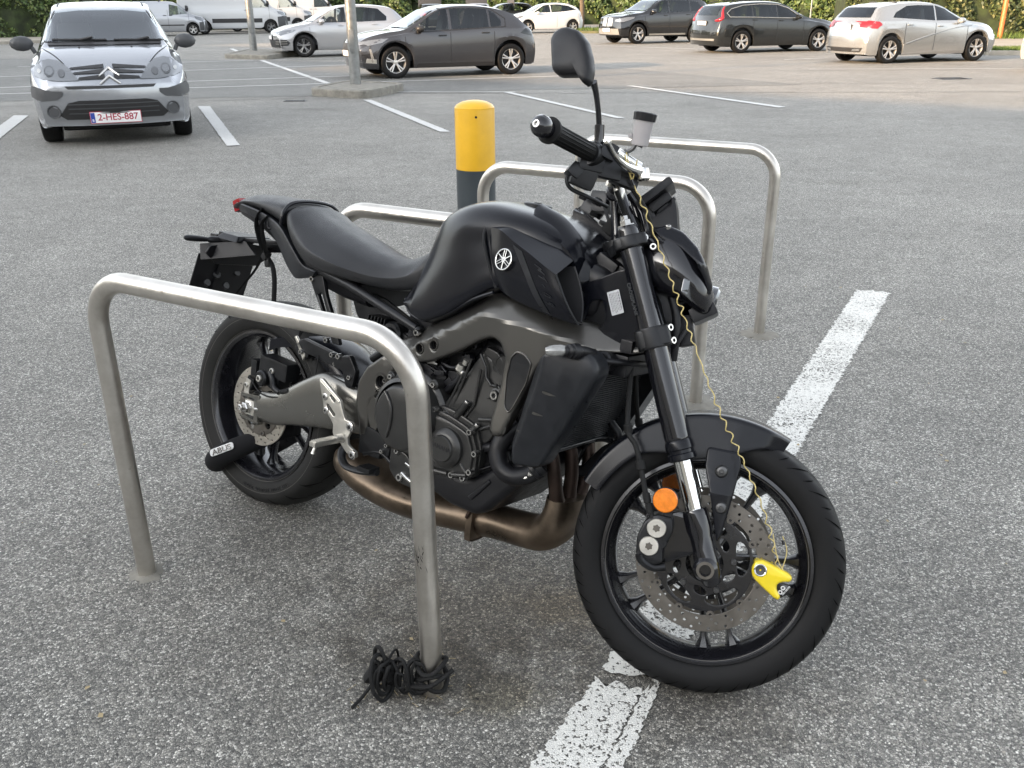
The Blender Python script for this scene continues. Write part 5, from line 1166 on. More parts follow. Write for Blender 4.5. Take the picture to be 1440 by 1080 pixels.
lb = wbuild(mb, 'lock_label', 'fork_black', dl, True)
mb = MB(); th_ = R(62)
for k, (dx, dz) in enumerate(((-.003,-.0055),(-.003,.0045))): mb.lathe((1.598+dx*.5+dz*.35, -.0975, .2875+dz), RT, [(.0022,0),(.0022,.0008),(.0048,.0008),(.0048,0)], 16)

for k in range(9):
    u0 = -.012+.0028*k; w0 = .0018 if k % 3 else .0010; cx_, cz_ = 1.6055+u0*math.cos(th_), .2885+u0*math.sin(th_); mb.box((cx_, -.0976, cz_), (w0, .0006, .0035), (0,-th_,0), 0)
wbuild(mb, 'label_print', 'label_grey', lb, True)
# wavy reminder cord
mb = MB()
cp_ = [(1.098,-.188,1.126),(1.112,-.186,1.092),(1.122,-.180,1.070),(1.153,-.172,1.025),(1.221,-.165,.917),(1.29,-.162,.801),(1.39,-.160,.640),(1.462,-.155,.542),(1.524,-.135,.448),(1.560,-.11,.375),(1.582,-.098,.326)]
C_ = cat(cp_, 14); P_ = [Vector(q) for q in C_]; acc = 0; path = []
for i, p in enumerate(P_):
    if i: acc += (p-P_[i-1]).length
    t = (P_[min(i+1,len(P_)-1)]-P_[max(i-1,0)]).normalized(); x, y, z = basis(t); ph = (acc+.006*math.sin(acc*19))/.031*2*math.pi; am = (.0036+.0014*math.sin(acc*23)+.0008*math.sin(acc*61))*min(1, max(0,(acc-.07)/.05))
    path.append(p+x*math.cos(ph)*am*.9+y*math.sin(ph)*am)
# finer sampling of the helix
path2 = cat([tuple(p) for p in path], 3)
mb.tube([tuple(p) for p in path2], .0013, 8)
mb.tube([(1.098,-.205,1.118),(1.108,-.197,1.095),(1.121,-.184,1.070)], .0015, 6, 4); mb.tube([(1.125,-.20,1.112),(1.124,-.19,1.09),(1.121,-.184,1.070)], .0015, 6, 4)
mb.tube([(1.575,-.10,.40),(1.59,-.098,.37),(1.588,-.097,.33)], .0012, 6, 4); mb.tube([(1.555,-.10,.40),(1.575,-.098,.35),(1.598,-.097,.322)], .0012, 6, 4)
co_ = wbuild(mb, 'reminder_cord', 'coil', None, True); tag(co_, 'thin wavy yellow reminder cord strung from handlebar to front brake disc', 'cord')
for q in (((1.119,-.185,1.073),(1.126,-.181,1.062)), ((1.577,-.100,.392),(1.581,-.1,.383))): mb = MB(); mb.tube(q, .0035, 10); wbuild(mb, 'cord_crimp', 'fork_black', co_, True)
# fabric sleeved chain lock through the rear wheel
mb = MB()
th0 = R(230)
def wp(r, y, th): return (RC.x+r*math.cos(th), y, RC.z+r*math.sin(th))
mb.tube([(.085,.0,.255),(.035,-.025,.232),(-.015,-.050,.203),(-.070,-.088,.166),(-.125,-.112,.126),(-.170,-.095,.093),(-.214,-.03,.070),(-.222,.04,.068),(-.19,.11,.09),(-.10,.12,.15),(0,.06,.2)], [.024,.026,.029,.033,.035,.034,.031,.032,.030,.028,.026], 22, 7)
sl = wbuild(mb, 'chain_lock', 'fabric', None); tag(sl, 'black fabric covered chain lock looped through the motorcycle rear wheel', 'chain lock')
# ABUS label on the sleeve, with its plate
mb = MB()
lc = Vector((-.093,-.1340,.1590)); lx = Vector((.82,.36,.50)).normalized(); ln_ = Vector((.12,-1,.22)); ln_ = (ln_-lx*ln_.dot(lx)).normalized(); lz = lx.cross(ln_)*-1
if lz.z < 0: lz = -lz
def lf(x, y, z): return lc+lx*x+lz*z-ln_*y*1+ln_*0
mb.plate([rnd([(-.044,-.011),(.042,-.011),(.042,.012),(-.044,.012)],.011,6)], -.004, .0, .001, f=lambda x, y, z: lc+lx*x+lz*z+ln_*(-y)); lp = wbuild(mb, 'lock_badge', 'label_grey', sl)
mb = MB(); mb.text('ABUS', .024, lambda x, y, z: tuple(lc+lx*x*1.2+lz*(y-.001)+ln_*(.0058+z)), .0006); wbuild(mb, 'badge_lettering', 'fork_black', lp)
# strap hanging from the tail
mb = MB()
mb.tube([(-.035,-.088,.905),(-.052,-.092,.885),(-.068,-.085,.855),(-.07,-.07,.815),(-.062,-.06,.785),(-.055,-.05,.768)], .0085, 8, 5, flat=.25)
mb.tube([(.0,-.100,.885),(-.022,-.102,.86),(-.028,-.085,.81),(-.045,-.055,.765),(-.03,-.05,.745),(-.012,-.055,.725),(-.004,-.055,.69),(.0,-.055,.63),(.004,-.055,.585),(.006,-.05,.54)], .0075, 8, 5, flat=.3)
mb.tube([(-.095,-.06,.858),(-.085,-.06,.83),(-.068,-.055,.80),(-.060,-.052,.775)], [.006,.008,.006,.004], 10, 4)
mb.box((-.053,-.052,.765),(.022,.02,.028),(0,R(30),0),.006); mb.box((-.04,-.052,.742),(.02,.018,.02),(0,R(-20),0),.006)
mb.tube([(-.062,-.055,.77),(-.09,-.055,.72),(-.15,-.05,.66),(-.22,-.05,.585)], .006, 6, 4, flat=.3)
so = wbuild(mb, 'luggage_strap', 'strap', None); tag(so, 'black webbing strap knotted under the motorcycle tail, its end hanging down', 'strap')

# ================================================================ bicycle stands, bollard
steel = bpy.data.materials.new('brushed_steel'); steel.use_nodes = True; nt = steel.node_tree; b = nt.nodes['Principled BSDF']
b.inputs['Metallic'].default_value = 1; tc = nt.nodes.new('ShaderNodeTexCoord')
mp = nt.nodes.new('ShaderNodeMapping'); mp.inputs['Scale'].default_value = (60, 260, 6); sk(nt, tc.outputs['Object'], mp.inputs[0])
n1 = nt.nodes.new('ShaderNodeTexNoise'); n1.inputs['Scale'].default_value = 3; n1.inputs['Detail'].default_value = 5; sk(nt, mp.outputs[0], n1.inputs['Vector'])
n2 = nt.nodes.new('ShaderNodeTexNoise'); n2.inputs['Scale'].default_value = 7; n2.inputs['Detail'].default_value = 8; n2.inputs['Roughness'].default_value = .7; sk(nt, tc.outputs['Object'], n2.inputs['Vector'])
r1 = nt.nodes.new('ShaderNodeMapRange'); r1.inputs[3].default_value = .28; r1.inputs[4].default_value = .42; sk(nt, n2.outputs[0], r1.inputs[0]); sk(nt, r1.outputs[0], b.inputs['Roughness'])
rr_ = nt.nodes.new('ShaderNodeValToRGB'); rr_.color_ramp.elements[0].color = (.50,.47,.425,1); rr_.color_ramp.elements[1].color = (.68,.65,.60,1); rr_.color_ramp.elements[0].position = .3; rr_.color_ramp.elements[1].position = .6; sk(nt, n2.outputs[0], rr_.inputs[0])
n3 = nt.nodes.new('ShaderNodeTexNoise'); n3.inputs['Scale'].default_value = 26; n3.inputs['Detail'].default_value = 4; sk(nt, tc.outputs['Object'], n3.inputs['Vector'])
r3 = nt.nodes.new('ShaderNodeMapRange'); r3.inputs[1].default_value = .68; r3.inputs[2].default_value = .74; r3.inputs[3].default_value = 0; r3.inputs[4].default_value = .55; sk(nt, n3.outputs[0], r3.inputs[0])
mx = nt.nodes.new('ShaderNodeMix'); mx.data_type = 'RGBA'; sk(nt, r3.outputs[0], mx.inputs[0]); sk(nt, rr_.outputs[0], mx.inputs[6]); mx.inputs[7].default_value = (.20,.16,.11,1); sk(nt, mx.outputs[2], b.inputs['Base Color'])
bp = nt.nodes.new('ShaderNodeBump'); bp.inputs['Strength'].default_value = .12; bp.inputs['Distance'].default_value = .001; sk(nt, n1.outputs[0], bp.inputs['Height']); sk(nt, bp.outputs[0], b.inputs['Normal'])
M['steel'] = steel
RW, RH, RA = .9551, .8464, -.5224
def rack(i, label):
    x, y = -1.0139+.4509*i, 2.12+.7985*i
    o = empty('bicycle_stand', (x, y, 0), (0, 0, RA), label, 'bicycle stand', 'steel bicycle stands in a row')
    mb = MB(); r = .0242; cr = .125; pts = [(0,0,-.02),(0,0,.2),(0,0,RH-cr)]
    pts += [(cr-cr*math.cos(a), 0, RH-cr+cr*math.sin(a)) for a in [math.pi/2*k/10 for k in range(1, 11)]]
    pts += [(RW*.5,0,RH)]+[(RW-cr+cr*math.sin(a), 0, RH-cr+cr*math.cos(a)) for a in [math.pi/2*k/10 for k in range(0, 11)]]+[(RW,0,.2),(RW,0,-.02)]
    mb.tube(pts, r, 40); mb.build('bent_tube', 'steel', o, sharp=80)
    for q, sc in ((0,1.0),(RW,1.1)):
        mb = MB(); rg = random.Random(i*7+int(q*3)); n = 30
        ring = []
        for rr0, h in ((r*.9,.012),(r*1.35,.010),(.062*sc,.006),(.078*sc,.0005)): ring.append([(q+(rr0*(1+.22*rg.uniform(-1,1)*(rr0 > .04)))*math.cos(2*math.pi*k/n), (rr0*(1+.22*rg.uniform(-1,1)*(rr0 > .04)))*math.sin(2*math.pi*k/n), h*rg.uniform(.7,1.1)) for k in range(n)])
        if i == 0 and q > 0: continue
        if i == 0: ring = [[(q+(x-q)*.62, y*.62, z*.5) for x, y, z in r_] for r_ in ring]
        mb.rings(ring, cap=False); mb.build('concrete_footing', 'concrete', o)
    return o
r0 = rack(0, 'nearest steel bicycle stand, with tangled black cable at one foot')
rg = random.Random(21); mb = MB()
for k in range(46):   # black rubber rub marks on the nearer leg
    a = math.radians(-90)+rg.gauss(-.25,.38); z0 = .37+rg.gauss(0,.016); da, dz = rg.uniform(.02,.12), rg.uniform(.0008,.0035); tl = rg.uniform(-.02,.02); r = .0246
    mb.add([(RW+r*math.cos(a+u*da), r*math.sin(a+u*da), z0+v*dz+u*tl) for u, v in ((-1,0),(0,-1),(1,0),(0,1))], [(0,1,2,3)])
mb.build('rub_mark', 'strap', r0, smooth=False)
rack(1, 'steel bicycle stand mostly hidden behind the motorcycle tank and seat')
rack(2, 'steel bicycle stand with its tube crossing in front of the yellow bollard')
rack(3, 'farthest steel bicycle stand, behind the motorcycle mirror and brake fluid pot')
# tangled black cable at the foot of the near stand
mb = MB(); rg = random.Random(4)
fx0, fy0 = -1.0139+RW*math.cos(RA), 2.12+RW*math.sin(RA)
for k in range(20):
    a0 = rg.uniform(0, 6.28); cxx, cyy = fx0-.075+rg.uniform(-.045,.05), fy0-.005+rg.uniform(-.02,.02); rad_ = rg.uniform(.018,.046); tilt = rg.uniform(-.8,.8); ph = rg.uniform(-.9,.9)+.15; pts = []
    for j in range(9):
        a = a0+j*.78; u_ = rad_*math.cos(a); v_ = rad_*1.15*math.sin(a)
        pts.append((cxx+u_*math.cos(ph)*.55-v_*tilt*.5, cyy+u_*math.sin(ph)*.9, max(.005, .048+v_*rg.uniform(.85,1.3)+u_*tilt*.6)))
    mb.tube(pts, rg.uniform(.0030,.0048), 8, 5)
for k in range(3):
    pts = [(fx0+.034*math.cos(a+k), fy0+.034*math.sin(a+k), .03+.025*k+.012*math.sin(2*a)) for a in [j*.7 for j in range(10)]]; mb.tube(pts, .0055, 8, 4)
mb.tube([(fx0-.05,fy0-.02,.03),(fx0+.0,fy0-.045,.05),(fx0+.05,fy0-.02,.075)], .0055, 8, 4)
mb.box((fx0-.130,fy0+.0,.045),(.038,.022,.045),(.3,.5,.4),.008); mb.tube([(fx0-.13,fy0,.03),(fx0-.155,fy0-.03,.01),(fx0-.175,fy0-.06,.005)], .004, 8, 3)
o = mb.build('cable_lock', 'strap'); tag(o, 'tangle of old black cable lock on the ground around the stand foot', 'cable lock')
mb = MB(); rg = random.Random(9)
for k in range(26):
    a = rg.uniform(0,6.28); d = rg.uniform(.03,.16); x0, y0 = fx0-.05+d*math.cos(a), fy0+d*math.sin(a)*.8; b_ = rg.uniform(0,6.28); l_ = rg.uniform(.01,.035)
    mb.tube([(x0,y0,.002),(x0+l_*math.cos(b_),y0+l_*math.sin(b_),rg.uniform(.002,.016))], .0007, 4)
M['straw'] = mat('dry_stalks', (.35,.28,.16), .8); o = mb.build('litter', 'straw'); tag(o, 'dry stalks scattered round the foot of the near stand', kind='stuff')
# small pale leaves and chips lying on the asphalt
mb = MB()
for k in range(70):
    x0, y0 = rg.uniform(-1.6,2.2), rg.uniform(1.3,5.0); s_ = rg.uniform(.003,.009); a = rg.uniform(0,6.28)
    mb.add([(x0+s_*math.cos(a+q)*(1.4 if q_%2 else .7), y0+s_*math.sin(a+q), .004+.003*rg.random()) for q_, q in enumerate((0,1.3,3.1,4.6))], [(0,1,2,3)])
o = mb.build('leaf_litter', 'straw', smooth=False); tag(o, 'tiny dry leaf fragments lying on the asphalt', kind='stuff')
mb = MB()
for k in range(420):   # loose stone chips
    x0, y0 = rg.uniform(-1.9,2.4), 1.2+rg.random()**1.6*5; s_ = rg.uniform(.0018,.0048); c_ = [(x0+s_*math.cos(a)*rg.uniform(.7,1.2), y0+s_*math.sin(a)*rg.uniform(.7,1.2)) for a in (0,1.25,2.5,3.8,5)]
    n_ = len(mb.v); mb.add([(x, y, .001) for x, y in c_]+[(x0, y0, s_*1.1)], [(i, (i+1) % 5, 5) for i in range(5)])
M['chip'] = mat('stone_chip', (.36,.34,.30), .8, noise=.4, nscale=40); o = mb.build('grit', 'chip', smooth=False); tag(o, 'loose pale stone chips lying on the asphalt', kind='stuff')
# bollard
bo = empty('bollard', (-.158, 6.02, 0), (0,0,0), 'round bollard, yellow above and dark grey below, beyond the bicycle stands', 'bollard')
mb = MB(); bo.location = (-.207, 5.52, 0)
mb.lathe((0,0,0), (0,0,1), [(.117,-.02),(.117,.539),(.1172,.540)], 48); mb.build('lower_post', 'bollard_g', bo)
mb = MB(); mb.lathe((0,0,0), (0,0,1), [(.1178,.538),(.1178,.880),(.1165,.886),(.1172,.889),(.105,.905),(.075,.920),(.04,.928),(.0001,.930)], 64, 0)
mb.cyl((.012,-.1165,.845), (.1,-1,0), .007, .006, 14, 1); mb.build('yellow_sleeve', ['bollard_y','void'], bo)

# ================================================================ lamp posts on kerbed islands
def island(name, poly, h, label):
    P = rnd(poly, .35, 5); n = len(P); cx = sum(p[0] for p in P)/n; cy = sum(p[1] for p in P)/n
    mb = MB(); ring = lambda s, z: [(cx+(x-cx)*s, cy+(y-cy)*s, z) for x, y in P]
    mb.rings([ring(1,-.02), ring(1,h-.02), ring(.985,h), ring(.86,h), ring(.855,h-.012), ring(.5,h-.008), ring(.01,h-.006)], cap=False)
    o = mb.build(name, 'concrete', sharp=30); tag(o, label, 'kerb island'); return o
island('kerb_island', [(-3.52,16.45),(-3.12,18.25),(-1.85,17.45),(-2.40,15.75)], .13, 'low concrete kerb island at the foot of the nearer lamp post')
island('kerb_island', [(-8.6,28.9),(-8.7,32.2),(-6.7,30.9),(-6.95,27.9)], .13, 'low concrete kerb island at the foot of the farther lamp post')
def lamp(x, y, r, lean, label):
    o = empty('lamp_post', (x, y, .10), lean, label, 'lamp post', 'galvanised lamp posts on kerb islands')
    mb = MB(); mb.lathe((0,0,0), (0,0,1), [(r*1.02,0),(r,.05),(r*.9,2.5),(r*.6,7)], 20); mb.box((0,-r*.95,.75),(r*.9,.02,.4),bev=.006); mb.build('pole', 'galv', o)
    mb = MB(); mb.tube([(0,0,6.9),(.3,0,7.3),(1.0,0,7.5)], .05, 10, 3); mb.box((1.3,0,7.5),(.7,.28,.12),bev=.04); mb.build('lamp_head', 'galv', o)
    mb = MB(); mb.box((1.35,0,7.435),(.45,.2,.012),bev=.003); mb.build('lamp_glass', 'clear', o); return o
lamp(-2.80, 17.35, .100, (0, 0, 0), 'nearer lamp post on the kerb island in front of the dark grey hatchback')
lamp(-8.19, 31.0, .115, (0, 0, 0), 'farther lamp post on the kerb island left of the silver hatchback')
mb = MB(); mb.box((-3.52,15.55,.004),(.36,.16,.01),bev=.002)
for k in range(7): mb.box((-3.66+.047*k,15.55,.010),(.022,.13,.006),bev=0,mi=1)
o = mb.build('drain_grate', ['frame_dark','void']); tag(o, 'small iron drain grate in the asphalt beside the kerb island', 'drain')
for i, (x, y, lb) in enumerate(((8.85,19.1,'iron drain grate in the asphalt, nearer to the silver hatchback'),(11.6,18.7,'iron drain grate in the asphalt at the right edge by the cream car'))):
    mb = MB(); mb.box((x,y,.004),(.62,.42,.01),(0,0,R(15)),.002)
    for k in range(9): mb.box((x-.24+.06*k,y,.010),(.03,.34,.006),bev=0,mi=1)
    o = mb.build('drain_grate', ['frame_dark','void']); tag(o, lb, 'drain')

# ================================================================ cars
def paintm(name, c, rough=.28, metal=.5, coat=1.): return mat('paint_'+name, c, rough, metal, coat, .05)
def decal(bvh, poly, view, off=.005, step=.06, name='trim', m='car_black', parent=None, thick=0):
    """lay an outline onto the body. view: side+1/-1 (poly in x,z), 'F'/'R' (poly in y,z), 'T' (poly in x,y)"""
    bm = bmesh.new(); bm.faces.new([bm.verts.new((p[0], p[1], 0)) for p in poly])
    for ax in (0, 1):
        lo = min(p[ax] for p in poly); hi = max(p[ax] for p in poly); n = int((hi-lo)/step)+1
        for k in range(1, n):
            co = [0,0,0]; co[ax] = lo+(hi-lo)*k/n; no = [0,0,0]; no[ax] = 1
            bmesh.ops.bisect_plane(bm, geom=bm.verts[:]+bm.edges[:]+bm.faces[:], plane_co=co, plane_no=no)
    bad = []
    for v in bm.verts:
        a, b = v.co.x, v.co.y
        if view in (1, -1): o, d = Vector((a, 3*view, b)), Vector((0,-view,0))
        elif view == 'F': o, d = Vector((6, a, b)), Vector((-1,0,0))
        elif view == 'R': o, d = Vector((-6, a, b)), Vector((1,0,0))
        else: o, d = Vector((a, b, 5)), Vector((0,0,-1))
        h = bvh.ray_cast(o, d)
        if h[0] is None: bad.append(v); continue
        n = h[1] if h[1].dot(d) < 0 else -h[1]; v.co = h[0]+n*off
    bmesh.ops.delete(bm, geom=bad, context='VERTS')
    mb = MB().addbm(bm); return mb.build(name, m, parent, sharp=60)
def car(name, label, pos, head, L, Wd, top, belt, side_glass, paint, wb, fo, wr=.31, zb=.20, rf=.76, rim='alloy', plan=(.16,.14), ws=None, rw=None, extra=None, nsp=5, group='parked cars', cat_='car', steer=0, lod=0, beltk=.97, kz=(.08,.06), trim_low=None):
    """pos: front axle centre on the ground; head: unit heading"""
    h = Vector(head).normalized(); ang = math.atan2(h.y, h.x); fa = L/2-fo; ra = fa-wb
    root = empty(name, (pos[0]-h.x*fa, pos[1]-h.y*fa, 0), (0,0,ang), label, cat_, group)
    W2 = Wd/2; arch = wr+.065
    T = [tuple(p) for p in cat(top[::-1], 8)]; B = belt[::-1]
    xs = set(np.linspace(-L/2, L/2, 44 if not lod else 28).tolist())
    for c in (fa, ra):
        for k in range(15 if not lod else 9): xs.add(c+arch*math.cos(math.pi*k/(14 if not lod else 8)))
    xs |= {-L/2+.02, -L/2+.06, L/2-.02, L/2-.06}
    xs = sorted(xs); rings = []; caps = []
    def ztop(x): return interp(x, T)
    for x in xs:
        zt = ztop(x); bz = min(interp(x, B), zt-.05); gh = max(0, min(1, (zt-bz-.05)/.30)); gh = gh*gh*(3-2*gh)
        e = abs(x)/(L/2); w = W2*(1-.10*max(0,(e-.72)/.28)**2)
        za = zb
        for c in (fa, ra):
            if abs(x-c) < arch: za = max(za, wr+math.sqrt(max(0, arch**2-(x-c)**2)))
        if e > .97: za = max(za, zb+.03)
        tw = w*lerp(.86, rf, gh)
        z3 = max(za+.02, lerp(za, bz, .35)); z4 = max(za+.05, bz-.16)
        pts = [(0,max(za,zb+.04)),(w*.86,max(za,zb+.02)),(w*.955,za+.008),(w*.985,max(za+.015,zb+.12)),(w*1.0,max(z3,zb+.3)),(w*.995,min(z4,bz-.04)),(w*beltk,bz-.012),(w*(beltk-.015),bz+.008),
               (lerp(w*beltk,tw,.5),lerp(bz,zt-.05,.5)),(tw*1.0,lerp(bz,zt,.86)),(tw*.93,zt-.028*lerp(.6,1,gh)),(tw*.6,zt-.006),(0,zt)]
        hr = [(y, z) for y, z in pts]
        # local smoothing of the ring
        full = cat(hr, 2); ring = []
        ys = [(y, z) for y, z in full]+[(-y, z) for y, z in full[-2:0:-1]]
        def bend(x, y, z):
            s = max(0, (abs(x)/(L/2)-.70)/.30)**1.6; kp = plan[0] if x > 0 else plan[1]; kk = kz[0] if x > 0 else kz[1]
            return (x-(1 if x > 0 else -1)*s*(kp*(abs(y)/W2)**2.2+kk*min(.6, ((z-.52)/.35)**2)), y, z)
        for y, z in ys: ring.append(bend(x, y, z))
        rings.append(ring)
        if x in (xs[0], xs[-1]):
            nf = len(full); cols = 16; cap_ = []
            for y, z in full: cap_.append([bend(x, lerp(y, -y, k/cols), z) for k in range(cols+1)])
            caps.append(cap_)
    mb = MB(); mb.rings(rings, cap=False)
    for cap_ in caps: mb.rings(cap_, closed=False, cap=False)
    bmc = bmesh.new(); vv = [bmc.verts.new(v) for v in mb.v]
    for f in mb.f:
        try: bmc.faces.new([vv[i] for i in f])
        except ValueError: pass
    bmesh.ops.remove_doubles(bmc, verts=bmc.verts, dist=.0005); bmesh.ops.triangulate(bmc, faces=bmc.faces); mb = MB().addbm(bmc)
    bvh = BVHTree.FromPolygons([Vector(v) for v in mb.v], mb.f)
    # cut the window openings out of the shell
    bmc = bmesh.new(); vv = [bmc.verts.new(v) for v in mb.v]
    for f in mb.f: bmc.faces.new([vv[i] for i in f])
    def inside(px, pz, poly):
        c_ = False
        for i in range(len(poly)):
            (x1, y1), (x2, y2) = poly[i], poly[i-1]
            if (y1 > pz) != (y2 > pz) and px < (x2-x1)*(pz-y1)/(y2-y1)+x1: c_ = not c_
        return c_
    def cut(poly, ia, sel):
        lo, hi = min(p[0] for p in poly)-.02, max(p[0] for p in poly)+.02; zl, zh_ = min(p[1] for p in poly)-.02, max(p[1] for p in poly)+.02
        for p, q in zip(poly, poly[1:]+poly[:1]):
            fs = [f for f in bmc.faces if sel(f) and any(lo < v.co[ia] < hi for v in f.verts) and max(v.co.z for v in f.verts) > zl and min(v.co.z for v in f.verts) < zh_]
            if not fs: continue
            es = set(e for f in fs for e in f.edges); vs_ = set(v for f in fs for v in f.verts)
            no = [0,0,q[0]-p[0]]; no[ia] = -(q[1]-p[1])
            if abs(no[ia])+abs(no[2]) < 1e-6: continue
            co = [0,0,p[1]]; co[ia] = p[0]
            bmesh.ops.bisect_plane(bmc, geom=list(vs_)+list(es)+fs, plane_co=co, plane_no=no)
        kill = [f for f in bmc.faces if sel(f) and inside(f.calc_center_median()[ia], f.calc_center_median().z, poly)]
        bmesh.ops.delete(bmc, geom=kill, context='FACES')
    bmc.normal_update()
    for g in side_glass: cut(g, 0, lambda f: abs(f.normal.y) > .35)
    if ws: cut(ws, 1, lambda f: f.calc_center_median().x > 0 and f.normal.length > 0 and abs(f.normal.x) > .12)
    if rw: cut(rw, 1, lambda f: f.calc_center_median().x < 0 and abs(f.normal.x) > .12)
    m2 = MB().addbm(bmc); body = m2.build('body', paint, root, sharp=32)
    xw, xr = max(p[0] for g in side_glass for p in g), min(p[0] for g in side_glass for p in g); zbl = min(p[1] for g in side_glass for p in g)
    van = len(side_glass) == 1
    mb = MB(); x1 = xw-(1.35 if van else 0)
    mb.box(((xw+.1+min(xr-.1, x1))/2, 0, .55), (xw+.1-min(xr-.1, x1), Wd*.80, .42), bev=.03)
    mb.box((xw-.12,0,zbl-.08), (.42,Wd*.76,.14), (0,R(6),0), .04)
    if van: mb.box((xw-1.35,0,zbl+.1),(.05,Wd*.84,1.3),bev=.01)
    rows = [xw-.98]+([] if van else [max(xr+.42, xw-2.0)])
    for xs0 in rows:
        for ys in (-.36, .36):
            mb.box((xs0+.22,ys,zbl-.22),(.48,.46,.14),bev=.05); mb.box((xs0-.04,ys,zbl+.02),(.13,.46,.54),(0,R(-12),0),.05,taper=(.9,.8)); mb.box((xs0-.11,ys,zbl+.36),(.10,.26,.17),(0,R(-8),0),.04)
    mb.build('cabin', 'cabin', root)
    mb = MB(); mb.lathe((xw-.42,.36,zbl-.02), (-1,0,.45), [(.175,-.012),(.187,0),(.175,.012),(.163,0),(.175,-.012)], 24); mb.tube([(xw-.42,.36,zbl-.02),(xw-.2,.36,zbl-.12)], .03, 8); mb.build('steering_wheel', 'car_black', root)
    # underside pan behind the wheels
    mb = MB(); mb.box((0,0,zb+.10),(L*.86,Wd*.62,.24),bev=.03)
    for c in (fa, ra): mb.box((c,0,wr+.12),(arch*1.9,Wd*.70,.55),bev=.05)
    mb.build('underbody', 'void', root)
    for sgn in (1, -1):
        if lod and sgn == (1 if lod == 2 else -1) and False: continue
        for g in side_glass: decal(bvh, g, sgn, .004, .09, 'side_window', 'privacy' if (g[0][0] < 0 and len(side_glass) == 3) else 'car_window', root)
        xs_ = [p[0] for g in side_glass for p in g]; 
    if ws: decal(bvh, ws, 'F', .014, .05, 'windscreen', 'windscreen', root)
    if rw: decal(bvh, rw, 'R', .006, .12, 'rear_window', 'privacy', root)
    # wheels
    def wheel_at(x, y, sy, st=0):
        w_ = empty('wheel', (x, y, wr), (0,0,st)); w_.parent = root; ww = .10 if wr < .36 else .115
        mb = MB(); pr = cat([(wr*.66,ww*.86),(wr*.72,ww),(wr*.88,ww*1.02),(wr*.975,ww*.86),(wr,ww*.4),(wr,0),(wr,-ww*.4),(wr*.975,-ww*.86),(wr*.88,-ww),(wr*.70,-ww*.9)], 2)
        mb.lathe((0,0,0), (0,sy,0), pr, 40 if not lod else 24); mb.build('tyre', 'rubber', w_, sharp=50)
        mb = MB(); mb.lathe((0,0,0), (0,sy,0), [(wr*.68,ww*.80),(wr*.685,ww*.90),(wr*.64,ww*.84),(wr*.60,ww*.5),(wr*.58,-.02)], 40 if not lod else 24)
        n = nsp
        for i in range(n):
            a = 2*math.pi*i/n+.3
            for d in ((-.16,.16) if n <= 6 else (0,)):
                p0 = Vector((math.cos(a+d*.4)*wr*.12, sy*ww*.62, math.sin(a+d*.4)*wr*.12)); p1 = Vector((math.cos(a+d)*wr*.64, sy*ww*.80, math.sin(a+d)*wr*.64))
                mb.tube([p0, p0.lerp(p1,.5)+Vector((0,sy*.004,0)), p1], [wr*.055,wr*.05,wr*.065] if n <= 6 else [wr*.07,wr*.06,wr*.08], 6, 0)
        mb.lathe((0,sy*ww*.60,0), (0,sy,0), [(wr*.18,-.02),(wr*.17,.012),(wr*.08,.018),(.0001,.018)], 20)
        mb.build('rim', rim, w_, sharp=40)
        mb = MB(); mb.lathe((0,sy*ww*.15,0), (0,sy,0), [(wr*.60,0),(wr*.5,.004),(.0001,.004)], 24); mb.build('brake', 'frame_dark', w_)
    for x, st in ((fa, steer), (ra, 0)):
        for sy in (1, -1): wheel_at(x, sy*(W2-.115), sy, st)
    # arch lip
    ctx = dict(root=root, bvh=bvh, fa=fa, ra=ra, W2=W2, L=L, body=body, wr=wr, arch=arch)
    if extra: extra(ctx)
    return root
def door_lines(c, xs_, z0, zt, w=.012, sides=(1,-1)):
    for s in sides:
        for x in xs_: decal(c['bvh'], [(x-w/2,z0),(x+w/2,z0),(x+w/2,zt),(x-w/2,zt)], s, .003, .08, 'door_gap', 'car_black', c['root'])
def mirrors(c, x, z, m, size=(.10,.20,.14), out=.0):
    for s in (1, -1):
        y = s*(c['W2']+.04+out); mb = MB()
        mb.rings([[(x+dx*size[0]*k, y+dy*size[1]/2, z+dz*size[2]/2*kz_) for dy, dz in [(math.cos(a), math.sin(a)) for a in [i*math.pi/6 for i in range(12)]]] for dx, k, kz_ in ((-.5,1,.9),(-.45,1,1.0),(.1,1,.95))]+[[(x+size[0]*.5, y+math.cos(i*math.pi/6)*size[1]/2*.6, z+math.sin(i*math.pi/6)*size[2]/2*.6) for i in range(12)]])
        mb.tube([(x, y-s*size[1]*.4, z-size[2]*.25), (x+.01, s*(c['W2']-.06), z-size[2]*.6)], .025, 8)
        o = mb.build('door_mirror', m, c['root'], sharp=60)
def handles(c, pts, m, sides=(1,-1)):
    for s in sides:
        for x, z in pts:
            h = c['bvh'].ray_cast(Vector((x,3*s,z)), Vector((0,-s,0)))
            if h[0]: mb = MB(); mb.box((x, h[0].y+s*.018, z),(.17,.025,.026),bev=.009); mb.build('door_handle', m, c['root'])
def lens_pair(c, poly, view, m, name, off=.008, mirror=True):
    decal(c['bvh'], poly, view, off, .06, name, m, c['root'])
    if mirror:
        if view in ('F','R'): decal(c['bvh'], [(-a,b) for a,b in poly][::-1], view, off, .06, name, m, c['root'])
        else: decal(c['bvh'], poly, -view, off, .06, name, m, c['root'])
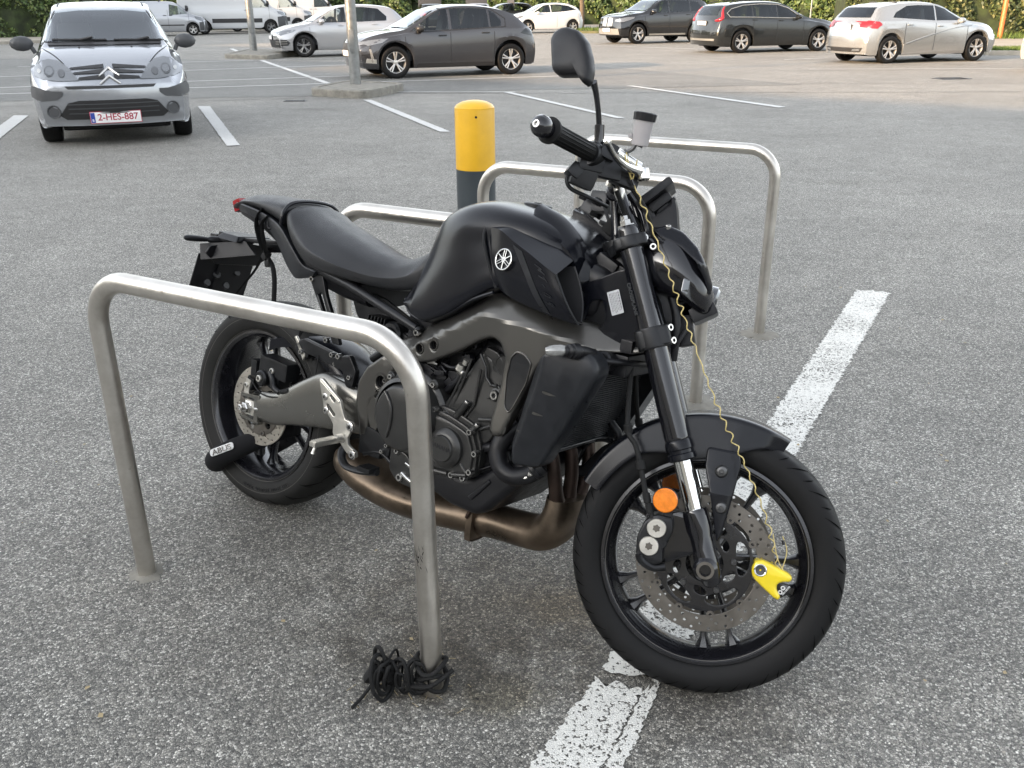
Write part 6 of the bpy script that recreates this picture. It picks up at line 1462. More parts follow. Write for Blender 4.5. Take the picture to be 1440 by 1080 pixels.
def numplate(c, view, zc, w=.52, h=.11, txt=None, y0=0., off=.015):
    d = Vector((-1,0,0)) if view == 'F' else Vector((1,0,0)); s = 1 if view == 'F' else -1
    hit = c['bvh'].ray_cast(Vector((6*s,y0,zc)), d); x = hit[0].x+s*off
    mb = MB(); mb.box((x,y0,zc),(.012,w,h),bev=.003,mi=0); mb.box((x-s*.002,y0,zc),(.012,w+.014,h+.014),bev=.003,mi=1)
    o = mb.build('number_plate', ['plate_w','plate_r' if txt else 'car_black'], c['root'])
    if txt:
        mb = MB(); mb.text(txt, h*.86, lambda px, py, pz: (x+s*(.0065+pz), y0+.022+px*s, zc+py), .0008, sx=.98); mb.build('plate_lettering', 'plate_r', o)
        mb = MB(); mb.box((x+s*.002,y0-s*(w/2-.024),zc),(.010,.044,h-.008),bev=.001); o2 = mb.build('plate_band', 'plate_b', o)
        mb = MB(); mb.text('B', h*.32, lambda px, py, pz: (x+s*(.0075+pz), y0-s*(w/2-.024)+px*s, zc-h*.25+py), .0006); mb.build('band_letter', 'plate_w', o)
    return o

HT = (.945, .325)   # common heading of the parked rows (their axis)
HN = (-.926, -.377)
# ---- silver supermini facing the camera
def c3x(c):
    b, r = c['bvh'], c['root']
    lens_pair(c, [(.50,.700),(.31,.705),(.345,.75),(.42,.84),(.50,.895),(.60,.915),(.69,.895),(.755,.83),(.765,.75),(.68,.72)], 'F', 'lens', 'headlight')
    for s in (1,-1):
        for y_, z_, r_, m_ in ((.48,.775,.038,'glow_dark'),(.60,.795,.052,'glow_dark'),(.60,.795,.040,'lens'),(.70,.80,.022,'clear')):
            decal(b, circ(s*y_, z_, r_, 14), 'F', .011+.002*(m_ == 'lens'), .05, 'lamp_bowl', m_, r)
    gz = [(.66,.50),(.40,.60)]
    for z, w, t in ((.800,.40,.020),(.752,.37,.022),(.700,.32,.026)):
        for s in (1,-1):
            decal(b, [(s*.045,z-t/2+.030),(s*w,z+.012),(s*(w-.015),z+t+.006),(s*.045,z+t/2+.045)][::s], 'F', .010, .06, 'grille_slot', 'car_black', r)
    decal(b, [(-.44,.62),(.44,.62),(.47,.650),(-.47,.650)], 'F', .008, .06, 'grille_slot', 'car_black', r)
    for z in (.785,.705):   # double chevron
        mb = MB()
        for s in (1,-1):
            P0 = b.ray_cast(Vector((6,0,z+.045)), Vector((-1,0,0)))[0]; P1 = b.ray_cast(Vector((6,s*.105,z-.035)), Vector((-1,0,0)))[0]
            mb.tube([tuple(P0+Vector((.022,0,0))), tuple(P1+Vector((.022,0,0)))], [.013,.009], 8)
        mb.build('grille_chevron', 'alloy', r)
    decal(b, [(-.50,.30),(.50,.30),(.56,.345),(.46,.475),(.34,.50),(-.34,.50),(-.46,.475),(-.56,.345)], 'F', .008, .07, 'lower_intake', 'car_black', r)
    for z in (.36,.41,.455): decal(b, [(-.47,z),(.47,z),(.46,z+.012),(-.46,z+.012)], 'F', .013, .07, 'intake_bar', 'car_grey_trim', r)
    lens_pair(c, [(.50,.56),(.56,.515),(.72,.50),(.82,.53),(.825,.60),(.80,.65),(.60,.60),(.50,.60)], 'F', 'car_grey_trim', 'bumper_strip', .014)
    for s in (1,-1):
        P = b.ray_cast(Vector((6,s*.62,.385)), Vector((-1,0,0)))[0]; mb = MB(); mb.lathe(P+Vector((.012,0,0)), (1,s*.30,0), [(.072,-.05),(.072,.006),(.060,.004),(.055,-.002),(.0001,-.002)], 24); mb.build('fog_lamp_cover', 'car_grey_trim', r)
    numplate(c, 'F', .315, .52, .115, '2-HES-887', 0)
    mb = MB(); mb.box((.34,0,1.33),(.04,.22,.06),bev=.015); mb.build('inside_mirror', 'car_black', r)
    mirrors(c, .78, 1.06, 'car_grey_trim', (.12,.25,.17), .03)
    for y0, y1, zz in ((.62,.10,1.075),(.02,-.56,1.085)):
        pa = [b.ray_cast(Vector((6,lerp(y0,y1,t),zz+.022*math.sin(t*3.1)*0+.010*t)), Vector((-1,0,0)))[0]+Vector((.022,0,.008)) for t in (0,.25,.5,.75,1)]
        mb = MB(); mb.tube([tuple(q) for q in pa], .012, 8); mb.tube([tuple(pa[2]), tuple(pa[1]+Vector((.03,0,.03)))], .015, 8); mb.build('wiper', 'car_black', r)
    # bonnet shut lines
    for s in (1,-1): decal(b, [(1.60,s*.44),(1.60,s*.452),(1.00,s*.715),(1.00,s*.703)][::s], 'T', .004, .08, 'bonnet_gap', 'car_black', r)
    decal(b, [(-.70,1.035),(.70,1.035),(.68,1.062),(-.68,1.062)], 'F', .012, .1, 'scuttle', 'car_black', r)
    for s in (1,-1):
        P = b.ray_cast(Vector((1.15,s*.28,4)), Vector((0,0,-1)))[0]; mb = MB(); mb.cyl(P+Vector((0,0,.004)), (0,0,1), .012, .012, 8); mb.build('washer_jet', 'car_black', r)
        decal(b, [(.93,s*.70),(.30,s*.52),(.30,s*.505),(.93,s*.685)][::s], 'T', .010, .08, 'pillar_trim', 'car_black', r)
        decal(b, [(.05,s*.50),(-1.3,s*.50),(-1.3,s*.48),(.05,s*.48)][::s], 'T', .004, .1, 'roof_seam', 'car_black', r)
    door_lines(c, (.72,-.35), .30, .96)
hC = Vector((.368,-.93)).normalized(); fc = Vector((-4.655,11.17))
M['silver'] = paintm('silver', (.36,.375,.40), .24, .7)
car('silver_hatchback', 'silver supermini facing the camera with white number plate and dark mirrors', (fc.x, fc.y), hC, 3.85, 1.66,
    [(1.925,.66),(1.90,.74),(1.80,.80),(1.55,.905),(1.25,1.00),(1.00,1.055),(.78,1.17),(.45,1.36),(.20,1.45),(-.2,1.50),(-.7,1.515),(-1.2,1.48),(-1.55,1.38),(-1.75,1.12),(-1.88,.90),(-1.925,.66)],
    [(1.925,.62),(1.5,.80),(1.0,.90),(0,.93),(-1.2,.98),(-1.925,.9)],
    [[(.86,.99),(.28,1.36),(-.30,1.415),(-.30,.98)], [(-.36,.98),(-.36,1.415),(-1.0,1.37),(-1.45,1.12),(-1.45,1.03)]],
    'silver', 2.46, .74, .30, rf=.69, rim='car_grey_trim', plan=(.20,.15), ws=[(-.665,1.072),(.665,1.072),(.61,1.20),(.505,1.385),(.25,1.410),(-.25,1.410),(-.505,1.385),(-.61,1.20)], extra=c3x, nsp=7, kz=(.10,.06))
# ---- dark grey hatchback
def p208x(c):
    b, r = c['bvh'], c['root']
    lens_pair(c, [(1.90,.70),(1.82,.66),(1.52,.72),(1.38,.80),(1.55,.79),(1.80,.76)], 1, 'lens', 'headlight')
    lens_pair(c, [(.45,.66),(.60,.64),(.80,.70),(.82,.76),(.60,.73)], 'F', 'lens', 'headlight_front')
    decal(b, [(-.55,.42),(.55,.42),(.60,.62),(.40,.70),(-.40,.70),(-.60,.62)], 'F', .01, .08, 'grille', 'car_black', r)
    lens_pair(c, [(1.80,.60),(1.76,.60),(1.70,.36),(1.76,.33)], 1, 'clear', 'running_light')
    lens_pair(c, [(1.88,.33),(1.50,.30),(1.52,.38),(1.86,.42)], 1, 'alu', 'bumper_lip')
    lens_pair(c, [(-1.60,.86),(-1.88,.80),(-2.0,.84),(-1.95,.92),(-1.72,.95)], 1, 'glass', 'tail_light')
    numplate(c, 'F', .50); door_lines(c, (1.02,.02,-.98), .30, .90); mirrors(c, .72, .98, 'car_black', (.14,.20,.14)); handles(c, [(.20,.84),(-.78,.88)], 'car_black')
    for s in (1,-1):
        decal(b, [(1.35,.22),(-1.35,.22),(-1.35,.28),(1.35,.28)], s, .006, .1, 'sill_trim', 'car_black', r)
        decal(b, [(.90,.915),(.20,1.375),(-.95,1.37),(-1.28,1.16),(-1.26,.985),(.78,.905),(.78,.925),(-1.24,1.0),(-1.26,1.15),(-.94,1.35),(.2,1.355),(.88,.935)], s, .004, .1, 'window_trim', 'car_black', r)
M['dark_grey'] = paintm('dark_grey', (.050,.050,.054), .22, .6)
hP = Vector((2.43,.99)).normalized()*-1; lP = Vector((-hP.y, hP.x)); fw_ = Vector((-2.42,20.21))-lP*.78+lP*0
car('dark_grey_hatchback', 'dark grey hatchback with two-tone alloy wheels parked behind the lamp post', (fw_.x, fw_.y+.1), hP, 4.18, 1.78,
    [(2.09,.62),(2.06,.74),(1.85,.84),(1.4,.925),(1.05,.965),(.80,1.08),(.35,1.33),(.05,1.42),(-.35,1.45),(-.8,1.43),(-1.25,1.35),(-1.55,1.23),(-1.80,1.04),(-1.97,.94),(-2.06,.85),(-2.09,.66)],
    [(2.09,.60),(1.5,.80),(1.0,.88),(0,.93),(-1.0,.98),(-2.09,.92)],
    [[(.84,.945),(.55,1.14),(.20,1.345),(.045,1.365),(.045,.955)], [(-.02,.96),(-.02,1.365),(-.50,1.375),(-.86,1.345),(-.86,.985)], [(-.91,.99),(-.91,1.33),(-1.02,1.28),(-1.16,1.12),(-1.14,1.01)]],
    'dark_grey', 2.62, .84, .325, rf=.76, rim='alloy', ws=[(-.66,.99),(.66,.99),(.56,1.33),(-.56,1.33)], rw=[(-.55,1.05),(.55,1.05),(.48,1.28),(-.48,1.28)], extra=p208x)
# ---- pearl silver hatchback behind
def golfx(c):
    b, r = c['bvh'], c['root']
    lens_pair(c, [(2.04,.66),(1.98,.62),(1.60,.72),(1.50,.78),(1.75,.77),(1.98,.73)], 1, 'lens', 'headlight')
    lens_pair(c, [(.40,.68),(.80,.64),(.84,.73),(.42,.71)], 'F', 'lens', 'headlight_front')
    decal(b, [(-.80,.28),(.80,.28),(.84,.42),(.6,.50),(-.6,.50),(-.84,.42)], 'F', .01, .08, 'lower_intake', 'car_black', r)
    lens_pair(c, [(2.08,.33),(1.78,.34),(1.72,.42),(1.82,.50),(2.08,.52)], 1, 'car_black', 'side_intake')
    for z in (.38,.44): lens_pair(c, [(2.08,z),(1.80,z+.01),(1.80,z+.022),(2.08,z+.014)], 1, 'alu', 'intake_blade', .014)
    numplate(c, 'F', .56); door_lines(c, (1.10,-.02), .30, .92); mirrors(c, .75, 1.0, 'pearl', (.14,.22,.15)); handles(c, [(.15,.88),(-.90,.90)], 'pearl')
    for s in (1,-1): decal(b, [(1.35,.20),(-1.3,.20),(-1.3,.25),(1.35,.25)], s, .006, .1, 'sill_trim', 'car_black', r)
M['pearl'] = paintm('pearl', (.42,.42,.425), .26, .6)
lG = Vector((-hP.y, hP.x)); fg = Vector((-6.18,29.25))-lG*.78
car('silver_golf_shaped_hatchback'.replace('_golf_shaped',''), 'pearl silver hatchback, nose to the left, partly behind the dark grey hatchback', (fg.x, fg.y), hP, 4.28, 1.79,
    [(2.14,.62),(2.11,.72),(1.95,.80),(1.5,.90),(1.10,.96),(.85,1.07),(.40,1.32),(.10,1.43),(-.3,1.475),(-.9,1.465),(-1.45,1.39),(-1.72,1.22),(-1.95,1.0),(-2.08,.86),(-2.14,.62)],
    [(2.14,.60),(1.5,.80),(1.0,.90),(0,.94),(-1.0,.97),(-2.14,.92)],
    [[(.88,.965),(.60,1.16),(.22,1.37),(-.02,1.395),(-.02,.97)], [(-.08,.97),(-.08,1.395),(-.60,1.39),(-1.05,1.345),(-1.30,1.12),(-1.28,1.0)]],
    'pearl', 2.62, .86, .32, rf=.77, rim='alloy_grey', ws=[(-.68,.99),(.68,.99),(.57,1.35),(-.57,1.35)], extra=golfx, steer=R(-25))
# ---- small white hatchback far left of the mirror
def opx(c):
    b, r = c['bvh'], c['root']
    lens_pair(c, [(1.90,.72),(1.80,.68),(1.50,.80),(1.42,.88),(1.65,.85)], 1, 'lens', 'headlight'); lens_pair(c, [(-1.70,.80),(-1.95,.80),(-1.93,.95),(-1.78,.97)], 1, 'red', 'tail_light')
    door_lines(c, (.95,-.40), .30, .95); mirrors(c, .70, 1.0, 'white_paint', (.14,.20,.15))
M['white_paint'] = paintm('white', (.52,.53,.54), .3, .0)
hO = Vector((2.33,.65)).normalized()*-1; lO = Vector((-hO.y, hO.x)); f_ = Vector((.98,51.5))-lO*.75
car('white_hatchback', 'small white hatchback, nose to the left, far behind the dark grey hatchback', (f_.x, f_.y), hO, 3.95, 1.74,
    [(1.97,.64),(1.93,.78),(1.70,.90),(1.30,1.0),(.95,1.08),(.45,1.34),(.1,1.45),(-.4,1.49),(-1.0,1.45),(-1.5,1.30),(-1.75,1.10),(-1.90,.92),(-1.97,.66)],
    [(1.97,.62),(1.2,.90),(0,.98),(-1.2,1.06),(-1.97,.95)],
    [[(.90,1.02),(.30,1.36),(.0,1.40),(-.05,1.02)], [(-.10,1.02),(-.06,1.40),(-.50,1.41),(-1.05,1.33),(-1.50,1.14),(-.8,1.06)]],
    'white_paint', 2.50, .78, .31, rf=.76, ws=[(-.66,1.1),(.66,1.1),(.55,1.38),(-.55,1.38)], extra=opx, lod=1)
# ---- black compact SUV
def bmx(c):
    b, r = c['bvh'], c['root']
    for s in (1,-1): decal(b, [(s*.03,.62),(s*.36,.64),(s*.34,.92),(s*.05,.93)][::s], 'F', .012, .06, 'kidney_grille', 'alu', r)
    lens_pair(c, [(.46,.80),(.82,.78),(.86,.90),(.50,.88)], 'F', 'lens', 'headlight_front'); lens_pair(c, [(2.16,.82),(2.02,.78),(1.62,.90),(1.55,.96),(1.85,.95),(2.12,.90)], 1, 'lens', 'headlight')
    decal(b, [(-.75,.34),(.75,.34),(.70,.55),(-.70,.55)], 'F', .01, .08, 'lower_intake', 'clear', r); numplate(c, 'F', .50)
    door_lines(c, (1.10,.0,-1.05), .38, 1.05); mirrors(c, .80, 1.14, 'black_paint', (.15,.22,.17)); handles(c, [(.18,1.0),(-.85,1.02)], 'black_paint')
    for s in (1,-1): decal(b, [(1.30,.30),(-1.25,.30),(-1.25,.36),(1.30,.36)], s, .006, .1, 'sill_trim', 'alu', r)
M['black_paint'] = paintm('black', (.005,.005,.006), .2, .0)
hB = Vector((-.905,-.425)).normalized(); lB = Vector((-hB.y, hB.x)); f_ = Vector((4.84,37.0))-lB*.80
car('black_suv', 'black compact sport utility car with bright twin grille, right of the mirror', (f_.x, f_.y), hB, 4.50, 1.845,
    [(2.25,.80),(2.21,.95),(1.95,1.03),(1.5,1.09),(1.15,1.13),(.85,1.26),(.45,1.50),(.15,1.60),(-.4,1.64),(-1.2,1.62),(-1.7,1.52),(-1.95,1.30),(-2.12,1.08),(-2.22,.9),(-2.25,.7)],
    [(2.25,.72),(1.5,.96),(1.0,1.03),(0,1.07),(-1.0,1.10),(-2.25,1.05)],
    [[(.88,1.10),(.30,1.50),(.03,1.53),(.03,1.10)], [(-.03,1.10),(-.03,1.53),(-.95,1.52),(-.95,1.13)], [(-1.0,1.13),(-1.0,1.51),(-1.35,1.46),(-1.62,1.20)]],
    'black_paint', 2.69, .84, .36, zb=.27, rf=.77, ws=[(-.70,1.17),(.70,1.17),(.60,1.52),(-.60,1.52)], extra=bmx, kz=(.06,.05))
# ---- dark estate seen from behind
def volx(c):
    b, r = c['bvh'], c['root']
    for s in (1,-1):
        P = []
        for y_, z_, r_ in ((.60,.93,.03),(.74,.945,.055),(.80,.98,.065),(.775,1.06,.055),(.735,1.14,.045),(.69,1.22,.038),(.645,1.31,.028)):
            h_ = b.ray_cast(Vector((-6,s*y_,z_)), Vector((1,0,0)))[0]
            if h_: P.append((h_.x+.02, h_.y, h_.z, r_))
        mb = MB(); mb.tube([p[:3] for p in P], [p[3] for p in P], 10, 3, flat=1.0); mb.build('tail_light', 'red', r)
    numplate(c, 'R', .86); decal(b, [(-.70,.36),(.70,.36),(.72,.42),(-.72,.42)], 'R', .008, .08, 'bumper_trim', 'alu', r)
    door_lines(c, (.80,-.15,-1.0), .30, .96); mirrors(c, .58, 1.02, 'estate_paint', (.14,.22,.15)); handles(c, [(-.02,.92),(-.95,.95)], 'estate_paint')
    for s in (1,-1):
        mb = MB(); P = [b.ray_cast(Vector((x,3*s,z)), Vector((0,-s,0)))[0]+Vector((0,s*.01,0)) for x, z in ((.78,.985),(.30,1.27),(-.10,1.375),(-.70,1.39),(-1.30,1.355),(-1.72,1.26),(-1.88,1.14),(-1.80,1.035),(-1.0,1.02),(0,.99),(.78,.98))]
        mb.tube([tuple(p) for p in P], .011, 6); mb.build('window_strip', 'alu', r)
        mb = MB(); mb.tube([(.05,s*.62,1.445),(-.4,s*.63,1.50),(-1.2,s*.62,1.49),(-1.7,s*.60,1.43)], .014, 6, 3); mb.build('roof_rail', 'car_black', r)
M['estate_paint'] = paintm('estate_grey', (.022,.024,.024), .25, .6)
hV = Vector((2.70,.92)).normalized(); rV = Vector((hV.y, -hV.x)); f_ = Vector((9.68,30.55))-rV*.80
car('dark_estate_car', 'dark grey estate car seen from behind with tall red tail lights', (f_.x, f_.y), hV, 4.63, 1.865,
    [(2.31,.62),(2.27,.76),(2.05,.86),(1.55,.95),(1.10,.99),(.80,1.09),(.35,1.34),(.0,1.44),(-.5,1.48),(-1.2,1.46),(-1.75,1.40),(-2.0,1.30),(-2.18,1.02),(-2.27,.92),(-2.31,.66)],
    [(2.31,.60),(1.5,.82),(1.0,.90),(0,.95),(-1.0,.99),(-2.31,.98)],
    [[(.74,1.0),(.30,1.25),(-.10,1.36),(-.12,1.0)], [(-.17,1.0),(-.15,1.365),(-.70,1.375),(-.98,1.37),(-.98,1.03)], [(-1.03,1.03),(-1.03,1.365),(-1.30,1.345),(-1.70,1.25),(-1.85,1.14),(-1.78,1.05)]],
    'estate_paint', 2.776, .90, .33, rf=.75, rim='alloy', plan=(.18,.18), rw=[(-.58,1.08),(.58,1.08),(.55,1.34),(-.55,1.34)], extra=volx, nsp=5)
# ---- light silver hatchback seen from behind
def merx(c):
    b, r = c['bvh'], c['root']
    lens_pair(c, [(-2.02,.85),(-1.90,.83),(-1.72,.87),(-1.66,.93),(-1.74,.985),(-2.0,.985)], 1, 'red', 'tail_light'); lens_pair(c, [(.50,.86),(.86,.82),(.88,.98),(.66,1.0),(.50,.96)], 'R', 'red', 'tail_light_rear', .012)
    numplate(c, 'R', .86, .52, .12); decal(b, [(-.62,.28),(.62,.28),(.70,.38),(-.70,.38)], 'R', .008, .08, 'diffuser', 'car_black', r)
    for s in (1,-1): decal(b, [(s*.40,.30),(s*.62,.31),(s*.62,.36),(s*.42,.35)][::s], 'R', .014, .08, 'exhaust_trim', 'chrome', r)
    door_lines(c, (.98,-.03,-.95), .30, .93); mirrors(c, .72, .98, 'light_silver', (.14,.20,.14)); handles(c, [(.12,.86),(-.82,.90)], 'light_silver')
    for s in (1,-1):
        mb = MB(); P = [q[0]+Vector((0,s*.006,0)) for q in (b.ray_cast(Vector((x,3*s,z)), Vector((0,-s,0))) for x, z in ((1.1,.86),(.7,.83),(.2,.74),(-.4,.60),(-.9,.46))) if q[0]]; mb.tube([tuple(p) for p in cat([tuple(p) for p in P],4)], .010, 6); mb.build('door_crease', 'light_silver', r)
M['light_silver'] = paintm('light_silver', (.38,.39,.39), .26, .7)
hM = Vector((2.55,.87)).normalized(); rM = Vector((hM.y, -hM.x)); f_ = Vector((11.93,24.83))-rM*.78
car('light_silver_hatchback', 'light silver hatchback seen from behind, right of the dark estate car', (f_.x, f_.y), hM, 4.29, 1.78,
    [(2.14,.62),(2.10,.76),(1.90,.85),(1.45,.94),(1.05,.985),(.80,1.08),(.35,1.31),(.0,1.405),(-.5,1.435),(-1.1,1.41),(-1.6,1.33),(-1.80,1.16),(-2.0,.98),(-2.11,.90),(-2.14,.64)],
    [(2.14,.60),(1.5,.82),(1.0,.90),(0,.95),(-1.0,1.0),(-2.14,.98)],
    [[(.84,.985),(.35,1.25),(.02,1.335),(.0,.99)], [(-.05,.99),(-.03,1.335),(-.50,1.345),(-.85,1.33),(-1.20,1.19),(-1.32,1.07)]],
    'light_silver', 2.70, .78, .325, rf=.74, rim='alloy', plan=(.18,.20), rw=[(-.62,1.07),(.62,1.07),(.55,1.30),(-.55,1.30)], extra=merx, nsp=5)
# ---- cream car cut by the right frame edge
M['cream_paint'] = paintm('cream', (.48,.46,.40), .3, .2)
def crx(c): lens_pair(c, [(-1.98,.80),(-1.80,.80),(-1.75,.95),(-1.95,.95)], 1, 'red', 'tail_light'); door_lines(c, (.9,-.1), .3, .9)
car('cream_hatchback', 'cream car cut off by the right edge of the picture', (14.62,21.9), hM, 3.95, 1.70,
    [(1.97,.62),(1.9,.80),(1.3,.96),(1.0,1.02),(.4,1.34),(0,1.44),(-1.0,1.44),(-1.5,1.33),(-1.85,1.0),(-1.97,.66)], [(1.97,.6),(1,.9),(-1.97,.95)],
    [[(.8,1.0),(.25,1.33),(-1.0,1.35),(-1.4,1.1),(-1.3,1.02)]], 'cream_paint', 2.45, .75, .30, extra=crx, lod=1)
# ---- vans
def vanx(zh, doors, grille=True, plate=True, zstrip=None, hx=.3):
    def f(c):
        b, r = c['bvh'], c['root']; L2 = c['L']/2
        lens_pair(c, [(L2-.12,zh-.10),(L2-.22,zh-.14),(L2-.55,zh-.02),(L2-.62,zh+.12),(L2-.45,zh+.10),(L2-.15,zh+.02)], 1, 'lens', 'headlight')
        lens_pair(c, [(c['W2']*.50,zh-.08),(c['W2']*.92,zh-.06),(c['W2']*.90,zh+.10),(c['W2']*.55,zh+.02)], 'F', 'lens', 'headlight_front')
        decal(b, [(-c['W2']*.9,.26),(c['W2']*.9,.26),(c['W2']*.92,zh-.14),(-c['W2']*.92,zh-.14)], 'F', .012, .12, 'bumper', 'car_grey_trim', r)
        decal(b, [(-c['W2']*.45,zh-.10),(c['W2']*.45,zh-.10),(c['W2']*.48,zh+.05),(-c['W2']*.48,zh+.05)], 'F', .014, .12, 'grille', 'car_black', r)
        for s in (1,-1): decal(b, [(L2-.03,.26),(c['fa']+c['arch']*.98,.26),(c['fa']+c['arch']*.96,zh-.18),(L2-.03,zh-.14)], s, .01, .08, 'bumper_side', 'car_grey_trim', r)
        if zstrip:
            for s in (1,-1): decal(b, [(c['fa']-c['arch']-.05,zstrip[0]),(c['ra']+c['arch']+.05,zstrip[0]),(c['ra']+c['arch']+.05,zstrip[1]),(c['fa']-c['arch']-.05,zstrip[1])], s, .012, .2, 'side_strip', 'car_black', r)
        numplate(c, 'F', .45); door_lines(c, doors, .40, zh+.45); handles(c, [(doors[1]+.15,zh+.18),(doors[1]-.15,zh+.18)], 'car_black')
        mirrors(c, doors[0]-.05, zh+.52, 'car_black', (.14,.20,.28), .05)
    return f
M['van_silver'] = paintm('van_silver', (.36,.37,.39), .3, .6)
hF = Vector((.955,.297)).normalized(); rF = Vector((hF.y,-hF.x)); f_ = Vector((-17.0,52.5))-rF*.72
car('small_silver_van', 'small silver delivery van, nose to the right, behind the silver supermini', (f_.x, f_.y), hF, 3.86, 1.71,
    [(1.93,.70),(1.90,.84),(1.70,.93),(1.35,1.02),(1.10,1.12),(.85,1.32),(.50,1.58),(.25,1.69),(-.3,1.72),(-1.4,1.72),(-1.75,1.70),(-1.90,1.5),(-1.93,.7)], [(1.93,.66),(1.2,.92),(.5,1.0),(-1.93,1.0)],
    [[(.98,1.08),(.55,1.46),(.10,1.56),(.05,1.02)]], 'van_silver', 2.51, .75, .30, rf=.86, rim='alloy', ws=[(-.68,1.16),(.68,1.16),(.62,1.60),(-.62,1.60)], extra=vanx(.84,(1.02,-.02),zstrip=(.50,.56)), cat_='van', group='parked vans', lod=1)
M['van_white'] = paintm('van_white', (.48,.49,.50), .35, .0)
VT = [(2.99,.85),(2.96,1.05),(2.75,1.18),(2.35,1.32),(2.10,1.45),(1.75,1.90),(1.45,2.25),(1.15,2.42),(.8,2.55),(-2.8,2.57),(-2.95,2.4),(-2.99,.9)]
VB = [(2.99,.80),(2.2,1.18),(1.5,1.28),(-2.99,1.28)]
def bigvan(f_, name, label): return car(name, label, f_, hF, 5.98, 2.03, VT, VB, [[(1.98,1.38),(1.55,1.88),(1.35,1.98),(.95,2.0),(.92,1.34)]], 'van_white', 3.64, 1.0, .345, zb=.28, rf=.90, rim='alloy_grey', ws=[(-.80,1.50),(.80,1.50),(.72,2.20),(-.72,2.20)], extra=vanx(1.05,(1.95,.85),zstrip=(.58,.80)), cat_='van', group='parked vans', lod=1, kz=(.05,.02), plan=(.20,.05))
bigvan((-13.85,56.6), 'white_van', 'large white panel van with black side strip behind the farther lamp post')
bigvan((-13.3,61.2), 'white_van', 'second large white van, its nose showing past the first van')
bigvan((-12.2,66.5), 'white_van', 'third white van, farthest, above the roof of the pearl silver hatchback')
# ---- far cars whose tops show over the nearer ones
def smallcar(name, label, pos, h, paint, view='side'):
    def ex(c): lens_pair(c, [(-2.0,.80),(-1.8,.80),(-1.78,1.0),(-1.98,1.0)], 1, 'red', 'tail_light'); lens_pair(c, [(.55,.85),(.8,.85),(.8,1.0),(.6,1.0)], 'R', 'red', 'tail_light_rear')
    return car(name, label, pos, h, 4.2, 1.8, [(2.1,.64),(2.05,.80),(1.5,.95),(1.05,1.02),(.4,1.38),(0,1.50),(-1.0,1.52),(-1.6,1.40),(-1.95,1.02),(-2.1,.66)], [(2.1,.62),(1,.94),(-2.1,1.0)],
        [[(.85,1.05),(.3,1.38),(-.1,1.43),(-1.05,1.42),(-1.5,1.2),(-1.4,1.08)]], paint, 2.6, .82, .32, ws=[(-.66,1.08),(.66,1.08),(.56,1.40),(-.56,1.40)], rw=[(-.6,1.08),(.6,1.08),(.5,1.42),(-.5,1.42)], extra=ex, lod=1)
smallcar('dark_car', 'dark car seen from behind above the roof line between the two hatchbacks', (-5.6,66), (-.25,1), 'estate_paint')
smallcar('grey_car', 'grey car whose roof just shows over the dark grey hatchback', (-2.6,70), (-.2,1), 'van_silver')
smallcar('black_car', 'black car between the dark grey hatchback and the small white hatchback', (-1.6,61), (-.96,-.27), 'black_paint')
# ================================================================ hedges, shrubs, trees
def leafm(name, c, tr=.0):
    m = mat(name, c, .55, noise=.35, nscale=2.5); return m
LEAF = [leafm('leaf_a', (.050,.085,.020)), leafm('leaf_b', (.075,.115,.028)), leafm('leaf_c', (.035,.060,.016)), leafm('leaf_d', (.11,.14,.035))]
LEAFY = [leafm('leaf_e', (.065,.085,.025)), leafm('leaf_f', (.095,.11,.032)), leafm('leaf_g', (.038,.055,.016)), leafm('leaf_h', (.12,.12,.04))]
M['hedge_core'] = matnoise('hedge_core', (.012,.018,.006), (.03,.045,.012), 3)
def hedge(name, label, a, b, depth, h, n, leaf, seed, mats=LEAF, cat_='hedge'):
    a, b = Vector((*a,0)), Vector((*b,0)); d = (b-a); L_ = d.length; d.normalize(); nr = Vector((-d.y, d.x, 0))
    o = empty(name, a, (0,0,math.atan2(d.y, d.x)), label, cat_)
    rng = np.random.default_rng(seed)
    def bulge(u, v): return 1.9*(.16*math.sin(u*1.3+seed)+.12*math.sin(u*2.9+v*2.1)+.10*math.sin(v*3.3+u*.7)+.08*math.sin(u*5.1+v*4.3))
    mb = MB(); nu = max(4, int(L_/.6)); rings = []
    for i in range(nu+1):
        u = L_*i/nu; hh = h*(1+.06*math.sin(u*.9+seed)); rings.append([(u, -.1-bulge(u,0)*.6, 0), (u, -.05-bulge(u,hh*.5)*.8, hh*.5), (u, .1-bulge(u,hh)*.8, hh*.9), (u, depth*.5, hh), (u, depth, hh*.9), (u, depth, 0)])
    mb.rings(rings); mb.build('foliage_core', 'hedge_core', o)
    U = rng.random(n)*L_; V = rng.random(n)**.8; side = rng.random(n) < .85; pts = []; nn = []
    for u, v, s_ in zip(U, V, side):
        hh = h*(1+.06*math.sin(u*.9+seed)); z = v*hh; y = -.12-bulge(u, z)-.22*rng.random() if s_ else depth*rng.random()
        if not s_: z = hh*(.95+.12*rng.random())
        pts.append((u, y+(.25*(z/hh)**3 if s_ else 0), z)); nn.append((0,-1,.3) if s_ else (0,0,1))
    leaf_cloud(pts, leaf, mats, 'foliage', o, .55, seed, np.array(nn)*.9); return o
hedge('hedge', 'dense green hedge along the pavement at the left edge', (-44,44.5), (-21.0,48.5), 2.5, 4.4, 26000, .085, 1)
hedge('hedge', 'green hedge behind the vans, left of the farther lamp post', (-30,62), (-7,70), 3, 4.2, 12000, .13, 2)
hedge('shrub_row', 'row of green shrubs behind the far parked cars', (-8,74), (12,70), 3, 3.5, 9000, .15, 3, LEAF, 'shrubs')
hedge('ivy_bank', 'low bank of ivy and shrubs beyond the far road', (4,80), (30,74), 4, 2.6, 12000, .13, 4, LEAF, 'shrubs')
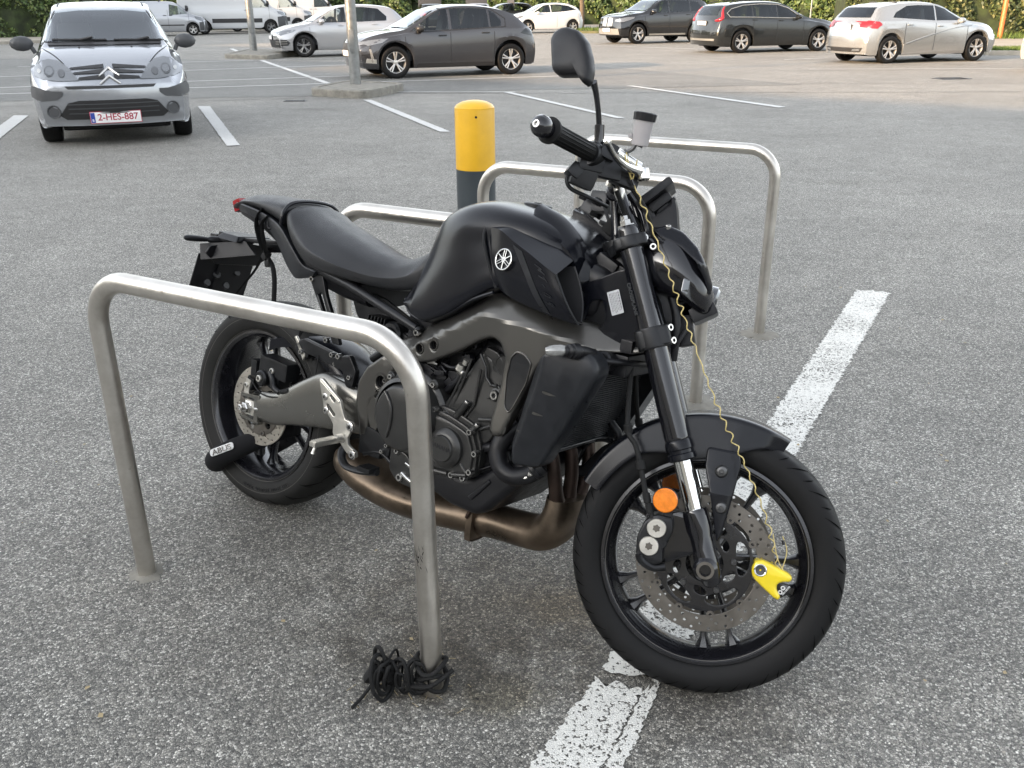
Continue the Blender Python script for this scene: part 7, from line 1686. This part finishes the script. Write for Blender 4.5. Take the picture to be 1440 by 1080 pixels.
hedge('hedge', 'sunlit yellow green hedge behind the light silver hatchback', (13.2,38.5), (40,33.5), 3.0, 3.6, 26000, .075, 5, LEAFY)
hedge('hedge', 'green hedge behind the dark estate car', (9.0,47.5), (17.5,44.0), 2.5, 3.4, 9000, .10, 6, LEAF)
def grass(name, label, poly, n, hgt, z0, seed, mat_):
    rng = np.random.default_rng(seed); xs = [p[0] for p in poly]; ys = [p[1] for p in poly]; V = []; F = []
    def inside(x, y):
        c = False
        for i in range(len(poly)):
            (x1, y1), (x2, y2) = poly[i], poly[i-1]
            if (y1 > y) != (y2 > y) and x < (x2-x1)*(y-y1)/(y2-y1)+x1: c = not c
        return c
    while len(F) < n:
        x, y = rng.uniform(min(xs), max(xs)), rng.uniform(min(ys), max(ys))
        if not inside(x, y): continue
        a = rng.uniform(0,6.28); w = .02; h_ = hgt*rng.uniform(.4,1.2); k = len(V); dx, dy = rng.normal(0,.05,2)
        V += [(x-w*math.cos(a), y-w*math.sin(a), z0), (x+w*math.cos(a), y+w*math.sin(a), z0), (x+dx, y+dy, z0+h_)]; F.append((k,k+1,k+2))
    mb = MB(); mb.add(V, F); o = mb.build(name, mat_, smooth=False); tag(o, label, kind='stuff'); return o
grass('grass', 'rough green grass on the verge beyond the parked cars', [(2.7,51.6),(5.2,50.3),(8.6,49.5),(30,47),(30,50),(9,53.4),(3,55.4)], 9000, .16, .12, 1, 'grassm')
grass('grass', 'grass tuft strip by the right pavement edge', [(13.4,27.6),(16.6,27.0),(16.9,28.0),(13.8,28.8)], 2500, .10, .12, 2, 'grassm')
grass('grass', 'weedy ground under the hedge on the right', [(13,36.8),(40,31.8),(40,33.6),(13.3,38.6)], 6000, .22, .12, 3, 'grassm')
def tree(x, y, h, r, label, seed, n=5000):
    o = empty('tree', (x, y, 0), (0,0,0), label, 'tree'); rg = random.Random(seed); mb = MB()
    mb.tube([(0,0,-.1),(.05,.02,1.0),(.0,.1,2.2),(.1,.05,h*.55),(.05,0,h*.8)], [.17,.14,.12,.09,.03], 10, 3)
    ends = []
    for k in range(9):
        a = k*.7+rg.random(); z = h*rg.uniform(.35,.6); e = (r*.7*math.cos(a), r*.7*math.sin(a), z+h*.22); ends.append(e); mb.tube([(.05,.05,z),(e[0]*.5,e[1]*.5,z+h*.08),e], [.05,.035,.012], 6, 2)
    mb.build('trunk', 'bark', o)
    rng = np.random.default_rng(seed); pts = []
    cs = ends+[(0,0,h*.85),(.5,.3,h*.75),(-.6,-.2,h*.7)]
    for i in range(n):
        c = cs[rng.integers(len(cs))]; v = rng.normal(size=3); v /= np.linalg.norm(v); q = r*.42*rng.random()**.4; pts.append((c[0]+v[0]*q, c[1]+v[1]*q, c[2]+v[2]*q*.8))
    leaf_cloud(pts, .11, LEAF, 'crown', o, .55, seed); return o
tree(4.2, 57, 7, 3.0, 'tree with thin bare trunk beyond the small white hatchback', 3)
tree(-11.0, 84, 9, 4.0, 'tree far behind the vans', 4)
tree(25, 78, 9, 4.0, 'tree beyond the road behind the black sport utility car', 5)
def post(name, x, y, r, h, m, label, cap=True):
    mb = MB(); mb.lathe((x,y,0), (0,0,1), [(r,-.1),(r,h-.03),(r*.8,h),(.0001,h)], 14); mb.box((x,y,.02),(r*4,r*4,.04),bev=.01); o = mb.build(name, m); tag(o, label, 'post')
post('orange_post', 18.35, 36.3, .085, 2.6, 'orange_post', 'orange red post standing in front of the sunlit hedge')
post('sign_post', 13.3, 43.2, .035, 2.8, 'galv', 'thin grey post behind the dark estate car')
post('fence_post', 8.4, 76, .22, 2.2, 'concrete', 'stubby concrete post on the bank beyond the far road')
# unseen building, added behind and to the left to shade the near car park
M['render_wall'] = mat('render_wall', (.42,.38,.32), .9, noise=.12, nscale=1.5); M['roofing'] = mat('roofing', (.12,.12,.12), .8)
bA, bB = Vector((-46.5,8.6)), Vector((22,-46)); bd = (bB-bA).normalized(); bn = Vector((-bd.y, bd.x)); bw = bn if (Vector((0,0))-bA).dot(bn) < 0 else -bn
bl = empty('shade_building', (bA.x, bA.y, 0), (0,0,math.atan2(bd.y, bd.x)), 'unseen long building added behind the viewer to shade the car park', 'building')
s_ = 1 if bw.dot(bn) > 0 else -1; BL = (bB-bA).length; BH = 10.2
mb = MB(); mb.box((BL/2, s_*8, BH/2),(BL,16,BH),bev=0); mb.build('wall', 'render_wall', bl)
mb = MB(); mb.box((BL/2, s_*7.9, BH+.1),(BL+.3,16.4,.22),bev=.02); mb.build('roof', 'roofing', bl)
mb = MB(); mb.box((-25.5,s_*8,8.9),(29,16,18.2),bev=0); mb.build('tall_shade_block', 'render_wall', bl)  # unseen block added to put the left hedge in shade
mb = MB(); mb.box((-1.0,s_*8.05,6.4),(20,16,12.6),bev=0); mb.build('mid_shade_block', 'render_wall', bl)  # unseen block added to carry the shade past the two hatchbacks
for k in range(10):
    mb = MB(); mb.box((4+k*8.2, -s_*.02, 1.9),(5.6,.12,2.6),bev=.02); w_ = mb.build('window', 'glass', bl)
    mb = MB(); mb.box((4+k*8.2, -s_*.03, 3.28),(5.9,.2,.12),bev=.01); mb.box((4+k*8.2, -s_*.03, .55),(5.9,.2,.12),bev=.01); mb.build('frame', 'car_grey_trim', w_)
